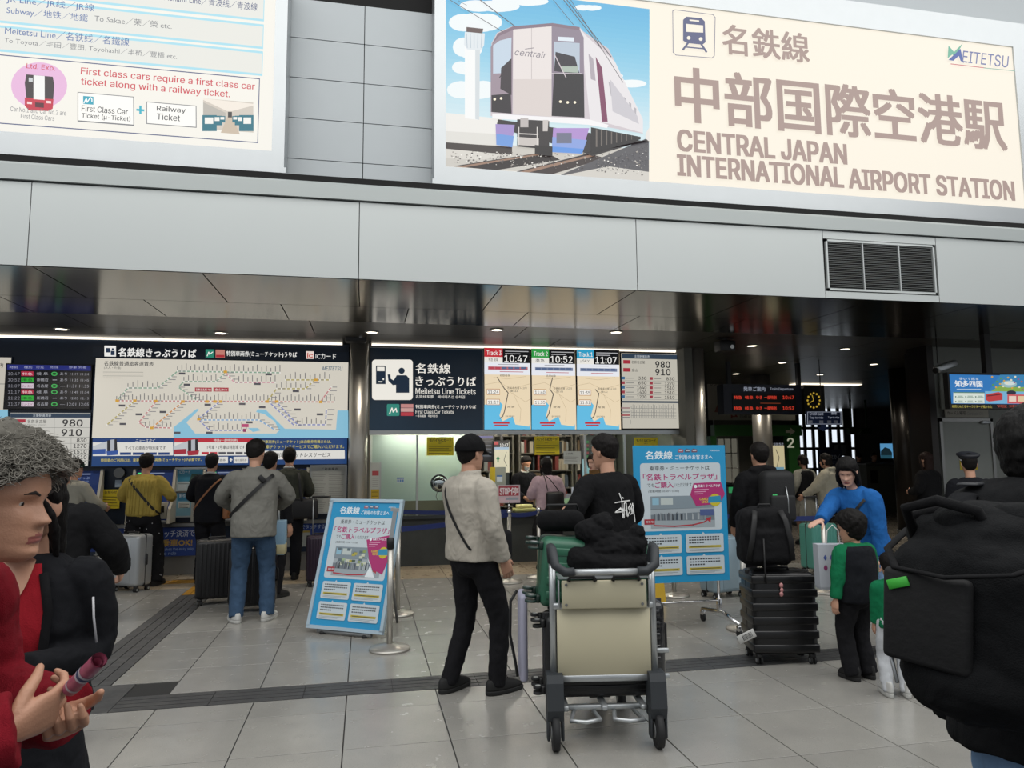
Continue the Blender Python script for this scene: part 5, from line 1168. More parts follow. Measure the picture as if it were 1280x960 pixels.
def human(label, x, y, yaw, h=1.70, sex='m', lean=0, side=0, twist=0, wL=None, wR=None, eL=None, eR=None, fL=None, fR=None, head=(0, 0, 0),
          top=None, pants=None, skirt=None, hair=None, shoes=None, skin=None, vox=.010, face=True, hands=True, z=0., fat=1., handL={}, handR={}, rough_legs=False, name='person', hsz=1., hf=0.):
    """yaw: direction faced, degrees, 0 = away from the camera side (+Y), counter-clockwise; wL/wR wrists in body coordinates"""
    S = h/1.70; P = E(name, label, 'person', (x, y, z), R(yaw)); fem = sex == 'f'; skin = skin or M_skin
    sw = (.165 if fem else .185)*lerp(1, fat, .5)
    def U(p):                                              # bend of the trunk
        p = Vector(p); f = max(0., min(1., (p.z-.90)/.28)); c = Vector((0, 0, .95))
        return (Matrix.Rotation(R(twist)*f, 3, 'Z') @ Matrix.Rotation(R(side)*f, 3, 'Y') @ Matrix.Rotation(-R(lean)*f, 3, 'X')) @ (p-c)+c
    sc = Matrix.Scale(S, 4)
    sh = {s: U((s*sw, -.012, 1.375)) for s in (-1, 1)}
    hip = {s: Vector((s*.088, 0, .90)) for s in (-1, 1)}
    ft = {-1: fL or (-.11, 0, 8), 1: fR or (.11, 0, -8)}
    ank = {s: Vector((ft[s][0], ft[s][1], ft[s][3] if len(ft[s]) > 3 else .085)) for s in (-1, 1)}
    knee = {s: ik(hip[s], ank[s], .43, .415, (s*.12, 1, 0)) for s in (-1, 1)}
    wr = {-1: Vector(wL or (-.25, .05, .83)), 1: Vector(wR or (.25, .05, .83))}
    el = {s: ik(sh[s], wr[s], .275, .255, (eL if s < 0 else eR) or (s*.5, -.8, -.15)) for s in (-1, 1)}
    for s in (-1, 1):
        d = wr[s]-sh[s]
        if d.length > .528: wr[s] = sh[s]+d*(.528/d.length)
    # torso table: z, half width, half depth, y centre
    f = fat
    TB = [(.80, .13, .10, 0), (.86, .165, .112, -.005), (.93, .168, .112, -.008), (1.02, .148*f, .103*f, 0), (1.12, .145*f, .103*f, .002), (1.22, .160*f, .112*f, 0), (1.30, .172, .112, -.004), (1.37, .165, .095, -.012), (1.415, .125, .075, -.016), (1.445, .075, .060, -.014)]
    if fem: TB = [(.80, .135, .10, 0), (.86, .168, .115, -.006), (.93, .160, .110, -.008), (1.02, .128*f, .092*f, 0), (1.12, .128*f, .092*f, .002), (1.22, .142*f, .112*f, .008), (1.30, .150, .105, .0), (1.37, .145, .085, -.012), (1.415, .105, .068, -.016), (1.445, .062, .054, -.014)]
    def trunk(q, tb, ease=0., dep=1.):
        R_ = []
        for z_, w, d, yc in tb: R_.append([U(v) for v in oval(Vector((0, yc, z_)), w+ease, (d+ease)*dep, 28)])
        q.loft(R_)
    def limb(q, pts, r, n=14, sub=3):
        # smooth joints: insert points near each joint
        P_, r_ = [pts[0]], [r[0]]
        for i in range(len(pts)-1):
            for k in range(1, sub+1): P_.append(pts[i].lerp(pts[i+1], k/sub)); r_.append(lerp(r[i], r[i+1], k/sub))
        for it in range(2):
            for i in range(1, len(P_)-1): P_[i] = P_[i]*.6+(P_[i-1]+P_[i+1])*.2
        q.tube(P_, r_, n)
    # ---- body (continuous under the clothes)
    q = MB(); trunk(q, [r_ for r_ in TB if r_[0] > .83], -.022)
    for s in (-1, 1):
        limb(q, [hip[s]+Vector((0, 0, .02)), knee[s], ank[s]], [.070, .048, .034]); limb(q, [sh[s]+Vector((-s*.03, 0, 0)), el[s], wr[s]], [.045, .036, .024])
        fwd = Matrix.Rotation(R(ft[s][2]), 3, 'Z') @ Vector((0, 1, 0)); q.tube([ank[s]+Vector((0, 0, -.03)), ank[s]+fwd*.07+Vector((0, 0, -.045)), ank[s]+fwd*.14+Vector((0, 0, -.06))], [.03, .03, .02], 10)
    xf(q, sc); parts = [fuse(q, .022, 2)]
    nb = U((0, -.014, 1.44)); hc = nb+Matrix.Rotation(-R(lean)*.6, 3, 'X') @ Vector((0, .028+hf, .150))
    HM = Matrix.Rotation(R(head[0]), 3, 'Z') @ Matrix.Rotation(-R(head[1]), 3, 'X') @ Matrix.Rotation(R(head[2]), 3, 'Y')
    if twist: HM = Matrix.Rotation(R(twist), 3, 'Z') @ HM
    H4 = Matrix.Translation(hc*S) @ HM.to_4x4() @ Matrix.Scale(S*hsz*(.96 if fem else 1.), 4)
    q = head_mb(1., fem); xf(q, H4)
    neck0 = U((0, -.02, 1.36))*S; neck1 = H4 @ Vector((0, -.020, -.065))
    q.tube([neck0, neck0.lerp(neck1, .5), neck1, H4 @ Vector((0, -.02, 0))], [.068*S*(.85 if fem else 1), .054*S*(.85 if fem else 1), .050*S*(.87 if fem else 1), .040*S], 18)
    parts.append(fuse(q, .0036 if vox < .0075 else (.0048 if vox < .0095 else (.0062 if vox < .013 else .011)), 2, (), .4))
    if hands:
        for s, hd in ((-1, handL), (1, handR)):
            d = (wr[s]-el[s]).normalized()
            if 'd' in hd: d = Vector(hd['d']).normalized()
            n_ = Vector(hd.get('n', (-s, .25, 0))); t_ = Vector(hd.get('s', (0, 1, .1)))
            q = hand_mb(wr[s], d, n_, t_, hd.get('curl', 22), hd.get('hs', .93 if fem else 1.02), hd.get('spread', 0), hd.get('thumb', 1.), hd.get('curls')); xf(q, sc)
            parts.append(fuse(q, .0030 if vox < .0075 else (.0045 if vox < .0095 else (.006 if vox < .013 else .011)), 1, (), .4))
    H4i = H4.inverted(); Hz = (H4 @ Vector((0, 0, -.1))).z
    def mf(c):
        p = H4i @ c
        if abs(p.x) < .023 and p.y > .07 and .155 < (p.z+.115)/.23 < .243-abs(p.x)*1.2: return 1
        return 0
    body = put(parts, 'body', [skin, M_lip], P, mf if face else None)
    if face:
        for s in (-1, 1):
            q = MB(); c = headpt(.502, s*.42, 1, fem); c = Vector((s*.0315, c.y-.0085, -.115+.23*.502)); q.ball(c, .0118, 14); xf(q, H4); e = q.build('eye', M_eye, body)
            q = MB(); q.ball(c+Vector((s*.0008, .0072, -.0015)), (.0056, .0052, .0056), 10); xf(q, H4); q.build('iris', M_iris, e) if False else q.build('eye_iris', M_iris, body)
            q = MB(); y0 = c.y+.0110
            q.tube([(s*.020, y0-.0005, c.z+.001), (s*.026, y0+.001, c.z+.0058), (s*.033, y0+.0005, c.z+.0062), (s*.043, y0-.006, c.z+.001)], [.0012, .0021, .0021, .0012], 6); xf(q, H4); q.build('eyelid', M_brow, body)
            q = MB(); q.tube([(s*.014, .0875, .0145), (s*.028, .0865, .0205), (s*.045, .074, .0175)], [.0022, .0035, .0016], 8, flat=1.); xf(q, H4); q.build('eyebrow', M_brow, body)
    if hair:
        k = dict(hair); col = k.pop('col', '141110'); kd = k.pop('kind', 'short'); nz = k.pop('noise', ((.025, .007),)); hv = k.pop('vox', max(.0055, vox*.75))
        q = hair_mb(kd, fem, **k); xf(q, H4); put([fuse(q, hv, 2, nz)], 'hair', hairmat(col), P)
    # ---- clothes
    res = dict(P=P, S=S, U=U, sh=sh, el=el, wr=wr, H4=H4, hc=hc, knee=knee, ank=ank, hip=hip, TB=TB, HM=HM, nb=nb)
    if top:
        e = top.get('ease', .02); hem = top.get('hem', .84); fl = top.get('flare', 0.); tb = []
        zs_ = [hem]+[v for v in (.86, .93, 1.02, 1.12, 1.22, 1.30, 1.37, 1.415) if v > hem+.02]+[top.get('neckz', 1.445)]
        for z_ in zs_:
            w, d, yc = [interp([(r[0], r[i]) for r in TB], z_) for i in (1, 2, 3)]
            box = top.get('boxy', .5)
            if z_ < 1.26: w = lerp(w, .168*lerp(1, f, .6), box); d = lerp(d, .115*f, box)
            if z_ < .86: w = max(w, .168); d = max(d, .115)
            ee = e*(1 if z_ < 1.38 else .6); w += ee+fl*max(0, (1.15-z_)); d += ee+fl*max(0, 1.15-z_)*.7
            if z_ == hem and top.get('gather', 0): w -= top['gather']; d -= top['gather']
            tb.append((z_, w, d, yc))
        q = MB(); R_ = [[U(v) for v in oval(Vector((0, c, z_)), w, d, 32)] for z_, w, d, c in tb]; q.loft(R_)
        res['torso'] = [[v*S for v in r] for r in R_]
        sl = top.get('sleeve', 1.); se = top.get('sease', e)
        for s in (-1, 1):
            if sl <= 0: continue
            w_ = wr[s]; cuffp = el[s].lerp(w_, 1-(1-sl)*1.) if sl < 1 else w_.lerp(el[s], .06 if sl == 1 else -.05)
            limb(q, [U((s*(sw-.055), -.012, 1.365)), sh[s]+Vector((s*.004, 0, -.018)), el[s], cuffp], [.060+se*.5, .058+se*.75, .045+se*.85, top.get('cuff', .036)+se*.55], 18, 4)
        if top.get('collar', 0):
            cz = top['collar']; R_ = [[U(v) for v in oval(Vector((0, -.014+.012*k, 1.43+cz*k*.5)), .078+e*.3-.006*k, .066+e*.3-.004*k, 22)] for k in range(3)]; q.loft(R_)
        if top.get('hood', 0):
            hh = top['hood']; c = U((0, -.05, 1.445)); q.ball(c, (.135*hh, .085*hh, .06*hh), 22); q.ball(U((0, -.085, 1.40)), (.11*hh, .06*hh, .085*hh), 22)
            q.tube([U((-.10, .03, 1.43)), U((-.115, -.05, 1.455)), U((0, -.12, 1.47)), U((.115, -.05, 1.455)), U((.10, .03, 1.43))], .035*hh, 14)
        xf(q, sc); m_ = top['mat']; t = put([fuse(q, top.get('vox', vox), top.get('smooth', 4), top.get('wr', ((.11, .016), (.04, .006))))], top.get('name', 'jacket'), m_, P); res['top'] = t
        if top.get('hemband'):
            q = MB(); R2 = [[U(v) for v in oval(Vector((0, tb[0][3], hem+dz)), tb[0][1]+.004, tb[0][2]+.004, 32)] for dz in (-.02, .035)]; q.loft(R2); xf(q, sc); put([fuse(q, vox, 2)], 'hem_band', top['hemband'], t)
    lm = None
    if pants:
        e = pants.get('ease', .012); q = MB()
        R_ = []
        for z_, w, d, yc in [(.765, .085, .065, 0), (.80, .130, .100, -.004), (.83, .158, .112, -.006), (.88, .168, .118, -.006), (.95, .168, .116, -.008), (1.03, .150*f, .106*f, -.002)]: R_.append([U(v) for v in oval(Vector((0, yc, z_)), w+e*.6, d+e*.6, 28)])
        q.loft(R_); fl_ = pants.get('flare', 0.); end = pants.get('end', .0)
        for s in (-1, 1):
            a_ = ank[s].lerp(knee[s], end) if end else ank[s]+Vector((0, -.006, -.038))
            limb(q, [hip[s]+Vector((s*.002, 0, .03)), hip[s].lerp(knee[s], .45), knee[s], knee[s].lerp(a_, .5), a_], [.096+e*.5, .083+e, .062+e, .056+e+fl_*.5, .046+e+fl_], 18, 3)
        xf(q, sc); lm = put([fuse(q, pants.get('vox', max(vox, .012)), 3, pants.get('wr', ((.07, .018), (.03, .006))))], pants.get('name', 'trousers'), pants['mat'], P)
    if skirt:
        e = skirt.get('ease', .02); q = MB(); zl = skirt['len']; R_ = []
        for k in range(9):
            u = k/8; z_ = 1.02-(1.02-zl)*u; w = lerp(.14, .19+skirt.get('flare', .05), min(1, u*1.4)); d = lerp(.10, .15+skirt.get('flare', .05), min(1, u*1.4)); r = oval(Vector((0, 0, z_)), w, d, 40, None, 2.)
            for j, v in enumerate(r):
                g_ = 1+.05*u*math.sin(j*2*pi/40*9); v.x *= g_; v.y *= g_
            R_.append(r)
        q.loft(R_); xf(q, sc); put([fuse(q, vox, 2, ((.08, .015),))], 'skirt', skirt['mat'], P)
    if shoes:
        for s in (-1, 1):
            o = shoe(P, (ank[s].x*S, (ank[s].y)*S, (ank[s].z-.085)*S), ft[s][2], shoes[0], shoes[1], L=(shoes[2] if len(shoes) > 2 else .28)*S, W=S)
    PEOPLE[label] = res; return res
def strap(res, c, nrm, w, m, name='strap', th=.004, lift=.010, a0=0., a1=2*pi, n=56, parent=None):
    """a band round the clothed trunk, lying in the plane through c with normal nrm (body coordinates, metres at 1.70 m)"""
    T = res['torso']; vs = [v for r in T for v in r]; k = len(T[0])
    fs = [(i*k+j, i*k+(j+1) % k, (i+1)*k+(j+1) % k, (i+1)*k+j) for i in range(len(T)-1) for j in range(k)]
    fs.append(tuple(range((len(T)-1)*k, len(T)*k)))
    bv = BVHTree.FromPolygons(vs, fs); c = Vector(c)*res['S']; N_ = Vector(nrm).normalized()
    u = N_.orthogonal().normalized()
    if 'up' : 
        u = (Vector((0, 0, 1))-N_*N_.z).normalized()
    v = N_.cross(u); pts = []
    for i in range(n+1):
        a = a0+(a1-a0)*i/n; d = u*math.cos(a)+v*math.sin(a); h_ = bv.ray_cast(c+d*1.2, -d)
        if h_[0] is not None: pts.append((h_[0]+d*lift, d))
    if len(pts) < 3: return None
    P2 = [p for p, _ in pts]
    for it in range(3):
        P2 = [P2[0]]+[P2[i]*.5+(P2[i-1]+P2[i+1])*.25 for i in range(1, len(P2)-1)]+[P2[-1]]
    q = MB(); rings = []
    for p, (_, d) in zip(P2, pts): rings.append([p+N_*w/2+d*th, p-N_*w/2+d*th, p-N_*w/2-d*th, p+N_*w/2-d*th])
    q.loft(rings, sm=False); return q.build(name, m, parent or res['P'])
M_blkcl = cloth('17171a'); M_blk2 = cloth('101012'); M_beige = cloth('a8a297', bump=.2); M_denim = cloth('354a62', scale=14, var=.2); M_denim2 = cloth('7391b4', scale=14, var=.2)
M_shoeb = mat('shoe_black', '121213', .7); M_soleb = mat('sole_black', '1b1b1c', .7); M_shoew = mat('shoe_white', 'b9b9b6', .6); M_solew = mat('sole_white', 'b4b4b0', .6)
M_strapb = mat('strap_black', '0e0e10', .6); M_collarw = cloth('c9c9c6')
def cap_on(res, col, name='cap', brim=True):
    q = MB(); n = 40; rows = []
    for i in range(12):
        t = .57+.425*i/11; r = []; up = Vector((0, 0, .016*(i/11)**.7))
        for j in range(n):
            p = headpt(t, 2*pi*j/n, 0); r.append(p+up+Vector((p.x, p.y, .02+.10*(i/11))).normalized()*(.018-.002*(i/11)))
        rows.append(r)
    q.loft(rows)
    if brim:
        B_ = []
        for k in range(13):
            a = -.85+1.7*k/12; p = headpt(.60, a, 0)+Vector((math.sin(a)*.016, math.cos(a)*.016, 0)); e_ = p+Vector((math.sin(a)*.008, .066*math.cos(a*1.25), -.016-.02*abs(a)))
            B_.append([p+Vector((0, 0, .004)), e_+Vector((0, 0, .003)), e_-Vector((0, 0, .001)), p-Vector((0, 0, .002))])
        q.loft(B_)
    xf(q, res['H4']); return q.build(name, col, res['P'])
def patch(res, pts, m, name, lift=.006, d=(0, 1, 0), grid=10, mats=None):
    """a flat piece of cloth on the trunk: pts is its outline in (x, z) body coordinates, seen from direction d"""
    T = res['torso']; S = res['S']; vs = [v for r in T for v in r]; k = len(T[0])
    fs = [(i*k+j, i*k+(j+1) % k, (i+1)*k+(j+1) % k, (i+1)*k+j) for i in range(len(T)-1) for j in range(k)]
    bv = BVHTree.FromPolygons(vs, fs); D = Vector(d); rows = []
    for i in range(grid+1):
        z = lerp(pts[0][0], pts[-1][0], i/grid); xa = interp([(-p[0], p[1]) for p in pts], -z) if pts[0][0] > pts[-1][0] else interp([(p[0], p[1]) for p in pts], z)
        xb = interp([(-p[0], p[2]) for p in pts], -z) if pts[0][0] > pts[-1][0] else interp([(p[0], p[2]) for p in pts], z); r = []
        for j in range(grid+1):
            x = lerp(xa, xb, j/grid); h_ = bv.ray_cast(Vector((x*S, 0, z*S))+D*1., -D); pnt = h_[0] if h_[0] is not None else (r[-1] if r else Vector((x*S, .1, z*S)))
            r.append(pnt+D*lift)
        rows.append(r)
    q = MB(); q.sheet(rows); return q.build(name, m, res['P'])
def collar(res, m, r=.062, z=1.452, name='shirt_collar'):
    q = MB(); pts = [res['U']((r*math.sin(a), -.012+r*.92*math.cos(a), z+.012*-math.cos(a)-.0))*res['S'] for a in [2*pi*k/20 for k in range(20)]]
    q.tube(pts, .013, 8, closed=True); return q.build(name, m, res['P'])
def shoulder_bag(res, c, size, m, name='shoulder_bag'):
    q = MB(); q.rbox(Vector(c)*res['S'], size, min(size)*.35, 3); return q.build(name, m, res['P'])
SUIT = cloth('15161b', bump=.12)
# ---- man in the beige jacket
r = human('man in a beige shirt jacket and black cap standing left of the luggage cart', .74, 5.05, -62, 1.735, lean=-2, wL=(-.25, .10, .84), wR=(.22, .10, .88), fL=(-.13, -.10, 10), fR=(.12, .12, -6), head=(4, 0, 0),
          top=dict(mat=M_beige, hem=.88, ease=.030, boxy=.9, cuff=.038, collar=.05, name='shirt_jacket', vox=.008), pants=dict(mat=M_blkcl, ease=.010), hair=dict(th=.010, back=.2), shoes=(M_shoeb, M_soleb, .30), vox=.008, fat=1.06)
cap_on(r, cloth('0f0f11')); strap(r, (0, 0, 1.14), (.75, .1, .55), .016, M_strapb)
q = MB(); q.rbox(Vector((.17, .12, .98))*r['S'], (.10, .14, .20), .03, 3); q.build('small_bag', M_blkcl, r['P'])
# ---- man in the black shirt
r = human('man in a black shirt with white scrawled lettering on its back, beyond the cart', 1.78, 5.12, 22, 1.74, lean=4, wL=(-.27, .20, 1.13), wR=(.20, .24, 1.02), fL=(-.12, 0, 8), fR=(.14, .03, -8), head=(14, 4, 0),
          top=dict(mat=M_blk2, hem=.82, ease=.028, boxy=.8, name='long_sleeved_shirt', vox=.008), pants=dict(mat=M_blkcl), hair=dict(th=.018, back=.27, side=.50), shoes=(mat('shoe_grey', '8a8a8c', .7), M_solew, .29), vox=.008, fat=1.08)
q = MB()
def scr_(pts, w=.0048):
    T = r['torso']; S = r['S']; vs = [v for rr0 in T for v in rr0]; k = len(T[0]); fs = [(i*k+j, i*k+(j+1) % k, (i+1)*k+(j+1) % k, (i+1)*k+j) for i in range(len(T)-1) for j in range(k)]
    bv = scr_.bv if hasattr(scr_, 'bv') else BVHTree.FromPolygons(vs, fs); scr_.bv = bv
    # lettering read from the photograph's crop (816 x 960), mapped to the back of the shirt
    P_ = []
    for (a, b), (c, d) in zip(pts, pts[1:]):
        n = max(2, int(math.hypot(c-a, d-b)/14))
        for i in range(n+1): P_.append((lerp(a, c, i/n), lerp(b, d, i/n)))
    W = []
    for a, b in P_:
        x = (a-505)/960*.62+.02; z = 1.385-(b-110)/960*.50
        h_ = bv.ray_cast(Vector((x*S, -1, z*S)), Vector((0, 1, 0)))
        if h_[0] is not None: W.append(h_[0]+Vector((0, -.008, 0)))
    if len(W) > 1: q.tube(W, w, 6, flat=.25, up=(0, 1, 0))
for pts in ([(438, 265), (460, 360), (455, 600)], [(365, 392), (470, 378), (592, 372)], [(440, 460), (360, 520), (440, 515), (520, 490)], [(440, 470), (475, 600), (492, 400), (470, 600)], [(492, 400), (520, 400), (510, 580)],
            [(520, 400), (530, 585), (545, 560)], [(600, 415), (550, 470), (575, 520), (545, 545)], [(640, 410), (595, 480), (610, 545), (580, 560)], [(610, 470), (625, 560), (650, 430)], [(645, 500), (662, 600), (662, 672)], [(475, 325), (492, 340)], [(395, 500), (430, 480), (480, 480)]): scr_(pts)
q.build('shirt_lettering', ink('dcdcda'), r['P'])
# ---- machine queue
r = human('person in a cable-knit yellow sweater and black speckled trousers at a machine', at(181, 600, 10.2).x, 10.2, -6, 1.66, lean=3, wL=(-.24, .30, 1.10), wR=(.24, .30, 1.12), fL=(-.20, -.05, 14), fR=(.20, -.02, -14),
          top=dict(mat=cloth('a8944a', var=.15), hem=.90, ease=.045, sease=.03, boxy=.95, gather=.03, name='sweater', wr=((.12, .018), (.03, .008)), hemband=cloth('9a8640')), pants=dict(mat=M_blkcl, ease=.035, flare=.01), hair=dict(th=.02, back=.24), shoes=(M_shoeb, M_soleb, .30), face=False)
strap(r, (0, 0, 1.18), (.72, .1, .6), .03, M_strapb, 'sling_strap')
q = MB()
for k in range(-4, 5):
    T = r['torso']; pts = [min((v for v in ring if True), key=lambda v: abs(v.x-k*.042)+(10 if v.y > 0 else 0))+Vector((0, -.004, 0)) for ring in T[1:-2]]
    if len(pts) > 2: q.tube(pts, .008, 6, sm=True)
o = q.build('cable_knit', MATS[[m for m in MATS if m.startswith('cloth_a8944a')][0]], r['P']); o['kind'] = 'stuff'
q = MB(); rr = random.Random(5)
for k in range(46):
    s = rr.choice((-1, 1)); z = rr.uniform(.12, .85); L_ = r['hip'][s].lerp(r['ank'][s], (.9-z)/.82); w = rr.uniform(2.6, 6.8); q.ball(Vector((L_.x+.098*math.cos(w)*(1.1 if z > .5 else .85), L_.y+.10*math.sin(w)*(1.1 if z > .5 else .8), z)), (.007, .007, .007), 6)
o = q.build('star_print', ink('a8a8ac'), r['P']); o['kind'] = 'stuff'
r = human('man in a black suit with a brown bag strap at a ticket machine', at(263, 600, 10.15).x, 10.15, -8, 1.66, lean=3, wL=(-.2, .30, 1.08), wR=(.2, .30, 1.06), top=dict(mat=SUIT, hem=.80, ease=.026, boxy=.7, name='suit_jacket'), pants=dict(mat=SUIT, ease=.016), hair=dict(th=.013, col='1c1a1a'), shoes=(M_shoeb, M_soleb), face=False)
collar(r, M_collarw); strap(r, (0, 0, 1.18), (-.72, .1, .6), .022, mat('leather_tan', '8a5a38', .6))
shoulder_bag(r, (.235, .02, .93), (.07, .22, .16), MATS['leather_tan'])
r = human('man in a dark olive suit jacket with a black shoulder bag at the rightmost machine', at(361, 600, 10.2).x, 10.2, 2, 1.73, lean=2, wL=(-.2, .30, 1.10), wR=(.18, .28, 1.10), fL=(-.11, 0, 5), fR=(.10, .02, -5), top=dict(mat=cloth('3b3d36', bump=.15), hem=.84, ease=.028, boxy=.75, name='suit_jacket'), pants=dict(mat=SUIT, ease=.018), hair=dict(th=.015, col='14110f'), shoes=(M_shoeb, M_soleb), face=False)
collar(r, M_collarw); q = MB(); q.tube([Vector((.13, -.13, 1.42)), Vector((.15, -.165, 1.3)), Vector((.17, -.165, 1.1)), Vector((.19, -.155, 1.0))], .018, 8, flat=.3, up=(0, 1, 0)); q.build('bag_strap', M_strapb, r['P']); shoulder_bag(r, (.21, -.10, .92), (.36, .13, .27), mat('bag_black', '17171a', .6), 'briefcase')
r = human('person in dark clothes standing just beyond the grey-jacketed man', at(336, 600, 8.9).x, 8.95, -20, 1.66, fL=(-.09, 0, 10), fR=(.12, .0, -30), top=dict(mat=M_blkcl, hem=.84), pants=dict(mat=M_blkcl), hair=dict(th=.02), shoes=(M_shoeb, M_soleb), face=False)
r = human('man in a grey overshirt, blue jeans and white sneakers seen from behind', at(314, 776, 7.70).x, 7.70, 3, 1.77, lean=1, wL=(-.20, .26, 1.06), wR=(.20, .26, 1.06), eL=(-.9, -.5, -.2), eR=(.9, -.5, -.2), fL=(-.14, 0, 24), fR=(.14, .02, -24), head=(-18, 5, 0),
          top=dict(mat=cloth('73726c', bump=.2), hem=.80, ease=.040, sease=.026, boxy=.9, cuff=.038, collar=.04, name='overshirt', vox=.008), pants=dict(mat=M_denim, ease=.016, flare=.006), hair=dict(th=.020, back=.28, side=.55), shoes=(M_shoew, M_solew, .29), vox=.009, fat=1.05)
strap(r, (0, 0, 1.20), (-.66, .1, .66), .035, M_strapb, 'sling_strap'); q = MB(); q.rbox(Vector((.075, -.155, 1.35))*r['S'], (.08, .02, .05), .008, 2, Matrix.Rotation(R(45), 3, 'Y')); q.build('strap_buckle', M_strapb, r['P'])
r = human('person in a dark green cap at the leftmost ticket machine', at(88, 600, 10.05).x, 10.05, -30, 1.60, lean=6, wR=(.2, .38, 1.06), top=dict(mat=cloth('9b988c'), hem=.84, ease=.03), pants=dict(mat=M_blkcl), hair=dict(th=.018, back=.2), shoes=(M_shoeb, M_soleb), face=False)
cap_on(r, cloth('182a22'), 'beanie', False)
r = human('person in a black coat mostly hidden behind the grey-haired man', at(66, 600, 4.6).x, 4.6, 10, 1.60, lean=5, wR=(.36, .22, 1.0), wL=(-.3, .1, .9), top=dict(mat=M_blk2, hem=.55, ease=.05, boxy=.8, name='coat'), pants=dict(mat=M_blkcl), hair=dict(th=.02, back=.15), shoes=(M_shoeb, M_soleb), face=False)
# ---- ticket office
r = human('ticket clerk in a dark suit and white mask behind the office window', at(656, 600, 11.7).x, 11.85, 205, 1.60, lean=8, head=(0, 22, 0), wL=(-.18, .28, 1.02), wR=(.18, .28, 1.0), top=dict(mat=SUIT, hem=.82), pants=dict(mat=SUIT), hair=dict(th=.016), shoes=(M_shoeb, M_soleb), vox=.010)
q = MB(); rows = [[headpt(.06+.32*i/8, a, .7)+Vector((0, .006, 0)) for a in [-1.15+2.3*j/14 for j in range(15)]] for i in range(9)]; q.sheet(rows); xf(q, r['H4']); q.build('face_mask', mat('mask_white', 'c9cdd0', .8), r['P']); collar(r, M_collarw)
r = human('woman with long black hair in a pale pink blouse at the ticket window', at(685, 600, 10.1).x, 10.15, 4, 1.57, 'f', lean=3, wL=(-.15, .28, 1.1), wR=(.17, .28, 1.08), top=dict(mat=cloth('b49da6'), hem=.92, ease=.034, gather=.02, name='blouse'), skirt=dict(mat=M_blkcl, len=.50), hair=dict(kind='long', length=.42, th=.018, col='0f0c0c'), shoes=(M_shoeb, M_soleb, .25), face=False)
q = MB(); q.rbox(Vector((.06, -.19, 1.06))*r['S'], (.26, .11, .26), .04, 3); q.tube([Vector((-.05, -.17, 1.12)), Vector((-.07, -.15, 1.25)), Vector((-.09, -.08, 1.38))], .007, 8); q.tube([Vector((.13, -.17, 1.10)), Vector((.0, -.165, 1.27)), Vector((-.08, -.10, 1.36))], .007, 8); q.build('backpack', mat('bag_black2', '101012', .4), r['P'])
r = human('woman with dark hair in a brown coat turning to the left at the window', at(745, 600, 9.35).x, 9.4, 115, 1.62, 'f', head=(5, 4, 0), wL=(-.12, .26, 1.02), wR=(.14, .28, 1.0), top=dict(mat=cloth('6e5334'), hem=.6, ease=.04, collar=.06, name='coat'), pants=dict(mat=M_blkcl), hair=dict(kind='bob', length=.10, th=.017, col='1b1512'), shoes=(M_shoeb, M_soleb, .25), vox=.010, skin=M_skin2)
# ---- right side
r = human('man in a black jacket wearing a black backpack, left of the luggage stack', at(951, 600, 6.6).x, 6.6, -2, 1.70, top=dict(mat=M_blk2, hem=.80, ease=.045, boxy=.9, hood=1., name='hooded_jacket'), pants=dict(mat=M_blkcl), hair=dict(th=.017), shoes=(M_shoeb, M_soleb), face=False, wL=(-.25, .1, .9), wR=(.25, .12, .9))
q = MB(); q.rbox((.03, -.24, 1.20), (.33, .19, .50), .07, 4); bp_ = q.build('backpack', mat('pack_black', '101113', .7, bump=.2), r['P']); q = MB(); q.rbox((.03, -.345, 1.10), (.25, .05, .24), .022, 3); q.build('front_pocket', MATS['pack_black'], bp_)
q = MB(); q.tube([(.07, -.34, 1.30), (.07, -.372, 1.18), (.07, -.372, 1.05)], .005, 6); q.build('zip', M_alu, bp_)
q = MB(); q.ball((-.062, -.35, 1.215), (.016, .006, .016), 12); q.ball((-.040, -.35, 1.215), (.016, .006, .016), 12); q.ball((-.051, -.35, 1.198), (.016, .006, .020), 12); q.build('heart_charm', mat('green_glow', '1fae58', .4), bp_)
P14 = human('woman in a bright blue sweater leaning over and touching the black luggage', 4.13, 5.40, 112, 1.60, 'f', lean=24, head=(20, 20, 0), wL=(-.22, .16, .80), wR=(.02, .68, 1.12), top=dict(mat=cloth('1f5c9e', var=.12, bump=.2), hem=.86, ease=.028, name='sweater', vox=.008), pants=dict(mat=M_denim2), hair=dict(kind='bob', length=.20, th=.020, front=.68, col='0d0b0b', vol=1.06), shoes=(M_shoeb, M_soleb, .25), vox=.008, skin=M_skin2, handR=dict(d=(0, 1, -.15), n=(0, 0, -1), s=(-1, .2, 0), curl=10), handL=dict(curl=50))
strap(P14, (0, 0, 1.18), (.75, .1, .6), .022, M_strapb)
r = human('small child in green sleeves, dark vest and black trousers before the blue-sweater woman', 3.50, 4.72, 8, 1.13, lean=2, head=(20, 8, 0), wL=(-.30, .0, .82), wR=(.26, .05, .82), top=dict(mat=cloth('0f6a44'), hem=.82, ease=.035, name='green_sweater', vox=.009), pants=dict(mat=M_blkcl, ease=.03, flare=.012), hair=dict(th=.030, back=.10, side=.32, col='12100f', noise=((.03, .016),)), shoes=(M_shoeb, M_soleb), vox=.008, face=False, fat=1.15, hsz=1.42)
T = r['torso']; q = MB(); q.loft([[v+Vector((v.x, v.y+.0, 0)).normalized()*.018 for v in ring] for ring in T[:-1]]); put([fuse(q, .010, 3, ((.08, .012),))], 'vest', cloth('15171c'), r['P'])
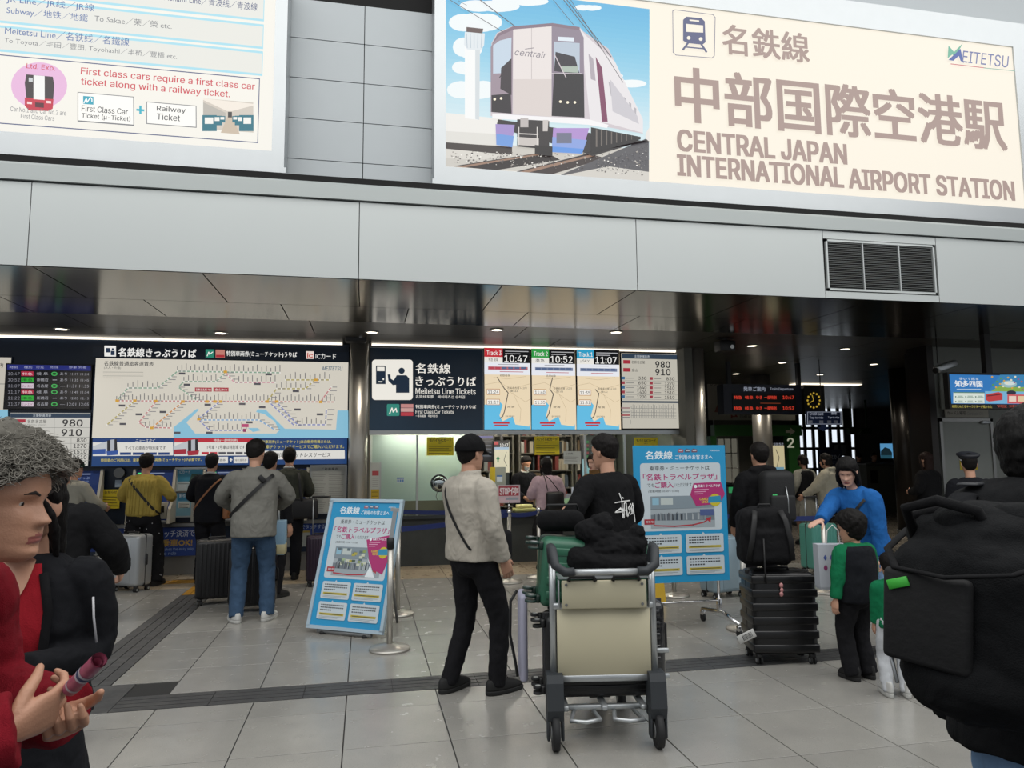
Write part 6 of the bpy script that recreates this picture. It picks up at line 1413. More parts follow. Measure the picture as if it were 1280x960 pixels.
r = human('child in white trousers and white shoes, almost hidden behind the big backpack', at(1106, 600, 4.34).x, 4.34, -20, .90, wL=(-.2, .1, .85), top=dict(mat=cloth('0f6a44'), hem=.84, ease=.02), pants=dict(mat=cloth('b9bcc0'), ease=.02), hair=dict(th=.02), shoes=(M_shoew, M_solew, .34), face=False, hsz=1.3)
r = human('railway staff member in a dark peaked cap with a white band, behind the hooded jacket', at(1213, 600, 6.7).x, 6.7, -30, 1.58, top=dict(mat=SUIT, hem=.82), pants=dict(mat=SUIT), hair=dict(th=.010, back=.2), shoes=(M_shoeb, M_soleb))
q = MB(); H4 = r['H4']; q.loft([[H4 @ (Vector((.098*k*math.cos(a), .012+.118*k*math.sin(a), z+.02*math.sin(a)))) for a in [2*pi*j/32 for j in range(32)]] for k, z in ((.86, .045), (.88, .075), (1.22, .11), (1.2, .128), (.9, .138))]); c_ = q.build('peaked_cap', mat('cap_navy', '10131c', .6), r['P'])
q = MB(); q.loft([[H4 @ (Vector((.098*k*math.cos(a), .012+.118*k*math.sin(a), z+.02*math.sin(a)))) for a in [2*pi*j/32 for j in range(32)]] for k, z in ((.885, .052), (.90, .068))], caps=False); q.build('cap_band', ink('c9ccd0'), c_)
r = human('woman with long brown hair, black jacket and light jeans by the thick dark column', at(1141, 600, 9.6).x, 9.3, 15, 1.60, 'f', wL=(-.16, .2, 1.1), top=dict(mat=M_blk2, hem=.88, ease=.04), pants=dict(mat=cloth('7088a0'), ease=.02), hair=dict(kind='long', length=.40, th=.02, col='241613'), shoes=(M_shoeb, M_soleb, .25), face=False)
r = human('person in a cream jacket beside a mint green suitcase near the gates', at(1034, 600, 10.3).x, 10.3, 40, 1.60, 'f', wL=(-.18, .34, 1.0), wR=(.2, .1, .9), top=dict(mat=cloth('a9a493'), hem=.84, ease=.05, boxy=.8, hood=.8), pants=dict(mat=M_blkcl), hair=dict(kind='bob', length=.12, th=.016), shoes=(M_shoeb, M_soleb, .25), face=False)
q = MB(); q.rbox((.14, -.06, .98), (.12, .24, .22), .03, 3); q.tube([(.14, -.06, 1.09), (.1, -.1, 1.3), (.04, -.1, 1.42)], .012, 8); q.build('black_bag', M_strapb, r['P'])
r = human('person in a black vest with pale sleeves and a pale skirt beyond the cream jacket', at(1005, 600, 11.8).x, 11.8, 10, 1.58, 'f', wL=(-.22, .1, .95), wR=(.22, .1, .95), top=dict(mat=cloth('8f8f86'), hem=.9, ease=.03), skirt=dict(mat=cloth('807f77'), len=.45), hair=dict(kind='bob', length=.10, th=.016), shoes=(M_shoeb, M_soleb, .25), face=False)
T = r['torso']; q = MB(); q.loft([[v+Vector((v.x, v.y, 0)).normalized()*.012 for v in ring] for ring in T[:-1]]); q.build('vest', M_blkcl, r['P'])
for px, lab in ((1075, 'clerk in a dark cap at the far grey counter'), (1094, 'person with light hair ornament at the far grey counter')):
    r = human(lab, at(px, 600, 18.6).x, 18.6, 170, 1.62, vox=.016, face=False, top=dict(mat=SUIT, hem=.84), pants=dict(mat=SUIT), hair=dict(th=.014), shoes=(M_shoeb, M_soleb))
    if px == 1075: cap_on(r, M_blkcl)
# ---- foreground left: woman
PW = human('woman in a black jacket and red buttoned cardigan beside the grey-haired man', at(49, 600, 2.45).x, 2.45, 178, 1.56, 'f', lean=2, wL=(-.105, .225, 1.13), wR=(.075, .225, 1.12), eL=(-.45, -.8, -.5), eR=(.45, -.8, -.5), head=(-8, 6, 0),
           top=dict(mat=cloth('121317', bump=.2), hem=.92, ease=.022, sease=.014, boxy=.5, cuff=.042, sleeve=1.05, name='jacket', vox=.006), skirt=dict(mat=cloth('1a1b1f'), len=.18, flare=.06), hair=dict(kind='long', length=.26, th=.02, col='0d0a0a', vox=.005), shoes=(M_shoeb, M_soleb, .25), vox=.006, fat=1.1,
           handL=dict(d=(.62, .50, -.35), n=(.4, -.75, -.35), s=(.1, .2, .9), curl=26), handR=dict(d=(-.62, .55, -.2), n=(-.3, -.75, -.35), s=(.1, .3, .8), curl=22, spread=.08))
patch(PW, [(1.42, -.06, .06), (1.32, -.095, .085), (1.12, -.105, .085), (.95, -.09, .07)], cloth('8c1622', bump=.3), 'cardigan', .016)
patch(PW, [(1.45, -.045, .045), (1.37, -.040, .040), (1.27, -.004, .004)], M_skin, 'neckline', .020)
q = MB()
for k in range(6):
    z = 1.265-.062*k; p = Vector((-.004, .16, z)); q.ball(Vector((.0, .163-.003*k, z))*PW['S'], (.008, .005, .008), 12)
o = q.build('buttons', mat('pearl', 'd8d2cc', .2), PW['P']); o['kind'] = 'stuff'
q = MB(); 
for s in (-1, 1): q.tube([Vector((s*.075, .105, 1.39))*PW['S'], Vector((s*.108, .140, 1.28))*PW['S'], Vector((s*.108, .165, 1.15))*PW['S'], Vector((s*.095, .160, .97))*PW['S']], .013, 8)
q.build('jacket_edge', cloth('0c0c0f'), PW['P']); q = MB(); q.tube([Vector((.215, .085, 1.31))*PW['S'], Vector((.225, .10, 1.25))*PW['S'], Vector((.235, .095, 1.17))*PW['S']], .0035, 6); q.tube([Vector((-.215, .085, 1.31))*PW['S'], Vector((-.225, .10, 1.25))*PW['S'], Vector((-.235, .095, 1.17))*PW['S']], .0035, 6); q.build('piping', ink('b4b4b8'), PW['P'])
q = MB(); rr = random.Random(2)
q.tube([Vector((.045, .185-.01*math.sin(k), 1.22-.03*k))*PW['S'] for k in range(8)], .0025, 5); q.build('necklace', M_chrome, PW['P'])
# ---- foreground left: grey-haired man in profile
PG = human('grey curly-haired man in a red fleece jacket at the left edge', at(-33, 600, 1.62).x-.222, 1.62, -97, 1.68, lean=20, hf=.075, head=(0, 2, 0), wR=(.06, .365, 1.125), wL=(-.15, .355, 1.09), eR=(.5, -.9, -.6), eL=(-.5, -.8, -.6),
           top=dict(mat=cloth('7c1220', var=.2, bump=.5, bscale=500), hem=.80, ease=.014, sease=.045, boxy=.4, cuff=.044, sleeve=1.05, collar=.05, name='fleece_jacket', vox=.006, wr=((.10, .020), (.035, .008))), pants=dict(mat=M_blkcl), shoes=(M_shoeb, M_soleb), vox=.006, fat=.95,
           handR=dict(d=(-.85, .45, .16), n=(-.5, -.7, .3), s=(.1, .1, .95), curls=[34, 36, 38, 40], thumb=.8), handL=dict(d=(.78, .5, -.15), n=(.3, -.1, .95), s=(-.3, .8, .3), curl=34), skin=mat('skin_tan', 'b98a70', .5, var=.10, scale=40, bump=.12, bscale=260))
hm = hairmat('59564f')
q = hair_mb('short', False, th=.030, front=.74, side=.44, back=.16, vol=1.05); xf(q, PG['H4']); hb_ = put([fuse(q, .005, 2, ((.035, .020), (.016, .008)))], 'hair', hm, PG['P'])
# curls: thousands of short curled locks over the crown
q = MB(); rr = random.Random(11); H4 = PG['H4']
for k in range(4200):
    a = rr.uniform(0, 2*pi); t = 1-abs(rr.gauss(0, .27)); ca = math.cos(a)
    hl = lerp(.44, .74, max(0, ca)**.55) if ca > 0 else lerp(.44, .16, (-ca)**.6)
    if t < hl-.015 or t > .995: t = rr.uniform(hl, .985)
    p = headpt(t, a, 0); nrm = Vector((p.x, p.y*.8, p.z*.9)).normalized(); p = p+nrm*rr.uniform(.018, .034); tan = nrm.cross(Vector((rr.gauss(0, 1), rr.gauss(0, 1), rr.gauss(0, 1)))).normalized(); bt = nrm.cross(tan)
    R0 = rr.uniform(.005, .013); L_ = rr.uniform(.008, .026); ph = rr.uniform(0, 6); turn = rr.uniform(3., 6.5); fw = Vector((0, .35, -.35))*(1 if ca > 0 else .2); pts = []
    for i in range(7):
        u = i/6; w = ph+turn*u; pts.append(p+nrm*(L_*u)+(tan*math.cos(w)+bt*math.sin(w))*R0*(.4+.8*u)+fw*.022*u)
    q.tube(pts, [.0013, .0013, .0013, .0012, .001, .0008, .0005], 3, caps=False)
xf(q, H4); o = q.build('curls', mat('curl_grey', '7f7b72', .5, var=.5, scale=60), hb_); o['kind'] = 'stuff'
# ---- foreground right: man with the huge backpack
PR = human('man in a black hooded jacket and blue jeans wearing a huge black backpack', at(1300, 600, 1.50).x, 1.50, -65, 1.69, lean=2, head=(-6, 4, 0), wL=(-.27, .12, .90), wR=(.2, .2, 1.0), fL=(-.14, 0, 5), fR=(.14, 0, -5),
           top=dict(mat=cloth('111214', bump=.35), hem=.90, ease=.055, boxy=.95, hood=1.65, cuff=.045, name='hooded_jacket', vox=.007, wr=((.13, .030), (.045, .010))), pants=dict(mat=M_denim2, ease=.02), hair=dict(th=.022, back=.20, side=.45, col='0f0e0e', noise=((.03, .014), (.012, .005))), shoes=(M_shoeb, M_soleb), vox=.007, fat=1.1, face=False)
# ================================================================ LUGGAGE AND STANDS
M_rub = mat('rubber', '17181a', .7)
def suitcase(name, label, w, d, h, m, loc=(0, 0, 0), rz=0, rot=None, ribs=7, hz=False, r=.045, handle=0., wheel=.028, trim=None, wm=None, group=None, big_wheels=False):
    t = E(name, label, 'suitcase', loc, 0, group); t.rotation_euler = rot if rot else (0, 0, rz); z0 = wheel*2+.012; trim = trim or M_blk; wm = wm or M_rub
    q = MB(); q.rbox((0, 0, z0+h/2), (w, d, h), r, 5); sh_ = q.build('shell', m, t)
    q = MB()
    for k in range(ribs):
        if hz:
            z = z0+h*(k+.5)/ribs; q.rbox((0, 0, z), (w+.008, d+.012, h/ribs*.62), min(.012, h/ribs*.2), 2)
        else:
            X = -w/2+r*.7+(w-1.4*r)*(k+.5)/ribs; q.rbox((X, 0, z0+h/2), ((w-1.4*r)/ribs*.55, d+.012, h-.07), .006, 2)
    o = q.build('ribs', m, sh_); o['kind'] = 'stuff'
    q = MB(); q.rbox((0, 0, z0+h/2), (w+.006, .016, h+.006), .007, 2); q.build('zip_band', trim, t)
    for sx in (-1, 1):
        for sy in (-1, 1):
            c = Vector((sx*(w/2-.045), sy*(d/2-.04), 0)); q = MB(); q.rbox(c+Vector((0, 0, wheel*2+.004)), (.05, .045, .035), .012, 2); o = q.build('wheel_housing', trim, t)
            for s in (-1, 1): q = MB(); q.cyl(c+Vector((s*.008, 0, wheel)), c+Vector((s*.022, 0, wheel)), wheel, n=20); q.cyl(c+Vector((s*.022, 0, wheel)), c+Vector((s*.024, 0, wheel)), wheel*.55, n=14, m=1); q.build('wheel', [wm, M_alu], o)
    q = MB(); q.tube([(-.09, 0, z0+h), (-.085, 0, z0+h+.022), (.085, 0, z0+h+.022), (.09, 0, z0+h)], .010, 10, flat=1.4); q.build('top_handle', trim, t)
    q = MB(); q.tube([(w/2, 0, z0+h*.40), (w/2+.022, 0, z0+h*.42), (w/2+.022, 0, z0+h*.60), (w/2, 0, z0+h*.62)], .010, 10); q.build('side_handle', trim, t)
    if handle:
        q = MB()
        for s in (-1, 1): q.cyl((s*.10, d/2-.03, z0+h-.02), (s*.10, d/2-.03, z0+h+handle), .008, n=10)
        hd_ = q.build('pull_rods', M_alu, t); q = MB(); q.rbox((0, d/2-.03, z0+h+handle), (.24, .035, .028), .012, 3); q.build('pull_grip', trim, hd_)
    return t
M_silver = mat('case_silver', 'a9adb0', .3, .5, var=.04); M_cblk = mat('case_black', '131315', .4, bump=.15); M_cblk2 = mat('case_black2', '0f0f11', .3)
suitcase('suitcase', 'silver hard-shell suitcase standing behind the person in the yellow sweater', .40, .26, .62, M_silver, (at(170, 600, 9.85).x, 9.85, 0), R(-28), ribs=1, handle=0, trim=M_blk)
q = MB()
t = suitcase('suitcase', 'silver suitcase with a black luggage belt and red end left of the dark floor strip', .42, .26, .56, M_silver, (-2.62, 8.0, 0), R(-65), ribs=5)
q = MB(); q.rbox((0, 0, .35), (.436, .276, .05), .004, 2); q.build('luggage_belt', M_strapb, t); q = MB(); q.rbox((.10, -.14, .35), (.10, .006, .055), .002, 1); q.build('belt_end', ink('9a3420'), t)
suitcase('suitcase', 'tall black suitcase left of the jeans of the grey-jacketed man', .42, .27, .64, M_cblk, (at(274, 600, 8.75).x, 8.75, 0), R(12), ribs=8)
suitcase('suitcase', 'black suitcase seen between the legs of the grey-jacketed man', .46, .30, .60, M_cblk2, (at(320, 600, 8.25).x, 8.25, 0), R(-4), ribs=6)
suitcase('suitcase', 'dark purple suitcase with its handle up, behind the tilted blue notice', .36, .24, .56, mat('case_purple', '2c1c30', .4), (at(403, 600, 9.65).x, 9.65, 0), R(8), ribs=9, handle=.48)
suitcase('suitcase', 'pale blue hard-shell suitcase standing behind the wheeled blue sign', .46, .28, .62, mat('case_ice', '8fa3ae', .25, .3, var=.04), (4.02, 7.75, 0), R(14), ribs=1)
suitcase('suitcase', 'mint green suitcase with its handle up near the ticket gates', .44, .28, .60, mat('case_mint', '4a8a7e', .4), (at(1022, 600, 8.9).x, 8.95, 0), R(10), ribs=6, handle=.35)
t = suitcase('suitcase', 'pale ribbed suitcase top at the bottom left corner beside the woman', .40, .24, .68, mat('case_pale', '9a9ca6', .4), (-.66, 1.93, 0), R(-20), ribs=9, hz=False)
# paper bag
t = E('paper_bag', 'pale blue and cream paper bag hanging behind the grey-jacketed man', 'bag', (at(349, 600, 8.3).x, 8.35, .58)); q = MB(); q.rbox((0, 0, .17), (.16, .22, .36), .006, 1); q.build('bag_body', ink('7fa0b8'), t); q = MB(); q.rbox((.0, 0, .05), (.164, .224, .11), .004, 1); q.build('bag_bottom', ink('b8b08a'), t)
q = MB(); q.tube([(0, -.06, .35), (0, -.05, .47), (0, .05, .47), (0, .06, .35)], .004, 6); q.build('bag_handle', M_white, t)
# ---- black luggage stack
LX, LY = 3.22, 5.30
t = suitcase('suitcase', 'large black suitcase under a black backpack, with a white tag and a pink charm', .50, .32, .62, M_cblk2, (LX, LY, 0), R(-12), ribs=6, hz=True, r=.05, wheel=.03)
q = MB(); M = Matrix.Rotation(R(25), 3, 'Y'); q.rbox((-.31, -.17, .22), (.14, .004, .065), .001, 1, M.transposed()); tg = q.build('luggage_tag', ink('b9b9b6'), t)
q = MB(); 
for k in range(9): q.obox(Vector((-.31, -.1735, .22))+M.transposed() @ Vector((-.03+.009*k, 0, 0)), (.003 if k % 3 else .006, .001, .04), M.transposed())
q.build('tag_bars', ink('3a3a3c'), tg)
q = MB(); q.ball((-.03, -.175, .60), (.016, .01, .02), 12); q.ball((-.028, -.177, .565), (.014, .01, .018), 12); q.ball((-.032, -.178, .535), (.016, .01, .02), 12); q.build('charm', mat('charm_pink', 'b07a7a', .5, var=.4, scale=80), t)
t = E('backpack', 'black travel backpack resting on the large black suitcase', 'backpack', (LX-.09, LY+.02, .735), R(-12)); q = MB(); q.rbox((0, 0, .22), (.40, .26, .44), .07, 5); q.rbox((0, -.12, .16), (.30, .10, .26), .04, 4); q.ball((0, 0, .41), (.17, .12, .05), 20)
put([fuse(q, .009, 3, ((.09, .02), (.03, .006)))], 'pack_body', cloth('131315'), t)
for s in (-1, 1): q = MB(); q.tube([(s*.10, -.12, .43), (s*.12, -.17, .36), (s*.15, -.185, .20), (s*.17, -.15, .05)], .022, 10, flat=.35, up=(0, 1, 0)); q.build('shoulder_strap', M_strapb, t)
q = MB(); q.tube([(-.05, -.05, .44), (-.045, -.05, .475), (.045, -.05, .475), (.05, -.05, .44)], .008, 8); q.build('grab_loop', M_strapb, t)
q = MB(); q.tube([(-.06, -.18, .22), (-.06, -.185, -.0), (-.055, -.185, -.12)], .007, 6); q.build('hanging_strap', M_strapb, t)
# white shopping bag
c = at(1025, 684, 5.0); t = E('shopping_bag', 'white shopping bag with blue and red patterned marks held by the blue sweater woman', 'bag', (3.47, 4.92, .60), R(-14)); q = MB()
q.loft([[Vector((x*sx, y*sy, z)) for sx, sy in ((-1, -1), (1, -1), (1, 1), (-1, 1))] for x, y, z in ((.125, .05, 0), (.13, .055, .02), (.135, .05, .33))], sm=False); q.build('bag_body', ink('b7bcc4'), t)
q = MB(); cols_ = ['4a5a9a', '3c4a8a', 'b0403c', '6a5aa0', '8a3a6a', '4a4a90']; mm = []
for i in range(3):
    for j in range(2):
        cx, cz = -.085+.045*i, .235-.075*j; k = i+3*j; mm.append(ink(cols_[k])); b = -.0545
        if k in (0, 1): q.add([(cx-.013, b, cz), (cx, b, cz-.022), (cx+.013, b, cz), (cx, b, cz+.022)], [(0, 1, 2, 3)], k)
        elif k == 2: q.box(cx-.008, cx+.008, b-.001, b, cz-.024, cz+.024, k)
        elif k == 5: q.add([(cx-.013, b, cz-.024), (cx+.013, b, cz-.024), (cx, b, cz), (cx-.013, b, cz+.024), (cx+.013, b, cz+.024)], [(0, 1, 2), (2, 4, 3)], k)
        else: q.add([(cx+.015*math.cos(a), b, cz+.022*math.sin(a)) for a in [pi/3*n for n in range(6)]], [tuple(range(6))], k)
q.add([(.132, -.0535, .12)]+[(.132-.040*math.cos(a), -.0545, .12+.048*math.sin(a)) for a in [-pi/2+pi*n/10 for n in range(11)]], [tuple(range(12))], 6); mm.append(ink('96264f')); q.box(.04, .11, -.0545, -.0535, .022, .026, 1)
q.build('bag_print', mm, t); q = MB(); q.tube([(-.05, 0, .33), (-.04, 0, .43), (.0, 0, .47), (.04, 0, .43), (.05, 0, .33)], .004, 6); q.build('bag_handle', M_white, t)
# ---- luggage cart
a = Vector((1.03, 4.03)); t = E('luggage_cart', 'airport luggage cart with two cream panels, loaded with suitcases', 'cart', (1.335, 4.0, 0), R(-9)); CT = t
M_cream2 = mat('cart_cream', 'bdb69b', .5, var=.03); M_grip = mat('grip_grey', '2b2f33', .6); hw = .285
def cw(x, y, rr0, nm='rear_wheel'):
    q = MB(); q.tube([(x-.018, y, rr0), (x+.018, y, rr0)], [rr0, rr0], 28); q.lathe((x, y, rr0), [(rr0*.6, -.022), (rr0*.98, -.016), (rr0, 0), (rr0*.98, .016), (rr0*.6, .022)], 28, 0, Matrix.Rotation(R(90), 3, 'Y')); w = q.build(nm, M_rub, t)
    q = MB(); q.cyl((x-.026, y, rr0), (x+.026, y, rr0), rr0*.45, n=16); q.build('hub', M_mgrey, w)
for s in (-1, 1):
    cw(s*hw, -.05, .095)
    q = MB(); q.loft([[Vector((s*hw+x, y, z)) for x, y in ((-.045, -.05-dy), (.045, -.05-dy), (.045, .03), (-.045, .03))] for z, dy in ((.16, .03), (.22, .05), (.36, .035), (.40, .015))], sm=False); q.rbox((s*(hw-.04), -.05, .12), (.014, .06, .13), .004, 1); q.rbox((s*(hw+.04), -.05, .12), (.014, .06, .13), .004, 1); q.build('wheel_fork', M_grip, t)
    q = MB(); q.tube([(s*hw, .0, .36), (s*hw, .01, .8), (s*hw, .02, 1.02)], .020, 12); q.build('upright', M_alu, t)
    q = MB(); q.tube([(s*hw, .02, 1.00), (s*hw*1.03, .0, 1.09), (s*hw*1.02, -.06, 1.08), (s*hw*.98, -.11, 1.0), (s*hw*.80, -.125, .965), (s*hw*.62, -.125, .965)], .026, 12); q.build('grip', M_grip, t)
    q = MB(); q.tube([(s*.17, .05, .17), (s*.2, -.08, .16), (s*.12, -.10, .16), (s*.04, -.08, .165), (s*.06, .05, .17)], .012, 8); q.build('bumper_loop', M_alu, t)
    cw(s*.20, .58, .07, 'front_wheel')
    q = MB(); q.rbox((s*.20, .58, .13), (.06, .05, .12), .01, 2); q.build('front_fork', M_mgrey, t)
q = MB(); q.tube([(-hw*.66, -.125, .965), (hw*.66, -.125, .965)], .017, 14); q.build('handle_bar', mat('bar_pale', 'c2c6c8', .3, .5), t)
q = MB(); q.rbox((0, -.012, .565), (2*hw-.04, .012, .37), .004, 1); q.build('large_panel', M_cream2, t)
q = MB(); q.rbox((0, -.05, .83), (2*hw-.09, .012, .155), .004, 1); sp_ = q.build('small_panel', M_cream2, t)
q = MB(); [q.cyl((sx*(hw-.07), -.056, .83+sz*.055), (sx*(hw-.07), -.06, .83+sz*.055), .008, n=12) for sx in (-1, 1) for sz in (-1, 1)]; q.build('rivets', M_mgrey, sp_)['kind'] = 'stuff'
for z, hh_ in ((.365, .04), (.76, .035)): q = MB(); q.rbox((0, -.005, z), (2*hw, .03, hh_), .006, 1); q.build('cross_bar', M_alu, t)
for s in (-1, 1): q = MB(); q.rbox((s*(hw-.03), -.03, .83), (.006, .05, .16), .002, 1); q.build('panel_bracket', M_alu, t)
q = MB()
q.box(-hw+.03, hw-.03, -.05, .14, .915, .92); q.build('basket_shelf', M_alu, t)
for s in (-1, 1): q = MB(); q.tube([(s*.20, -.055, .905), (s*.19, -.06, .93), (s*.06, -.06, .93), (s*.05, -.055, .905)], .012, 10); q.build('padded_hook', M_blk, t)
q = MB(); 
for x in (-.22, 0, .22): q.rbox((x, .33, .20), (.035, .68, .03), .006, 1)
for y in (.05, .35, .65): q.rbox((0, y, .19), (.5, .03, .03), .006, 1)
q.build('platform', M_alu, t)
for z in (.50, .36): q = MB(); q.rbox((hw+.045, .02, z), (.09, .02, .025), .004, 1); q.build('side_rail', M_alu, t)
CM = Matrix.Rotation(R(-9), 3, 'Z')
def cl(x, y, z): return Vector((1.335, 4.0, 0))+CM @ Vector((x, y, z))
# cases lying on their long side, wheels to the left: local +Z of the case -> cart +X
def lay(tilt=0.): return (Matrix.Rotation(R(-9), 4, 'Z') @ Matrix.Rotation(R(tilt), 4, 'Y') @ Matrix.Rotation(R(90), 4, 'Y')).to_euler()
suitcase('suitcase', 'black suitcase lying on the cart behind the large cream panel', .46, .24, .64, M_cblk, tuple(cl(-.395, .18, .46)), rot=lay(), ribs=7)
suitcase('suitcase', 'second black suitcase wrapped in plastic at the right side of the cart', .48, .22, .64, mat('case_wrapped', '17181b', .12, coat=.6, bump=.6, bscale=25), tuple(cl(-.27, .43, .47)), rot=lay(), ribs=6)
suitcase('suitcase', 'green hard-shell suitcase tilted on top of the loaded cart', .40, .34, .66, mat('case_green', '2c5f49', .35, var=.05), tuple(cl(-.42, .33, .925)), rot=lay(4), ribs=4, trim=mat('case_green_dark', '122a22', .5), wm=mat('wheel_green', '12302a', .4), wheel=.036)
t = E('garment_bag', 'pale lilac bag with a black carrying loop at the left side of the cart', 'bag', tuple(cl(-.43, .50, .22)), R(-9)); q = MB(); q.rbox((0, 0, .27), (.05, .26, .52), .022, 3); q.build('bag_body', ink('a5a5b8'), t); q = MB(); q.tube([(-.04, -.12, .56), (-.08, -.14, .50), (-.085, -.14, .30), (-.05, -.13, .12), (-.04, -.12, .05)], .009, 8); q.build('carry_loop', M_strapb, t)
t = E('coat', 'black coat heaped over the top of the loaded cart', 'coat', tuple(cl(.04, .13, .93)), R(-9)); q = MB()
for c_, r_, rot_ in (((.06, .06, .12), (.19, .14, .10), 0), ((-.04, .08, .20), (.13, .12, .09), 20), ((.0, .08, .27), (.07, .10, .065), 30), ((.17, .08, .15), (.10, .13, .08), -20), ((.20, .05, .22), (.045, .08, .05), -35), ((-.12, .04, .07), (.10, .12, .08), 0), ((.05, .02, .05), (.22, .14, .07), 0)):
    q.ball(c_, r_, 22, 0, Matrix.Rotation(R(rot_), 3, 'Y'))
put([fuse(q, .007, 3, ((.12, .05), (.05, .022), (.02, .006)))], 'coat_fabric', cloth('101012'), t)
t = E('duffel_bag', 'rounded black bag on top of the green suitcase', 'bag', tuple(cl(-.19, .42, 1.135)), R(-9)); q = MB(); q.rbox((0, 0, .065), (.30, .18, .13), .06, 5); q.build('bag_body', M_blk2, t); q = MB(); q.tube([(-.1, -.1, .14), (-.09, -.12, .17), (.09, -.12, .17), (.1, -.1, .14)], .008, 8); q.build('carry_handle', M_strapb, t)
# ---- yellow floor sign
p = fl(812, 752); t = E('floor_sign', 'small yellow folding floor sign behind the right side of the cart', 'sign', (p.x, p.y, 0), R(-10)); M_yel = mat('sign_yellow', 'c09a14', .5)
for s in (-1, 1): q = MB(); q.obox((0, s*.10, .24), (.28, .012, .50), Matrix.Rotation(s*R(22), 3, 'X')); q.build('panel', M_yel, t)
# ---- barrier posts and belts
def post(px, py, lab, zt=.92, head=True):
    p = fl(px, py); t = E('barrier_post', lab, 'barrier', (p.x, p.y, 0), 0, 'belt barrier posts'); q = MB(); q.lathe((0, 0, 0), [(.17, 0), (.172, .012), (.165, .022), (.06, .04), (.03, .05)], 36); q.build('base', M_steel, t)
    q = MB(); q.cyl((0, 0, .04), (0, 0, zt-.08), .025, n=20); q.build('pole', M_steel, t)
    q = MB(); q.lathe((0, 0, 0), [(.026, zt-.09), (.032, zt-.085), (.032, zt), (.026, zt+.006), (.004, zt+.008)], 24); q.build('belt_head', M_chrome if head else M_blk, t); return t, p
t1, p1 = post(487, 812, 'nearest steel barrier post, in front of the tilted blue notice', head=False)
q = MB(); M = Matrix.Rotation(R(8), 3, 'Y'); q.obox((.02, 0, 1.03), (.035, .02, .24), M); q.obox((.035, 0, 1.16), (.07, .03, .03), M); b_ = q.build('sign_bracket', M_alu, t1)
t2, p2 = post(497, 768, 'steel barrier post just behind the nearest one')
t3, p3 = post(637, 728, 'steel barrier post carrying the STOP sign'); t4, p4 = post(843, 745, 'steel barrier post behind the wheeled blue sign'); t5, p5 = post(1033, 741, 'steel barrier post behind the white shopping bag'); t6, p6 = post(932, 787, 'steel barrier post left of the black luggage stack')
t7, p7 = post(674, 722, 'thin pale barrier post left of the long-haired woman'); t8, p8 = post(905, 735, 'steel barrier post behind the man with the black backpack')
M_belt = mat('belt_blue', '17275e', .6)
def belt(a, b, z=.86, lab='', w=.055):
    a = Vector((a.x, a.y, z)); b = Vector((b.x, b.y, z)); n = (b-a).normalized().cross(Vector((0, 0, 1)))*.0015; q = MB(); rings = []
    for k in range(9):
        u = k/8; p = a.lerp(b, u)-Vector((0, 0, .02*math.sin(pi*u))); rings.append([p+n+Vector((0, 0, w/2)), p-n+Vector((0, 0, w/2)), p-n-Vector((0, 0, w/2)), p+n-Vector((0, 0, w/2))])
    q.loft(rings, sm=False); tag(q.build('barrier_belt', M_belt), lab, 'belt', 'blue barrier belts')
belt(p2, p3, lab='blue barrier belt running behind the man in the beige jacket'); belt(Vector((.12, 9.9, 0)), p3, .90, 'blue barrier belt from the left steel pillar to the STOP sign post'); belt(p3, p7, lab='blue barrier belt between the STOP sign post and the thin pale post'); belt(p7, p4, lab='blue barrier belt in front of the long-haired woman')
belt(p4, p8, lab='blue barrier belt behind the wheeled blue sign'); belt(p8, p5, lab='blue barrier belt behind the luggage stack'); belt(p6, Vector((2.2, 7.2, 0)), .80, 'blue barrier belt leading away from the post by the luggage stack') if False else None
def signplate(name, label, x0, y0, x1, y1, Y, m, draw, group=None):
    a = at(x0, y0, Y); b = at(x1, y0, Y); c = at(x0, y1, Y); t = E(name, label, 'sign', ((a.x+b.x)/2, Y, c.z)); q = MB(); q.box(a.x, b.x, Y, Y+.012, c.z, a.z); q.build('plate', m, t, True)
    global B
    B = wallboard(Y); draw(); B.done(t); q = MB(); q.cyl(((a.x+b.x)/2, Y+.01, .925), ((a.x+b.x)/2, Y+.01, c.z+.005), .012, n=12); q.build('stem', M_chrome, t, True); return t
def d_(): B.rect(623.5, 608, 648.5, 620, ink('a8323e')); B.text('STOP', 625, 618.5, 637, 8.5, ink('e8dcdc'), .06); B.text('停', 638, 618.5, 648, 9, ink('e8dcdc'), .04); B.rect(624, 621.5, 636, 628, ink('d8b8bc')); B.rect(632, 622, 648, 625, ink('9aa0a8'))
signplate('stop_sign', 'small red and white STOP sign on a barrier post', 622, 606.5, 650, 629, p3.y-.04, ink('c9b4b8'), d_)
t9, p9 = post(733, 742, 'steel barrier post carrying the white entrance sign'); 
def d_(): B.rect(720, 614, 748, 626, ink('1d3f8a')); B.text('入', 722, 624, 728, 8, ink('d8dce4'), .03); B.text('ENTRANCE', 720.5, 633.5, 748, 4.6, ink('4a5058'))
signplate('entrance_sign', 'white entrance sign with a blue band beside the man in the black shirt', 714.5, 609, 752, 639, p9.y-.03, ink('b4b8c0'), d_)
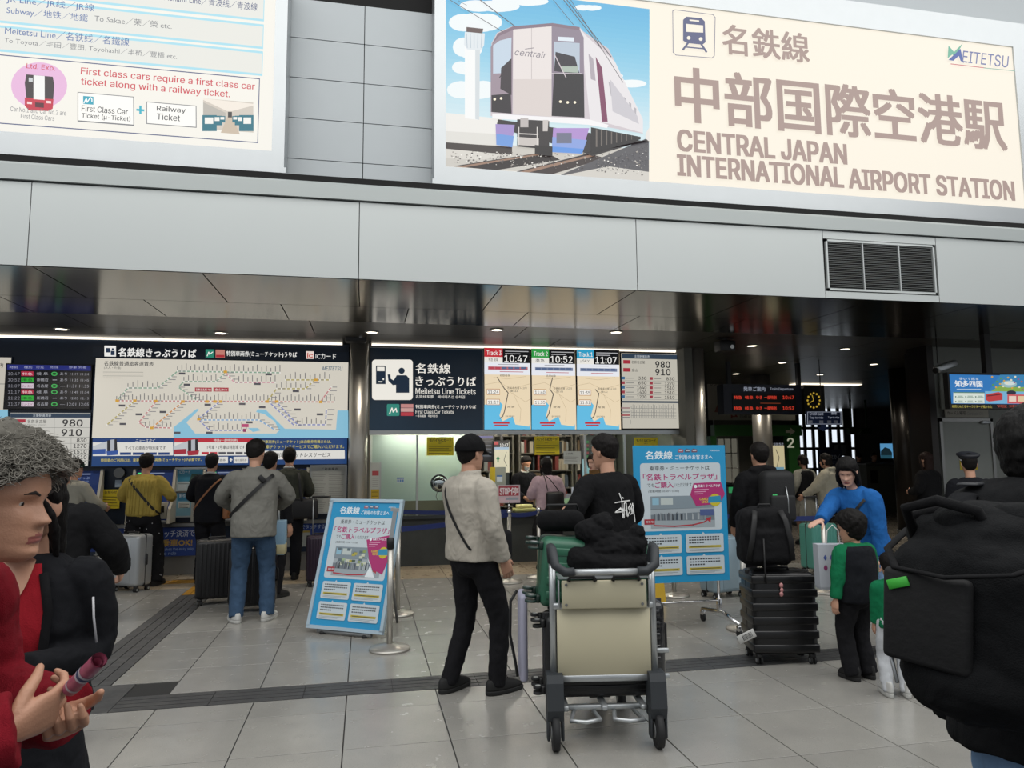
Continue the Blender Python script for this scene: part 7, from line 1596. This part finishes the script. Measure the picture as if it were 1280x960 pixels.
# ---- the two travel plaza notices
def travel_art(B, tilt):
    """artwork on a board 1.0 wide and 1.42 high, origin bottom left"""
    I = ink; cy = I('1c8fc0'); w = I('bfcad0'); mg = I('a82a6c'); kk_ = I('33363a'); B.px = False
    def rr(x0, y0, x1, y1, r, m): B.poly([(cx+r*math.cos(R(w_+k*30)), cy_+r*math.sin(R(w_+k*30))) for cx, cy_, w_ in ((x1-r, y1-r, 0), (x0+r, y1-r, 90), (x0+r, y0+r, 180), (x1-r, y0+r, 270)) for k in range(4)], m)
    B.poly([(0, 0), (1, 0), (1, 1.42), (0, 1.42)], cy); wt = I('dfe8ec')
    B.text('名鉄線', .13, 1.275, .42, .085, wt, .04); B.text('ご利用のお客さまへ', .45, 1.27, .86, .05, wt, .03); B.text('meitetsu', .84, 1.355, .94, .02, wt)
    for k in range(3): B.poly([(.48+.075*k, 1.345), (.54+.075*k, 1.345), (.545+.075*k, 1.375), (.50+.075*k, 1.385), (.48+.075*k, 1.37)], I(['9a4a58', '4a5068', '70485a'][k])); B.poly([(.49+.075*k, 1.358), (.535+.075*k, 1.358), (.53+.075*k, 1.374), (.50+.075*k, 1.374)], I('b4bcc4'))
    rr(.07, .53, .94, 1.235, .03, w)
    B.text('乗車券・ミューチケットは', .17, 1.155, .82, .052, kk_, .02); B.text('「名鉄トラベルプラザ」', .10, 1.055, .90, .068, mg, .04); B.text('でも', .14, .985, .22, .04, kk_); B.text('ご購入', .225, .975, .42, .062, mg, .04); B.text('いただけます', .43, .985, .62, .04, kk_); B.text('(営業時間 10:00～18:00)', .15, .925, .48, .028, kk_)
    # printed picture of the hall
    x0, x1, y0, y1 = .17, .86, .56, .89; B.poly([(x0, y0), (x1, y0), (x1, y1), (x0, y1)], I('6f7a82')); B.poly([(x0, .70), (x1, .72), (x1, .76), (x0, .75)], I('9ea8ae')); B.poly([(x0, .76), (x1, .76), (x1, .89), (x0, .89)], I('7f8d96'))
    B.poly([(x0+.02, .80), (x0+.09, .80), (x0+.09, .87), (x0+.02, .87)], I('8ab4c8')); B.poly([(x0+.11, .80), (x0+.24, .80), (x0+.24, .87), (x0+.11, .87)], I('b8c2c0'))
    rr_ = random.Random(4)
    if tilt:
        for k in range(26): X = rr_.uniform(x0, .60); Z = rr_.uniform(.66, .86); B.poly([(X, Z), (X+.05, Z), (X+.05, Z+.03), (X, Z+.03)], I(rr_.choice(['8a9a5a', 'a8a04a', '6a7a6a', 'c4c8b4', '4a5a4a', '9ab08a', '5a6a72'])))
    for k in range(34): X = rr_.uniform(x0+.02, x1-.05); B.poly([(X, .64), (X+.016, .64), (X+.014, .64+rr_.uniform(.05, .09)), (X+.003, .71)], I(rr_.choice(['2c3238', '5a6068', '8a9298', '3c4a58', 'a8b0b4'])))
    B.poly([(x0, y0), (x1, y0), (x1, .63), (x0, .64)], I('98a2a8')); B.poly([(x1-.16, .68), (x1-.01, .68), (x1-.01, .745), (x1-.16, .745)], I('4a5a8a'))
    ar = [(.20, .588), (.42, .575), (.62, .585), (.74, .61), (.79, .64)]; B.line(ar, .014, I('a82c38')); B.poly([(.76, .65), (.82, .665), (.81, .60)], I('a82c38'))
    B.poly([(.10, .60), (.21, .60), (.21, .655), (.10, .655)], I('a02834')); B.text('現在地', .115, .615, .195, .025, w, .03)
    B.poly([(.60, .90), (.64, 1.02), (.94, 1.03), (.98, .90), (.92, .80), (.66, .78)], mg) if not tilt else B.poly([(.60, .98), (.97, 1.05), (.99, .86), (.90, .60), (.72, .66)], mg)
    if tilt: B.poly([(.64, .80), (.72, .70), (.66, .56), (.80, .56)], wt)
    B.text('名鉄トラベルプラザ', .69, .975, .93, .03, wt, .04); B.disc(.66, .985, .018, .018, wt, 14)
    for k in range(3): B.line([(.65, .95-.022*k), (.80-.03*k, .953-.022*k)], .007, I('d8a8c0'))
    B.disc(.87, .84, .065, .065, I('c2b42c'), 20); B.poly([(.79, .81), (.94, .815), (.93, .885), (.80, .875)], I('2a8ab0')); B.text('CARD', .70, .84, .79, .025, I('d8c83c'), .06); B.text('OK!', .72, .81, .79, .025, I('d8c83c'), .06)
    for i in range(2):
        for j in range(2):
            a, b = .08+.455*i, .27-.225*j+.03; rr(a, b, a+.41, b+.19, .018, w); B.poly([(a+.17, b+.185), (a+.21, b+.185), (a+.19, b+.21)], w)
            for k in range(3): 
                for n in range(12-(k*3 if k == 2 else 0)): B.poly([(a+.035+.028*n, b+.15-.028*k), (a+.055+.028*n, b+.15-.028*k), (a+.055+.028*n, b+.163-.028*k), (a+.035+.028*n, b+.163-.028*k)], kk_)
            B.poly([(a+.03, b+.045), (a+.38, b+.045), (a+.38, b+.07), (a+.03, b+.07)], I('b8a83c')); B.line([(a+.05, b+.057), (a+.36, b+.057)], .007, kk_); B.line([(a+.035, b+.03), (a+.36, b+.03)], .004, I('8a9298')); B.line([(a+.035, b+.018), (a+.30, b+.018)], .004, I('8a9298'))
# tilted stand
bl_, br_ = fl(387, 781, .07), fl(472, 789, .07); u = (br_-bl_).normalized(); wd = .76; nh = Vector((-u.y, u.x, 0)); th_ = R(17); v = (Vector((0, 0, math.cos(th_)))+nh*math.sin(th_)); nn = u.cross(v); hgt_ = 1.16
t = E('tilted_notice_stand', 'blue and white notice on a low stand, tilted back, left of the nearest barrier post', 'notice stand', tuple(bl_)); t.location.z = 0; O = bl_.copy()
def Tm(a, b): return O+u*(a*wd)+v*(b*hgt_/1.42)
MM = Matrix((u, nn*-1, v)).transposed()
q = MB(); q.obox(O+u*wd/2+v*hgt_/2+nn*-.012, (wd, .02, hgt_), MM); q.build('board', M_white, t, True)
q = MB()
for c_, s_ in ((O+u*wd/2+v*(-.012), (wd+.06, .035, .032)), (O+u*wd/2+v*(hgt_+.012), (wd+.06, .035, .032)), (O+u*-.014+v*hgt_/2, (.032, .035, hgt_+.02)), (O+u*(wd+.014)+v*hgt_/2, (.032, .035, hgt_+.02))): q.obox(c_-nn*.005, s_, MM)
q.build('frame', mat('frame_pale', 'a9bcc8', .35, .3), t, True)
B = Board(Tm, nn); B.base = .0006; travel_art(B, True); B.done(t, True)
q = MB(); bk = O+u*wd*.5+nh*.42
for a in (.2, .8): q.tube([O+u*wd*a+v*.10-nn*.03, Vector((O.x+u.x*wd*a, O.y+u.y*wd*a, .02))+nh*.0], .014, 8); q.tube([O+u*wd*a+v*.95-nn*.035, Vector((O.x+u.x*wd*a+nh.x*.55, O.y+u.y*wd*a+nh.y*.55, .02))], .013, 8)
q.tube([O+u*wd*.12+Vector((0, 0, -.045)), O+u*wd*.88+Vector((0, 0, -.045))], .018, 8); q.build('legs_frame', M_mgrey, t, True)
q = MB(); q.rbox(O+u*wd*.8+Vector((0, 0, -.055)), (.06, .05, .03), .008, 1); q.build('rubber_foot', M_rub, t, True); q = MB(); q.rbox(O+u*wd*.2+Vector((0, 0, -.055)), (.06, .05, .03), .008, 1); q.build('rubber_foot', M_rub, t, True)
# wheeled sign
Yb_ = 6.30; tl, tr = at(791, 557, Yb_), at(906, 563, Yb_); t = E('wheeled_sign', 'large blue and white notice on a wheeled steel stand right of the cart', 'sign', (tl.x, Yb_, 0)); wd2 = tr.x-tl.x; zb2 = at(912, 725, Yb_).z; zt2 = tl.z; O2 = Vector((tl.x, Yb_, zb2))
def T2(a, b): return O2+Vector((a*wd2, 0, b*(zt2-zb2)/1.42))
q = MB(); q.box(tl.x, tr.x, Yb_, Yb_+.012, zb2, zt2); q.build('board', ink('1c8fc0'), t, True); B = Board(T2, (0, -1, 0)); travel_art(B, False); B.done(t, True)
q = MB(); xs_ = (tl.x+.10, tr.x-.10)
for X in xs_: q.tube([(X, Yb_+.03, .20), (X, Yb_+.03, zt2-.02)], .014, 12)
q.tube([(xs_[0], Yb_+.03, zt2-.04), (xs_[1], Yb_+.03, zt2-.04)], .014, 12); q.tube([(xs_[0], Yb_+.03, .26), (xs_[1], Yb_+.03, .26)], .010, 10); q.build('stand_frame', M_chrome, t, True)
for X in xs_:
    q = MB(); q.tube([(X, Yb_-.34, .115), (X, Yb_-.02, .17), (X, Yb_+.38, .115)], .017, 10); q.rbox((X, Yb_+.03, .22), (.035, .05, .12), .004, 1); ft_ = q.build('foot_bar', M_chrome, t, True)
    for dy in (-.33, .37):
        q = MB(); q.cyl((X-.012, Yb_+dy, .04), (X+.012, Yb_+dy, .04), .04, n=22); c_ = q.build('caster', M_rub, t, True); q = MB(); q.rbox((X, Yb_+dy, .085), (.04, .05, .05), .006, 1); q.build('caster_fork', M_chrome, c_, False)
        for o_ in kids(c_): o_.location = -Vector((tl.x, Yb_, 0))
# ---- rolled pink paper and the huge backpack
pw = PG['P']
def pg(x, y, z): return Vector((-.655, 1.165, 0))+Matrix.Rotation(R(-97), 3, 'Z') @ (Vector((x, y, z))*PG['S'])
a = at(88, 861, 1.60); b = at(124, 825, 1.52); t = E('rolled_paper', 'rolled pink printed paper held by the grey-haired man', 'paper', tuple(a)); q = MB(); d = b-a
q.tube([a, b], .0145, 24, caps=False); q.tube([a, b+d*.0], .0125, 24, caps=False); q.tube([a-d*.02, b-d*.06], .008, 16, caps=False); q.build('paper_roll', mat('paper_pink', 'a85a72', .4, var=.25, scale=60), t, True)
q = MB(); q.tube([a+d*.45, a+d*.62], .0152, 24, caps=False); q.tube([a+d*.12, a+d*.17], .0152, 24, caps=False); q.build('printed_band', ink('b9b4bc'), t, True); q = MB(); q.tube([a+d*.50, a+d*.57], .0155, 24, caps=False); q.build('small_print', ink('3c4a6a'), t, True)
bx = at(1300, 600, 1.50).x; c0 = Vector((bx-.335, 1.50-.16, 1.26)); t = E('backpack', 'huge black roll-top backpack worn by the man at the right edge', 'backpack', tuple(c0), R(-65)); q = MB()
# local: x across, y towards the wearer, z up
q.rbox((0, .0, .0), (.33, .30, .34), .10, 6); q.ball((0, -.02, -.12), (.17, .155, .10), 28); q.ball((0, .03, .16), (.16, .13, .07), 24)
k_ = fuse(q, .006, 4, ((.14, .030), (.05, .010))); M_pack = cloth('101113', bump=.4); bd = put([k_], 'pack_body', M_pack, t)
q = MB(); q.rbox((-.055, -.160, .0), (.17, .03, .19), .012, 3, Matrix.Rotation(R(4), 3, 'Y')); pk = q.build('outer_pocket', mat('pack_panel', '0b0b0d', .8, bump=.2), t)
q = MB(); q.rbox((-.10, -.178, .07), (.045, .004, .020), .001, 1, Matrix.Rotation(R(-18), 3, 'Y')); q.build('green_label', mat('label_green', '3fae3c', .5), pk)
q = MB(); pts = [(-.185, .06, .16), (-.175, -.06, .125), (-.11, -.165, .10), (.0, -.195, .095), (.11, -.17, .11), (.17, -.06, .14), (.18, .06, .17)]; q.tube(pts, .009, 10, flat=.5, up=(0, 0, 1)); q.build('rim_band', M_blk2, t)
q = MB(); q.tube([(-.12, -.04, .15), (-.12, -.08, .22), (-.05, -.09, .24), (.02, -.07, .22), (.03, -.03, .16)], .012, 10); q.build('top_loop', M_blk2, t); q = MB(); q.tube([(-.15, .03, .14), (-.13, -.02, .20), (-.06, -.02, .22)], .012, 10); q.build('top_loop', M_blk2, t)
q = MB(); q.ball((-.02, -.02, .19), (.07, .06, .045), 16); q.ball((.07, .03, .19), (.08, .07, .05), 16); put([fuse(q, .006, 2, ((.05, .015),))], 'rolled_top', M_pack, t)
q = MB(); q.tube([(-.17, -.09, -.04), (-.15, -.135, -.07), (-.12, -.165, -.14)], .004, 6); q.build('zip', M_alu, t); q = MB(); q.tube([(.165, -.09, .05), (.17, -.06, -.05)], .004, 6); q.build('zip', M_alu, t)
for s in (-1, 1): q = MB(); q.tube([(s*.10, .13, .16), (s*.12, .22, .235), (s*.13, .34, .235), (s*.14, .43, .14)], .030, 10, flat=.3, up=(0, 0, 1)); q.build('shoulder_strap', cloth('141518'), t)
q = MB(); q.rbox((-.12, .27, .262), (.05, .05, .008), .003, 1); q.build('strap_patch', ink('2a2c30'), t)
